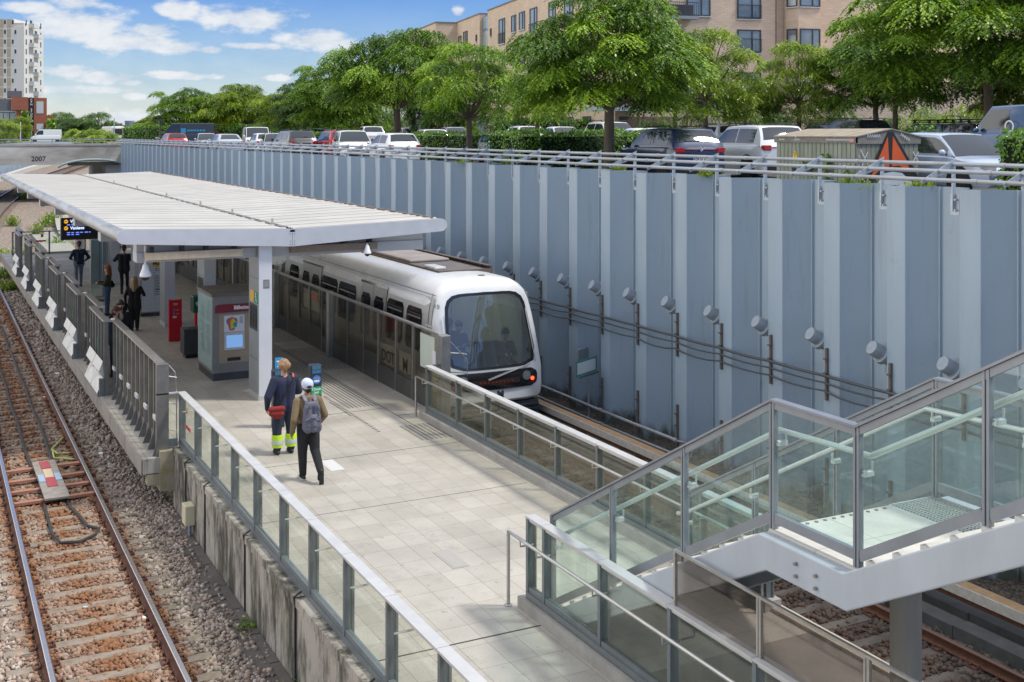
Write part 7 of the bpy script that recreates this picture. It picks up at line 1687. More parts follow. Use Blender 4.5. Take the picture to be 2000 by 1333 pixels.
# ------------------------------------------------------------------ hedges and shrubs
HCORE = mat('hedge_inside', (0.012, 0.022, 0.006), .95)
def hedge(label, a, b_, width, z0, z1, seed, dens=230, ll=.085, m=HED, group='clipped ivy hedges'):
    a = Vector((a[0], a[1], 0)); b_ = Vector((b_[0], b_[1], 0)); d = (b_ - a); Ln = d.length; d.normalize(); s = Vector((d.y, -d.x, 0))
    t = thing('hedge', label, 'hedge', (a.x, a.y, z0), group); ORG[t.name] = Vector((0, 0, 0)); t.location = (0, 0, 0)
    rn = np.random.RandomState(seed); P_, Nn = [], []
    h = z1 - z0; W = width
    def face(nu, area, fn, nrm):
        n = int(area * dens); q = fn(rn.uniform(0, 1, n), rn.uniform(0, 1, n)); P_.append(q); Nn.append(np.tile(np.array(nrm), (n, 1)))
    A_, D_, S_ = np.array(a), np.array(d), np.array(s)
    for sg in (-1, 1): face(0, Ln * h, lambda u_, v_: A_ + D_ * (u_ * Ln)[:, None] + S_ * sg * W / 2 + np.array([0, 0, 1]) * (z0 + v_ * h)[:, None], S_ * sg)
    face(0, Ln * W, lambda u_, v_: A_ + D_ * (u_ * Ln)[:, None] + S_ * ((v_ - .5) * W)[:, None] + np.array([0, 0, 1]) * z1, (0, 0, 1))
    for e, sg in ((0, -1), (Ln, 1)): face(0, W * h, lambda u_, v_: A_ + D_ * e + S_ * ((u_ - .5) * W)[:, None] + np.array([0, 0, 1]) * (z0 + v_ * h)[:, None], D_ * sg)
    P_ = np.concatenate(P_); Nn = np.concatenate(Nn); n = len(P_)
    wob = .10 * np.sin(P_[:, 0] * 2.1 + seed) * np.sin(P_[:, 1] * 1.7) + .06 * np.sin(P_[:, 0] * 6 + P_[:, 2] * 5) + rn.normal(0, .035, n); P_ = P_ + Nn * wob[:, None]
    dr = np.array([0, 0, -.75]) + Nn * .35 + rn.normal(0, .55, (n, 3)); dr[Nn[:, 2] > .5] += np.array([0, 0, 1.0]); dr /= np.linalg.norm(dr, axis=1, keepdims=True)
    V = leaves(P_, dr, Nn, ll * rn.uniform(.7, 1.3, n), ll * .36 * rn.uniform(.8, 1.2, n), rn)
    tone = np.clip(.45 + .25 * np.sin(P_[:, 0] * 1.3 + P_[:, 1] * .9) + rn.normal(0, .2, n), 0, .99)
    leaf_object('leaves', V, tone, m, t)
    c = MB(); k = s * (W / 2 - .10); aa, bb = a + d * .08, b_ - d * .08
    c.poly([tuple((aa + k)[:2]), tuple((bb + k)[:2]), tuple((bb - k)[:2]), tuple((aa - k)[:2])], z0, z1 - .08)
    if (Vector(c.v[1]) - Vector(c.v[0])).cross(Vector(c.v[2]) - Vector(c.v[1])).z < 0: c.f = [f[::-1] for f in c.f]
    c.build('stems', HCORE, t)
    return t
hedge('front ivy hedge along the wall left and right of the large tree trunk', at(1003, 37), at(1250, 41), 1.1, ZC - .2, 6.02, 1, 300)
hedge('ivy hedge right of the white hatchback around the slim tree', at(798, 63), at(952, 58.5), 1.1, ZC - .2, 6.0, 2, 170, .11)
hedge('dark ivy hedge at the right edge above the wall', at(1965, 23.6), at(2160, 22.5), 1.2, ZC - .2, 6.03, 3, 420, .07)
hedge('short ivy hedge between the dark hatchback and the red SUV', at(605, 69), at(660, 74), 1.2, ZC, 6.05, 4, 120, .12)
hedge('ivy hedge behind the front hedge', at(960, 50), at(1270, 48), 1.2, ZC, 6.02, 6, 200, .1)
hedge('tall back hedge in front of the apartment block', at(985, 86), at(1300, 82), 1.6, ZC, 6.95, 7, 90, .16)
hedge('taller far piece of the back hedge at its left end', at(970, 93), at(1110, 92), 1.5, ZC, 7.15, 8, 80, .16)
hedge('long low hedge beneath the far row of trees', at(375, 122), at(585, 106), 1.6, ZC, 6.75, 9, 70, .2)
hedge('clipped hedge under the trees at mid left', at(548, 104), at(705, 100), 1.5, ZC, 6.9, 10, 80, .18)
hedge('bright hedge end at the far left of the car park', at(257, 112), at(322, 108), 2.0, ZC - .2, 6.62, 11, 110, .18)
hedge('ivy covered low wall right of the graffiti cabinet', at(1775, 33), at(1825, 33), .8, ZC, 6.15, 12, 240, .1)
def shrub(label, u, D, rx, z0, h, seed, m=LFD, cat='shrub', group='shrubs by the apartment block', nf=60, pos=None, ll=None):
    p = pos or at(u, D); t = thing('shrub', label, cat, (p[0], p[1], z0), group); ORG[t.name] = Vector((0, 0, 0))
    rn = np.random.RandomState(seed); V, A, cs = crown_arrays(rx, h * .62, 22, nf, ll or max(.07, rx * .055), seed, low=-.45, gap=.5, flat_=.7)
    V = V + np.array([0, 0, h * .40]); leaf_object('foliage', V, A, m, t)
    b = MB()
    for i in range(6): a = i * 1.05; b.tube([(0, 0, 0), (math.cos(a) * rx * .25, math.sin(a) * rx * .25, h * .35), (math.cos(a) * rx * .5, math.sin(a) * rx * .5, h * .6)], [.05, .04, .02], 5)
    b.build('stems', BARK, t); return t
for i, (u, D, rx, h, m, lab) in enumerate(((868, 92, 2.6, 3.9, LFD, 'dark shrub right of the P sign under the umbrella tree'), (940, 95, 2.5, 3.6, LFD, 'grey green shrub behind the slim tree'), (905, 84, 1.5, 2.4, LF, 'rounded bright shrub below the slim tree'),
    (1520, 75, 2.3, 3.6, LFD, 'dark shrub against the brick wall left of the open tree'), (1585, 73, 2.6, 3.9, LFD, 'dark shrub right of the open light green tree'), (1655, 70, 2.4, 3.6, LFD, 'dark shrub left of the brick corner'),
    (1800, 66, 2.4, 3.3, LF, 'leafy shrub right of the dark door'), (1880, 62, 2.5, 3.4, LFY, 'light green shrub behind the anthracite estate'), (1955, 60, 2.4, 3.6, LFY, 'light green shrub left of the blue van roof'), (1270, 78, 1.8, 2.6, LFD, 'dark shrub in the entrance recess'), (1420, 70, 2.0, 3.0, LFD, 'dark shrub left of the young light green tree'),
    (640, 112, 3.2, 5.2, LFD, 'dark thicket behind the rounded tree'), (735, 108, 3.2, 5.0, LFD, 'dark thicket behind the umbrella tree trunk'), (790, 104, 2.8, 4.6, LFD, 'dark thicket right of the umbrella tree trunk'), (540, 124, 3.4, 5.0, LFD, 'dark thicket behind the small light green tree'), (445, 134, 3.6, 5.0, LFD, 'dark thicket behind the far yellow green trees'), (390, 132, 3.0, 4.8, LFD, 'dark thicket right of the leftmost rounded tree'))):
    shrub(lab, u, D, rx, ZC, h, 40 + i, m)
# weeds along the wall top and climbing the cabinet
def weed(label, p, h, w_, seed, m=LFY, n=60, ll=.12, nm='weed', group='weeds', cat='plant'):
    rn = np.random.RandomState(seed); t = thing(nm, label, cat, p, group); ORG[t.name] = Vector((0, 0, 0))
    b0 = rn.normal(0, w_ * .35, (n, 3)) * np.array([1, 1, 0]); d = rn.normal(0, .4, (n, 3)) + np.array([0, 0, 1.0]); d /= np.linalg.norm(d, axis=1, keepdims=True)
    bb = b0 + d * (rn.uniform(0, .75, n) * h)[:, None]; d2 = d * .6 + rn.normal(0, .5, (n, 3)); d2 /= np.linalg.norm(d2, axis=1, keepdims=True)
    V = np.concatenate([leaves(bb, d2, np.array([0, 0, 1.0]), ll * rn.uniform(.6, 1.3, n), ll * .22 * np.ones(n), rn), leaves(b0, d, np.array([1.0, 0, 0]), h * rn.uniform(.5, 1, n), .012 * np.ones(n), rn)])
    leaf_object('leaves', V, rn.uniform(0, 1, len(V)), m, t); return t
for i, (p, h, w_, lab) in enumerate((((15.3, 14.6, 5.05), .22, .3, 'weed sprouting on the wall top at the far right'), ((15.3, 20.6, 5.1), .2, .25, 'yellow green weed on the wall top below the white SUV'), ((15.35, 24.2, 5.1), .15, .2, 'small weed on the wall top below the midnight blue SUV'), ((15.3, 33.2, 5.1), .2, .4, 'yellow green weed on the wall top below the slim tree'), ((15.4, 16.2, 5.0), .25, .5, 'ivy tuft on the wall top right of the cabinet'))):
    weed(lab, p, h, w_, 70 + i)
ivy = thing('climbing_ivy', 'ivy strands climbing the slatted side of the cabinet', 'plant', (0, 0, 0))
rn = np.random.RandomState(9); P_ = []
for (yc, zt_, zb3) in ((20.75, 5.62, 4.9), (21.35, 5.45, 5.2), (20.05, 5.25, 4.6), (20.45, 4.95, 4.6), (21.1, 4.9, 4.6)):
    n = 60; P_.append(np.stack([np.full(n, 18.86) - rn.uniform(0, .06, n), yc + rn.normal(0, .10, n), rn.uniform(zb3, zt_, n)], 1))
P_ = np.concatenate(P_); n = len(P_); d = np.array([-.3, 0, -.7]) + rn.normal(0, .5, (n, 3)); d /= np.linalg.norm(d, axis=1, keepdims=True)
leaf_object('leaves', leaves(P_, d, np.array([-1.0, 0, .3]), .11 * rn.uniform(.7, 1.2, n), .045 * np.ones(n), rn), rn.uniform(.2, .95, n), HED, ivy)
# weeds at the far end of the platform and along the ballast shoulder
k = 0
for (u, v, h, w_) in ((15, 470, .9, .9), (25, 430, .9, .7), (8, 500, .8, .8), (45, 400, .8, .6), (60, 395, .8, .6), (72, 440, .9, .5), (92, 430, 1.0, .7), (105, 425, 1.0, .8), (110, 455, .9, .8), (48, 470, .6, .4), (125, 480, .7, .5), (20, 520, .6, .5), (112, 398, .8, .5)):
    D = 5.9 * 2270 / (v - 261) if v > 380 else 90; p = at(u, D); weed('green weed clump in the ballast beyond the platform end' , (p[0], p[1], ZB + ramp_z(p[1])), h, w_, 90 + k, LFY if k % 2 else LF, 150, .22); k += 1
for (x, y, h) in ((4.2, 11.8, .22), (4.22, 12.6, .2), (4.18, 14.2, .12), (4.2, 16.4, .1)):
    weed('moss and grass tuft in the drain at the foot of the stained wall', (x, y, ZB + .02), h, .28, 120 + int(y), LF, 90, .06)
# curved concrete walkway beyond the platform end
b = MB(); rows = []
for (ua, va, ub, vb) in ((105, 520, 160, 505), (92, 492, 142, 482), (70, 470, 118, 462), (52, 450, 92, 446), (46, 432, 70, 430), (50, 412, 70, 412), (66, 395, 84, 396), (84, 380, 100, 382)):
    r2 = []
    for (u, v) in ((ua, va), (ub, vb)): D = 6.55 * 2270 / (v - 261); p = at(u, D); r2.append((p[0], p[1], -.42))
    rows.append(r2)
b.grid([[p for p in r2] for r2 in rows]); b.grid([[(p[0], p[1], p[2] - .5) for p in r2] for r2 in rows]); b.grid([[r2[0], (r2[0][0], r2[0][1], -.95)] for r2 in rows])
o = b.build('walkway', CONC); o['kind'] = 'structure'
# ------------------------------------------------------------------ apartment block
def brick_mat(name, c1, c2, mort, sc=1.0):
    m, t, P, q, lk = mat_nodes(name)
    tcn = q('ShaderNodeTexCoord'); sp = q('ShaderNodeSeparateXYZ'); lk(tcn.outputs['Object'], sp.inputs[0])
    ad = q('ShaderNodeMath'); lk(sp.outputs[0], ad.inputs[0]); lk(sp.outputs[1], ad.inputs[1])
    cb = q('ShaderNodeCombineXYZ'); lk(ad.outputs[0], cb.inputs[0]); lk(sp.outputs[2], cb.inputs[1])
    bk = q('ShaderNodeTexBrick'); bk.inputs['Scale'].default_value = 1; bk.inputs['Brick Width'].default_value = .48 * sc; bk.inputs['Row Height'].default_value = .135 * sc; bk.inputs['Mortar Size'].default_value = .014 * sc
    bk.inputs['Color1'].default_value = lin(c1); bk.inputs['Color2'].default_value = lin(c2); bk.inputs['Mortar'].default_value = lin(mort); lk(cb.outputs[0], bk.inputs['Vector'])
    nz_ = q('ShaderNodeTexNoise'); nz_.inputs['Scale'].default_value = .6; nz_.inputs['Detail'].default_value = 6; lk(tcn.outputs['Object'], nz_.inputs['Vector'])
    r_ = q('ShaderNodeMapRange'); r_.inputs[3].default_value = .82; r_.inputs[4].default_value = 1.16; lk(nz_.outputs[0], r_.inputs[0])
    vm = q('ShaderNodeVectorMath'); vm.operation = 'SCALE'; lk(bk.outputs[0], vm.inputs[0]); lk(r_.outputs[0], vm.inputs['Scale']); lk(vm.outputs[0], P.inputs['Base Color']); P.inputs['Roughness'].default_value = .9
    return m
BRICK = brick_mat('tan_brick', (0.70, 0.54, 0.405), (0.62, 0.47, 0.345), (0.53, 0.42, 0.32)); REDB = brick_mat('red_brick', (0.36, 0.105, 0.055), (0.29, 0.085, 0.05), (0.25, 0.14, 0.10))
WGL = mat('window_glass', (0.16, 0.19, 0.21), .06, .25, col2=(0.32, 0.35, 0.37), vscale=.5, spec=.8); WFR = mat('window_frame_dark', (0.045, 0.05, 0.055), .45)
def win(bd, o, du, w_, z0, z1, out, n=2, rail=False, name='window'):
    """window on a wall: o centre point, du direction along wall, out outward normal"""
    o = Vector((o[0], o[1], 0)); du = Vector((du[0], du[1], 0)); out = Vector((out[0], out[1], 0))
    f = MB(); a, b_ = -w_ / 2, w_ / 2
    def bx(m_, u0, u1, za, zb2, d0, d1):
        pts = [o + du * u_ + out * d + Vector((0, 0, z_)) for z_ in (za, zb2) for u_, d in ((u0, d0), (u1, d0), (u1, d1), (u0, d1))]
        m_.add(pts, [(0, 3, 2, 1), (4, 5, 6, 7), (0, 1, 5, 4), (1, 2, 6, 5), (2, 3, 7, 6), (3, 0, 4, 7)])
    e = .09
    bx(f, a, b_, z0, z0 + e, -.02, .07); bx(f, a, b_, z1 - e, z1, -.02, .07); bx(f, a, a + e, z0 + e, z1 - e, -.02, .068); bx(f, b_ - e, b_, z0 + e, z1 - e, -.02, .068)
    for i in range(1, n): u_ = a + w_ * (i / n if n != 2 else .62); bx(f, u_ - .04, u_ + .04, z0 + e, z1 - e, -.02, .066)
    fr = f.build(name, WFR, bd); ORG[fr.name] = Vector((0, 0, 0))
    g = MB(); bx(g, a + .03, b_ - .03, z0 + .03, z1 - .03, -.01, .02); g.build('pane', WGL, fr)
    s = MB(); bx(s, a - .06, b_ + .06, z0 - .07, z0 - .002, -.02, .12); s.build('sill', ALU, fr)
    if rail:
        r_ = MB(); bx(r_, a, b_, z0 + .95, z0 + 1.0, .12, .16); bx(r_, a, b_, z0 + .12, z0 + .15, .12, .16)
        for i in range(9): u_ = a + w_ * i / 8; bx(r_, u_ - .012, u_ + .012, z0 + .1, z0 + .98, .13, .15)
        r_.build('guard_rail', WFR, fr)
cl_, cdp = 7.0, 79.0
bx0 = (cdp * SY + cl_ * CY, cdp * CY - cl_ * SY)
ap = thing('apartment_block', 'tan brick apartment block with dark framed windows behind the trees', 'apartment block', (bx0[0], bx0[1], 0), None, -R(10.7)); ORG[ap.name] = Vector((0, 0, 0))
ZRF = 17.7; zg = ZC - .3
b = MB(); b.box(0, 30, 33, 33.0001 + 0, zg, zg + .001) if False else None
b.box(0, 12.2, 0, 33, zg, ZRF + 3.2 * 0); b.build('wall', BRICK, ap)
b = MB(); b.box(12.2, 13.0, .35, 20, zg, ZRF + 3.3); b.box(15.2, 34, .0, 20, zg, ZRF + 3.3); b.poly([(13.0, .35), (13.0, -.0), (13.5, -.9), (15.2, -.9), (15.2, .35)], zg + 4, ZRF + 3.3); b.box(13.0, 15.2, .35, 20, zg, ZRF + 3.3); b.build('wall', BRICK, ap)
b = MB(); b.box(3, 12.2, .0 + 2, 20, ZRF + .003, ZRF + 3.2); b.build('upper_storey', BRICK, ap)
b = MB(); b.box(0, 12, 36, 45.3, zg, ZRF); b.box(-2.3, 11, 45.3, 63, zg, ZRF - .05); b.build('wall', BRICK, ap)
b = MB(); b.box(-.06, 12, -.06, 33.02, ZRF, ZRF + .12); b.box(-.06, 12, 35.98, 45.36, ZRF, ZRF + .12); b.box(-2.36, 11, 45.24, 63, ZRF - .05, ZRF + .07); b.build('coping', mat('roof_edge', (0.20, 0.175, 0.15), .7), ap)
b = MB(); b.box(.4, 10, 33.02, 35.98, zg, ZRF - .2); b.build('stair_core', WFR, ap)
b = MB()
for zz in (4.5, 7.5, 10.5, 13.4, 15.9): b.box(.30, .39, 33.1, 35.9, zz + .08, zz + (2.8 if zz < 15 else 1.5))
b.build('stair_glazing', mat('stairwell_glass', (0.34, 0.40, 0.42), .06, .2, spec=.8), ap)
b = MB(); b.box(3, 9, 44, 50, ZRF + .12, ZRF + 1.0); b.box(5, 6, 47, 48, ZRF + 1.0, ZRF + 1.5); b.build('roof_plant', mat('plant_grey', (.34, .36, .38), .6), ap)
NX = (-1, 0); NY = (0, -1)
for zz in (14.2, 11.2, 8.2, 5.0):
    for (t_, w_, h_, n_) in ((28.0, 2.0, 2.3, 2), (24.2, 1.45, 1.5, 2), (21.7, 1.7, 1.55, 2), (18.4, 2.0, 2.3, 2), (13.5, 1.7, 1.55, 2), (9.5, 2.0, 2.3, 2), (5.5, 1.7, 1.55, 2)):
        z_ = zz + (0 if h_ > 2 else .75); win(ap, (0, t_), (0, -1), w_, z_, z_ + h_, NX, n_, rail=h_ > 2)
    win(ap, (0, 31.8), (0, -1), .45, zz + 1.0, zz + 1.75, NX, 1); win(ap, (0, 37.2), (0, -1), .45, zz + .9, zz + 1.6, NX, 1); win(ap, (0, 41.6), (0, -1), 1.7, zz, zz + 2.3, NX, 2, True); win(ap, (0, 44.0), (0, -1), 1.3, zz + .5, zz + 2.0, NX, 1)
    win(ap, (-2.3, 50), (0, -1), 1.8, zz + .2, zz + 2.2, NX, 2); win(ap, (-2.3, 56), (0, -1), 1.8, zz + .2, zz + 2.2, NX, 2)
for (za, zb2, rl_) in ((14.1, 16.0, True), (11.72, 13.35, True), (8.3, 10.35, False)): win(ap, (10.1, 0), (1, 0), 1.85, za, zb2, NY, 2, rl_)
win(ap, (10.8, 0), (1, 0), 1.4, 4.5, 6.9, NY, 2)
for (za, zb2) in ((15.0, 16.6), (11.85, 13.45), (8.7, 10.3)):
    win(ap, (14.4, -.9), (1, 0), 1.62, za, zb2, NY, 2); win(ap, (13.25, -.45), (.49, -.872), .85, za, zb2, (-.872, -.49), 1)
win(ap, (6.2, 0), (1, 0), 1.8, 14.2, 16.2, NY, 2); win(ap, (6.2, 0), (1, 0), 1.8, 11.4, 13.0, NY, 2); win(ap, (6.2, 0), (1, 0), 1.8, 8.4, 10.0, NY, 2); win(ap, (19, 0), (1, 0), 1.8, 11.5, 13, NY, 2); win(ap, (19, 0), (1, 0), 1.8, 8.4, 10, NY, 2)
b = MB(); b.box(2.6, 5.6, -1.3, -.002, 13.85, 14.05); b.build('balcony', MGREY, ap); 
b = MB(); b.box(2.6, 5.6, -1.3, -1.26, 14.95, 15.0)
for i in range(20): b.box(2.6 + i * .157, 2.625 + i * .157, -1.3, -1.27, 14.05, 14.95)
b.build('balcony_rail', WFR, ap)
b = MB(); b.box(2.8, 5.4, -.9, -.3, 14.06, 14.85); b.build('balcony_furniture', DGREY, ap)
b = MB(); b.box(-2.2, 1.3, -2.0, -.004, 7.55, 7.85); b.build('entrance_canopy', mat('canopy_blue_grey', (.42, .47, .52), .5), ap)
b = MB(); b.box(.3, 4.4, -.03, -.002, 4.5, 7.2); b.build('entrance_shade_panel', mat('recess_shade_brown', (.16, .105, .075), .9), ap)  # flat dark panel paints the shade of a recess on the wall
win(ap, (1.6, -.04), (1, 0), 1.1, 4.6, 6.5, NY, 1, name='door'); win(ap, (4.0, -.04), (1, 0), 2.4, 4.6, 6.6, NY, 3, name='door'); win(ap, (7.3, 0), (1, 0), 2.2, 4.6, 6.7, NY, 3)
b = MB(); b.box(12.18, 12.24, -.06, .34, zg, ZRF + 3); b.cyl((5.3, -.1, zg), (5.3, -.1, 7.5), .07, 8); b.build('downpipe', mat('pipe_copper', (.22, .16, .12), .6), ap)
# low brick wing behind the trees on the right
p = at(1655, 72); bw = thing('brick_wing', 'low tan brick wing with a dark door behind the leaning tree', 'building', (p[0], p[1], 0), None, -R(10.7)); ORG[bw.name] = Vector((0, 0, 0))
b = MB(); b.box(0, 22, 0, 8, zg, 8.6); b.build('wall', BRICK, bw)
b = MB(); b.box(2.6, 3.8, -.06, -.002, ZC, 7.0); b.build('door', WFR, bw)
win(bw, (8, 0), (1, 0), 1.8, 5.6, 7.2, NY, 2)

# ------------------------------------------------------------------ bridge with 2007 at the end of the cut
STB = mat('stained_bridge_concrete', (0.66, 0.63, 0.57), .9, col2=(0.24, 0.22, 0.19), vscale=.35, bump=.2, bscale=20, stretch=(.5, 1, 1.6))
br_ = thing('road_bridge', 'stained concrete road bridge marked 2007 across the railway cut', 'bridge', (0, 0, 0))
b = MB(); b.box(-14, 16.2, 101.0, 101.6, 3.50, 5.22); b.box(-14, 16.2, 101.6, 112, 3.9, 4.9); b.build('deck', STB, br_)
b = MB(); b.box(13.9, 16.4, 101.2, 112, -1.2, 3.50); b.build('abutment', STB, br_)
b = MB(); b.box(-14, 16.2, 100.95, 101.0, 5.05, 5.22); b.build('coping', mat('pale_coping', (.44, .42, .38), .9, col2=(.30, .28, .25), vscale=1.5), br_)
b = MB()
for i in range(20): x = -13.5 + i * 1.55; b.box(x - .03, x + .03, 101.2, 101.28, 5.22, 5.58)
b.box(-14, 16, 101.2, 101.28, 5.52, 5.60); b.box(-14, 16, 101.2, 101.28, 5.34, 5.38); b.build('railing', MGREY, br_)
text('year', '2007', .55, (8.7, 100.985, 3.98), INK, br_, bold=.006)
ar = MB(); pts = []
for i in range(15):
    a = PI * (.12 + .76 * i / 14); pts.append((12.9 - 2.6 * math.cos(a) * 1.15, 100.7, 2.95 + .95 * math.sin(a)))
ar.tube(pts, .10, 8); tag(ar.build('arched_pipe', mat('pipe_green_grey', (.30, .35, .34), .6), smooth=60), 'pale arched pipe under the right end of the 2007 bridge', 'pipe')
ar = MB(); ar.poly([(10.9, 100.8), (14.9, 100.8), (14.9, 100.95), (10.9, 100.95)], 3.42, 3.7); ar.build('soffit_shadow_gap', flat('soffit_gap_shade', (.11, .115, .08), .9), br_)  # solid dark block painted as the shaded gap under the deck
# far retaining wall on the outside of the curve
lw_ = thing('sheet_pile_wall', 'distant blue corrugated retaining wall under the bridge at far left', 'retaining wall', (0, 0, 0))
b = MB(); rows = [[], []]
for i in range(160):
    y = 70 + i * .55; x = curve_x(XL0 - 4.6, y) + (.22 if (i // 2) % 2 else 0); rows[0].append((x, y, -1.3 + ramp_z(y))); rows[1].append((x, y, 5.0))
b.grid(rows); b.build('sheet_piles', WALLP, lw_)
b = MB(); rows = []
for i in range(44): y = 70 + i * 2; x = curve_x(XL0 - 3.6, y); rows.append([(x, y, ZB + .45 + ramp_z(y)), (x + .5, y, ZB + .45 + ramp_z(y)), (x + .5, y, ZB - .1 + ramp_z(y))])
b.grid(rows); o = b.build('trackside_kerb', mat('pale_kerb', (.52, .50, .46), .8, var=.1)); o['kind'] = 'structure'
b = MB(); rows = []
for i in range(44): y = 78 + i * 2; x = curve_x(7.6, y, 66); rows.append([(x, y, ZB + .35 + ramp_z(y)), (x + .9, y, ZB + .35 + ramp_z(y)), (x + .9, y, ZB - .1 + ramp_z(y))])
b.grid(rows); o = b.build('walkway', CONC); o['kind'] = 'structure'
p = at(43, 112); cbx = thing('signal_cabinet', 'pale blue trackside signal cabinet beyond the canopy', 'cabinet', (p[0], p[1], .3)); b = MB(); b.box(p[0] - .5, p[0] + .5, p[1] - .3, p[1] + .3, .6, 2.1); b.build('case', LGREY, cbx); b = MB(); b.box(p[0] - .3, p[0] + .3, p[1] - .31, p[1] - .30, 1.1, 2.0); b.build('door', MGREY, cbx)

# ------------------------------------------------------------------ far left skyline
def local_building(nm, lab, cat, u, D, az):
    p = at(u, D); t = thing(nm, lab, cat, (p[0], p[1], 0), None, -R(az)); ORG[t.name] = Vector((0, 0, 0)); return t
tw = local_building('tower_block', 'tall cream tower block with balconies at the far left', 'tower block', 47, 346, 26)
CREAM = mat('cream_render', (0.66, 0.63, 0.57), .8, var=.06, vscale=.2); TANP = mat('tan_panel_render', (0.50, 0.41, 0.31), .8, var=.06, vscale=.3); WHR = mat('white_render', (0.72, 0.70, 0.67), .8)
b = MB()
prof = [(-19, 4), (0, 4), (15, 4)]
b.box(-19, 0, 0, 15, 4, 37.8); b.box(-19, -3.4, .6, 14.4, 37.802, 40.2); b.box(-3.4, -.2, .3, 14, 37.802, 39.0); b.build('wall', CREAM, tw)
b = MB()
for i in range(12):
    z = 5.6 + i * 2.9
    b.box(-18.9, -6.15, -.03, -.002, z, z + 2.5); b.box(-5.05, -3.95, -.03, -.002, z, z + 2.5)
b.build('tan_panel', TANP, tw)
b = MB(); b.box(-3.9, -.15, -.04, -.002, 4, 37.5); b.box(-6.1, -5.1, -.04, -.002, 4, 37.5); b.build('white_panel', WHR, tw)
for i in range(12):
    z = 6.2 + i * 2.9
    for (xc, w_) in ((-8.6, .7), (-5.6, .75), (-3.3 if i % 2 else -2.5, .75)):
        f = MB(); f.box(xc - w_ / 2, xc + w_ / 2, -.10, -.04, z, z + 1.75); fr = f.build('window', WHR, tw); ORG[fr.name] = Vector((0, 0, 0)); g = MB(); g.box(xc - w_ / 2 + .1, xc + w_ / 2 - .1, -.12, -.101, z + .4, z + 1.65); g.build('pane', mat('tower_glass', (0.05, 0.06, 0.08), .1) if 'tower_glass' not in bpy.data.materials else bpy.data.materials['tower_glass'], fr)
    yb2 = 3.5 if i % 2 else 7.2
    k = MB(); k.box(.0, 1.5, yb2, yb2 + 3.6, z - .25, z - .05); k.box(1.42, 1.5, yb2, yb2 + 3.6, z - .05, z + 1.0); k.box(0, 1.5, yb2, yb2 + .08, z - .05, z + 1.0); k.build('balcony', mat('balcony_white', (.62, .62, .60), .6) if 'balcony_white' not in bpy.data.materials else bpy.data.materials['balcony_white'], tw)
    k = MB(); k.box(.002, .05, yb2 + .8, yb2 + 2.6, z, z + 2.1); k.box(.002, .05, 1.2, 2.0, z + .3, z + 1.9); k.box(.002, .05, 12.4, 13.2, z + .3, z + 1.9); k.build('balcony_door', bpy.data.materials['tower_glass'], tw)
ho = local_building('hotel_building', 'red brick hotel with black vertical sign in front of the tower block', 'hotel', 32, 222, 4)
b = MB(); b.box(0, 5.4, 0, 12, 4, 12.9); b.build('brick_wall', REDB, ho)
b = MB(); b.box(-.9, 2.1, -.25, 8, 10.5, 13.0); b.build('brick_box', REDB, ho)
b = MB(); b.box(-9, -.002, .3, 12, 4, 10.4); b.build('white_wall', WHR, ho)
b = MB(); b.box(-4.6, -.95, .1, 8, 10.42, 12.6); b.box(-1.6, 1.0, 1, 7, 12.9 + .11, 14.2); b.build('roof_storey', mat('roof_grey', (.12, .125, .14), .6), ho)
b = MB(); b.box(-8, -4.7, .2, 8, 10.41, 13.2); b.build('roof_box', mat('roof_pale', (.40, .40, .38), .7), ho)
for (za, zb2) in ((8.4, 10.1), (6.0, 7.7), (4.0, 5.2)): f = MB(); f.box(-9, -.3, .2, .298, za, zb2); fr = f.build('window_band', WFR, ho); ORG[fr.name] = Vector((0, 0, 0)); g = MB(); [g.box(-8.8 + i * 1.1, -7.85 + i * 1.1, .17, .2, za + .15, zb2 - .15) for i in range(8)]; g.build('pane', WGL, fr)
b = MB(); b.box(2.2, 3.1, -.12, -.002, 5.2, 12.85); b.build('sign', BLACK, ho)
for i, ch in enumerate('CPH STUDIO HOTEL'):
    if ch != ' ': text('sign_letter', ch, .52, (2.65, -.14, 12.5 - i * .46), WHITE, ho, bold=.01)
for (za, zb2) in ((9.9, 12.2), (6.8, 7.9)): f = MB(); f.box(3.55, 4.8, -.06, -.002, za, zb2); f.build('window', mat('hotel_window', (.5, .52, .55), .2) if 'hotel_window' not in bpy.data.materials else bpy.data.materials['hotel_window'], ho)
b = MB(); b.box(5.42, 6.8, 3, 10, 4, 9.6); b.build('side_wing', REDB, ho)
rn = np.random.RandomState(77); iv = thing('climbing_ivy', 'ivy hanging down the red brick hotel wall', 'plant', tuple(at(32, 222)) + (0,), None, -R(4)); ORG[iv.name] = Vector((0, 0, 0))
P_ = []
for (xa, xb, zt_, n) in ((1.0, 2.2, 10.4, 700), (5.3, 6.9, 9.0, 500)): P_.append(np.stack([rn.uniform(xa, xb, n), -.15 - rn.uniform(0, .3, n) + (0 if xa < 5 else 0), 4.3 + (zt_ - 4.3) * rn.uniform(0, 1, n) ** 1.2], 1))
P_ = np.concatenate(P_); n = len(P_); d = np.array([0, -.4, -.7]) + rn.normal(0, .5, (n, 3)); d /= np.linalg.norm(d, axis=1, keepdims=True)
leaf_object('leaves', leaves(P_, d, np.array([0, -1.0, .3]), .5 * rn.uniform(.7, 1.2, n), .18 * np.ones(n), rn), rn.uniform(0, .99, n), LF, iv)
hs = local_building('beige_house', 'beige gabled houses right of the tower block', 'house', 88, 330, 12)
b = MB(); b.box(0, 4, 0, 8, 4, 10.5); b.box(4.002, 7.5, 1, 8, 4, 9.2); b.build('wall', mat('beige_render', (.55, .50, .42), .8), hs)
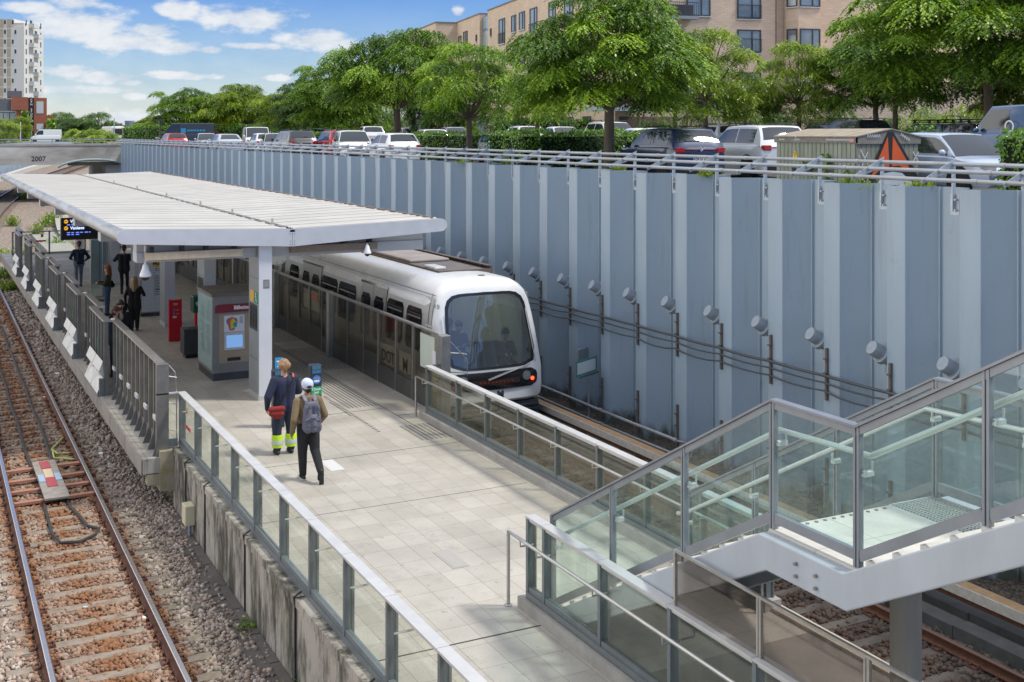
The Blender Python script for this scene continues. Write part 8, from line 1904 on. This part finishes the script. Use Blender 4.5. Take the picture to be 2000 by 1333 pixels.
b = MB(); b.extr([(4, .8, 9.2), (7.7, .8, 9.2), (5.8, .8, 11)], (0, 7, 0)); b.box(-.1, 4.1, -.1, 8.1, 10.5, 10.8); b.build('roof', mat('slate_roof', (.30, .29, .28), .8), hs)
for i in range(3):
    for z in (5.5, 8): f = MB(); f.box(.4 + i * 2.3, 1.1 + i * 2.3, -.05 + (1 if i == 2 else 0), -.002 + (1 if i == 2 else 0), z, z + 1.3); f.build('window', WGL, hs)
FLT = 'trees of the far skyline'
for i, (u, D, rx, zc, m, key, lab) in enumerate(((124, 300, 4.6, 7.6, LFD, 'loose', 'grey green far tree right of the beige houses'), (148, 290, 4.2, 6.6, LFD, 'round', 'dark far tree in the middle of the skyline'), (168, 295, 3.6, 6.3, LFD, 'round', 'low dark far tree right of the middle one'), (190, 290, 5.0, 7.0, LFD, 'loose', 'spiky far tree above the yellow green bushes'), (205, 300, 3.0, 6.0, LFD, 'loose', 'thin far tree at the right of the bushes'),
    (8, 170, 2.2, 6.3, LFY, 'loose', 'light green tree in front of the white hotel wing'), (42, 215, 1.9, 7.6, LFY, 'loose', 'light green tree below the hotel sign'), (64, 330, 2.8, 7.9, LFY, 'loose', 'small light green tree right of the hotel sign'), (300, 190, 3.2, 6.6, LFY, 'round', 'pale far tree left of the leftmost rounded tree'), (284, 260, 2.4, 6.9, LFD, 'loose', 'narrow far tree right of the water tower'))):
    tree(lab, key, u, D, rx, zc, .8 if key == 'round' else 1.0, .2, m, rot=i * 1.3, group=FLT)
for i, (u, D, rx, h, lab) in enumerate(((146, 200, 1.9, 2.6, 'yellow green bush left of the far track'), (168, 195, 2.2, 2.9, 'yellow green bush in the middle beyond the bridge'), (196, 200, 2.0, 2.6, 'yellow green bush beside the buffer'), (215, 215, 1.6, 2.4, 'yellow green bush by the mast'), (185, 170, 1.4, 1.5, 'low yellow green bush near the bridge'))):
    shrub(lab, u, D, rx, ZC - .3, h, 200 + i, LFY, group='bushes beyond the bridge', nf=45, ll=.3)
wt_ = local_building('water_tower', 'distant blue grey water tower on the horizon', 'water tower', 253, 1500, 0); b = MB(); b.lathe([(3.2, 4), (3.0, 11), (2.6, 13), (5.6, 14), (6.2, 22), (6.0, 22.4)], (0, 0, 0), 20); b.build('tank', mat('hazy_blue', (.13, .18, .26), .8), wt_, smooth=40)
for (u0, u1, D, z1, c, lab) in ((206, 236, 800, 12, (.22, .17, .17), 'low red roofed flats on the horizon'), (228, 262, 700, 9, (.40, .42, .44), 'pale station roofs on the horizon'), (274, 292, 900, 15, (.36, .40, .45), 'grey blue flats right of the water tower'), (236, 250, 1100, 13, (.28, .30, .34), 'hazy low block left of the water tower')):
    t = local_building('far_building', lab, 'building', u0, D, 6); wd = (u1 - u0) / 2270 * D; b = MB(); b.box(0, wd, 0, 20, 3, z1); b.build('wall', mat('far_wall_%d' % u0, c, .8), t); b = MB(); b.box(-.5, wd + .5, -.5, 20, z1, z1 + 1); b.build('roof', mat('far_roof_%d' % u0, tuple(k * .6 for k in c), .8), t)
p = at(223, 210); t = thing('mast', 'thin grey mast beyond the bridge', 'mast', (p[0], p[1], ZC)); b = MB(); b.cyl((p[0], p[1], ZC), (p[0], p[1], ZC + 4.2), .10, 8); b.build('pole', GALV, t)
p = at(230, 240); t = thing('metro_train', 'tiny white metro train waiting far beyond the bridge', 'train', (p[0], p[1], ZC)); b = MB(); b.box(p[0] - 1.3, p[0] + 1.3, p[1], p[1] + 14, ZC, ZC + 2.9); b.build('coach_body', TWHITE, t, bevel=.3); b = MB(); b.box(p[0] - .9, p[0] + .9, p[1] - .03, p[1] - .01, ZC + 1.1, ZC + 2.4); b.build('windscreen', CGL, t)
for (u, D) in ((16, 190), (40, 200)):
    p = at(u, D); t = thing('flagpole', 'leaning pale post by the hotel, %s of the two' % ('left' if u < 20 else 'right'), 'post', (p[0], p[1], ZC)); b = MB(); b.cyl((p[0], p[1], ZC), (p[0] + (.6 if u < 20 else 0), p[1], ZC + 3.4), .09, 6); b.build('pole', LGREY, t)
# track climbing beyond the bridge
b = MB(); rows = []
for (ua, ub, v, D) in ((140, 175, 277, 235), (163, 192, 271, 260), (183, 212, 266, 300), (198, 228, 263, 340)):
    pa, pb = at(ua, D), at(ub, D); z = 6.05 - (v - 261) / 2270 * D; rows.append([(pa[0], pa[1], z), (pa[0] + .8, pa[1], z), (pb[0], pb[1], z), (pb[0], pb[1], z - .6)])
b.grid(rows); o = b.build('far_trackbed', M_BED); o['kind'] = 'structure'
b = MB()
for f in (.3, .65): b.tube([(r2[1][0] + (r2[2][0] - r2[1][0]) * f, r2[1][1] + (r2[2][1] - r2[1][1]) * f, r2[1][2] + .1) for r2 in rows], .08, 4)
tag(b.build('far_rails', RUST), 'rails climbing beyond the bridge in the distance', 'railway track')
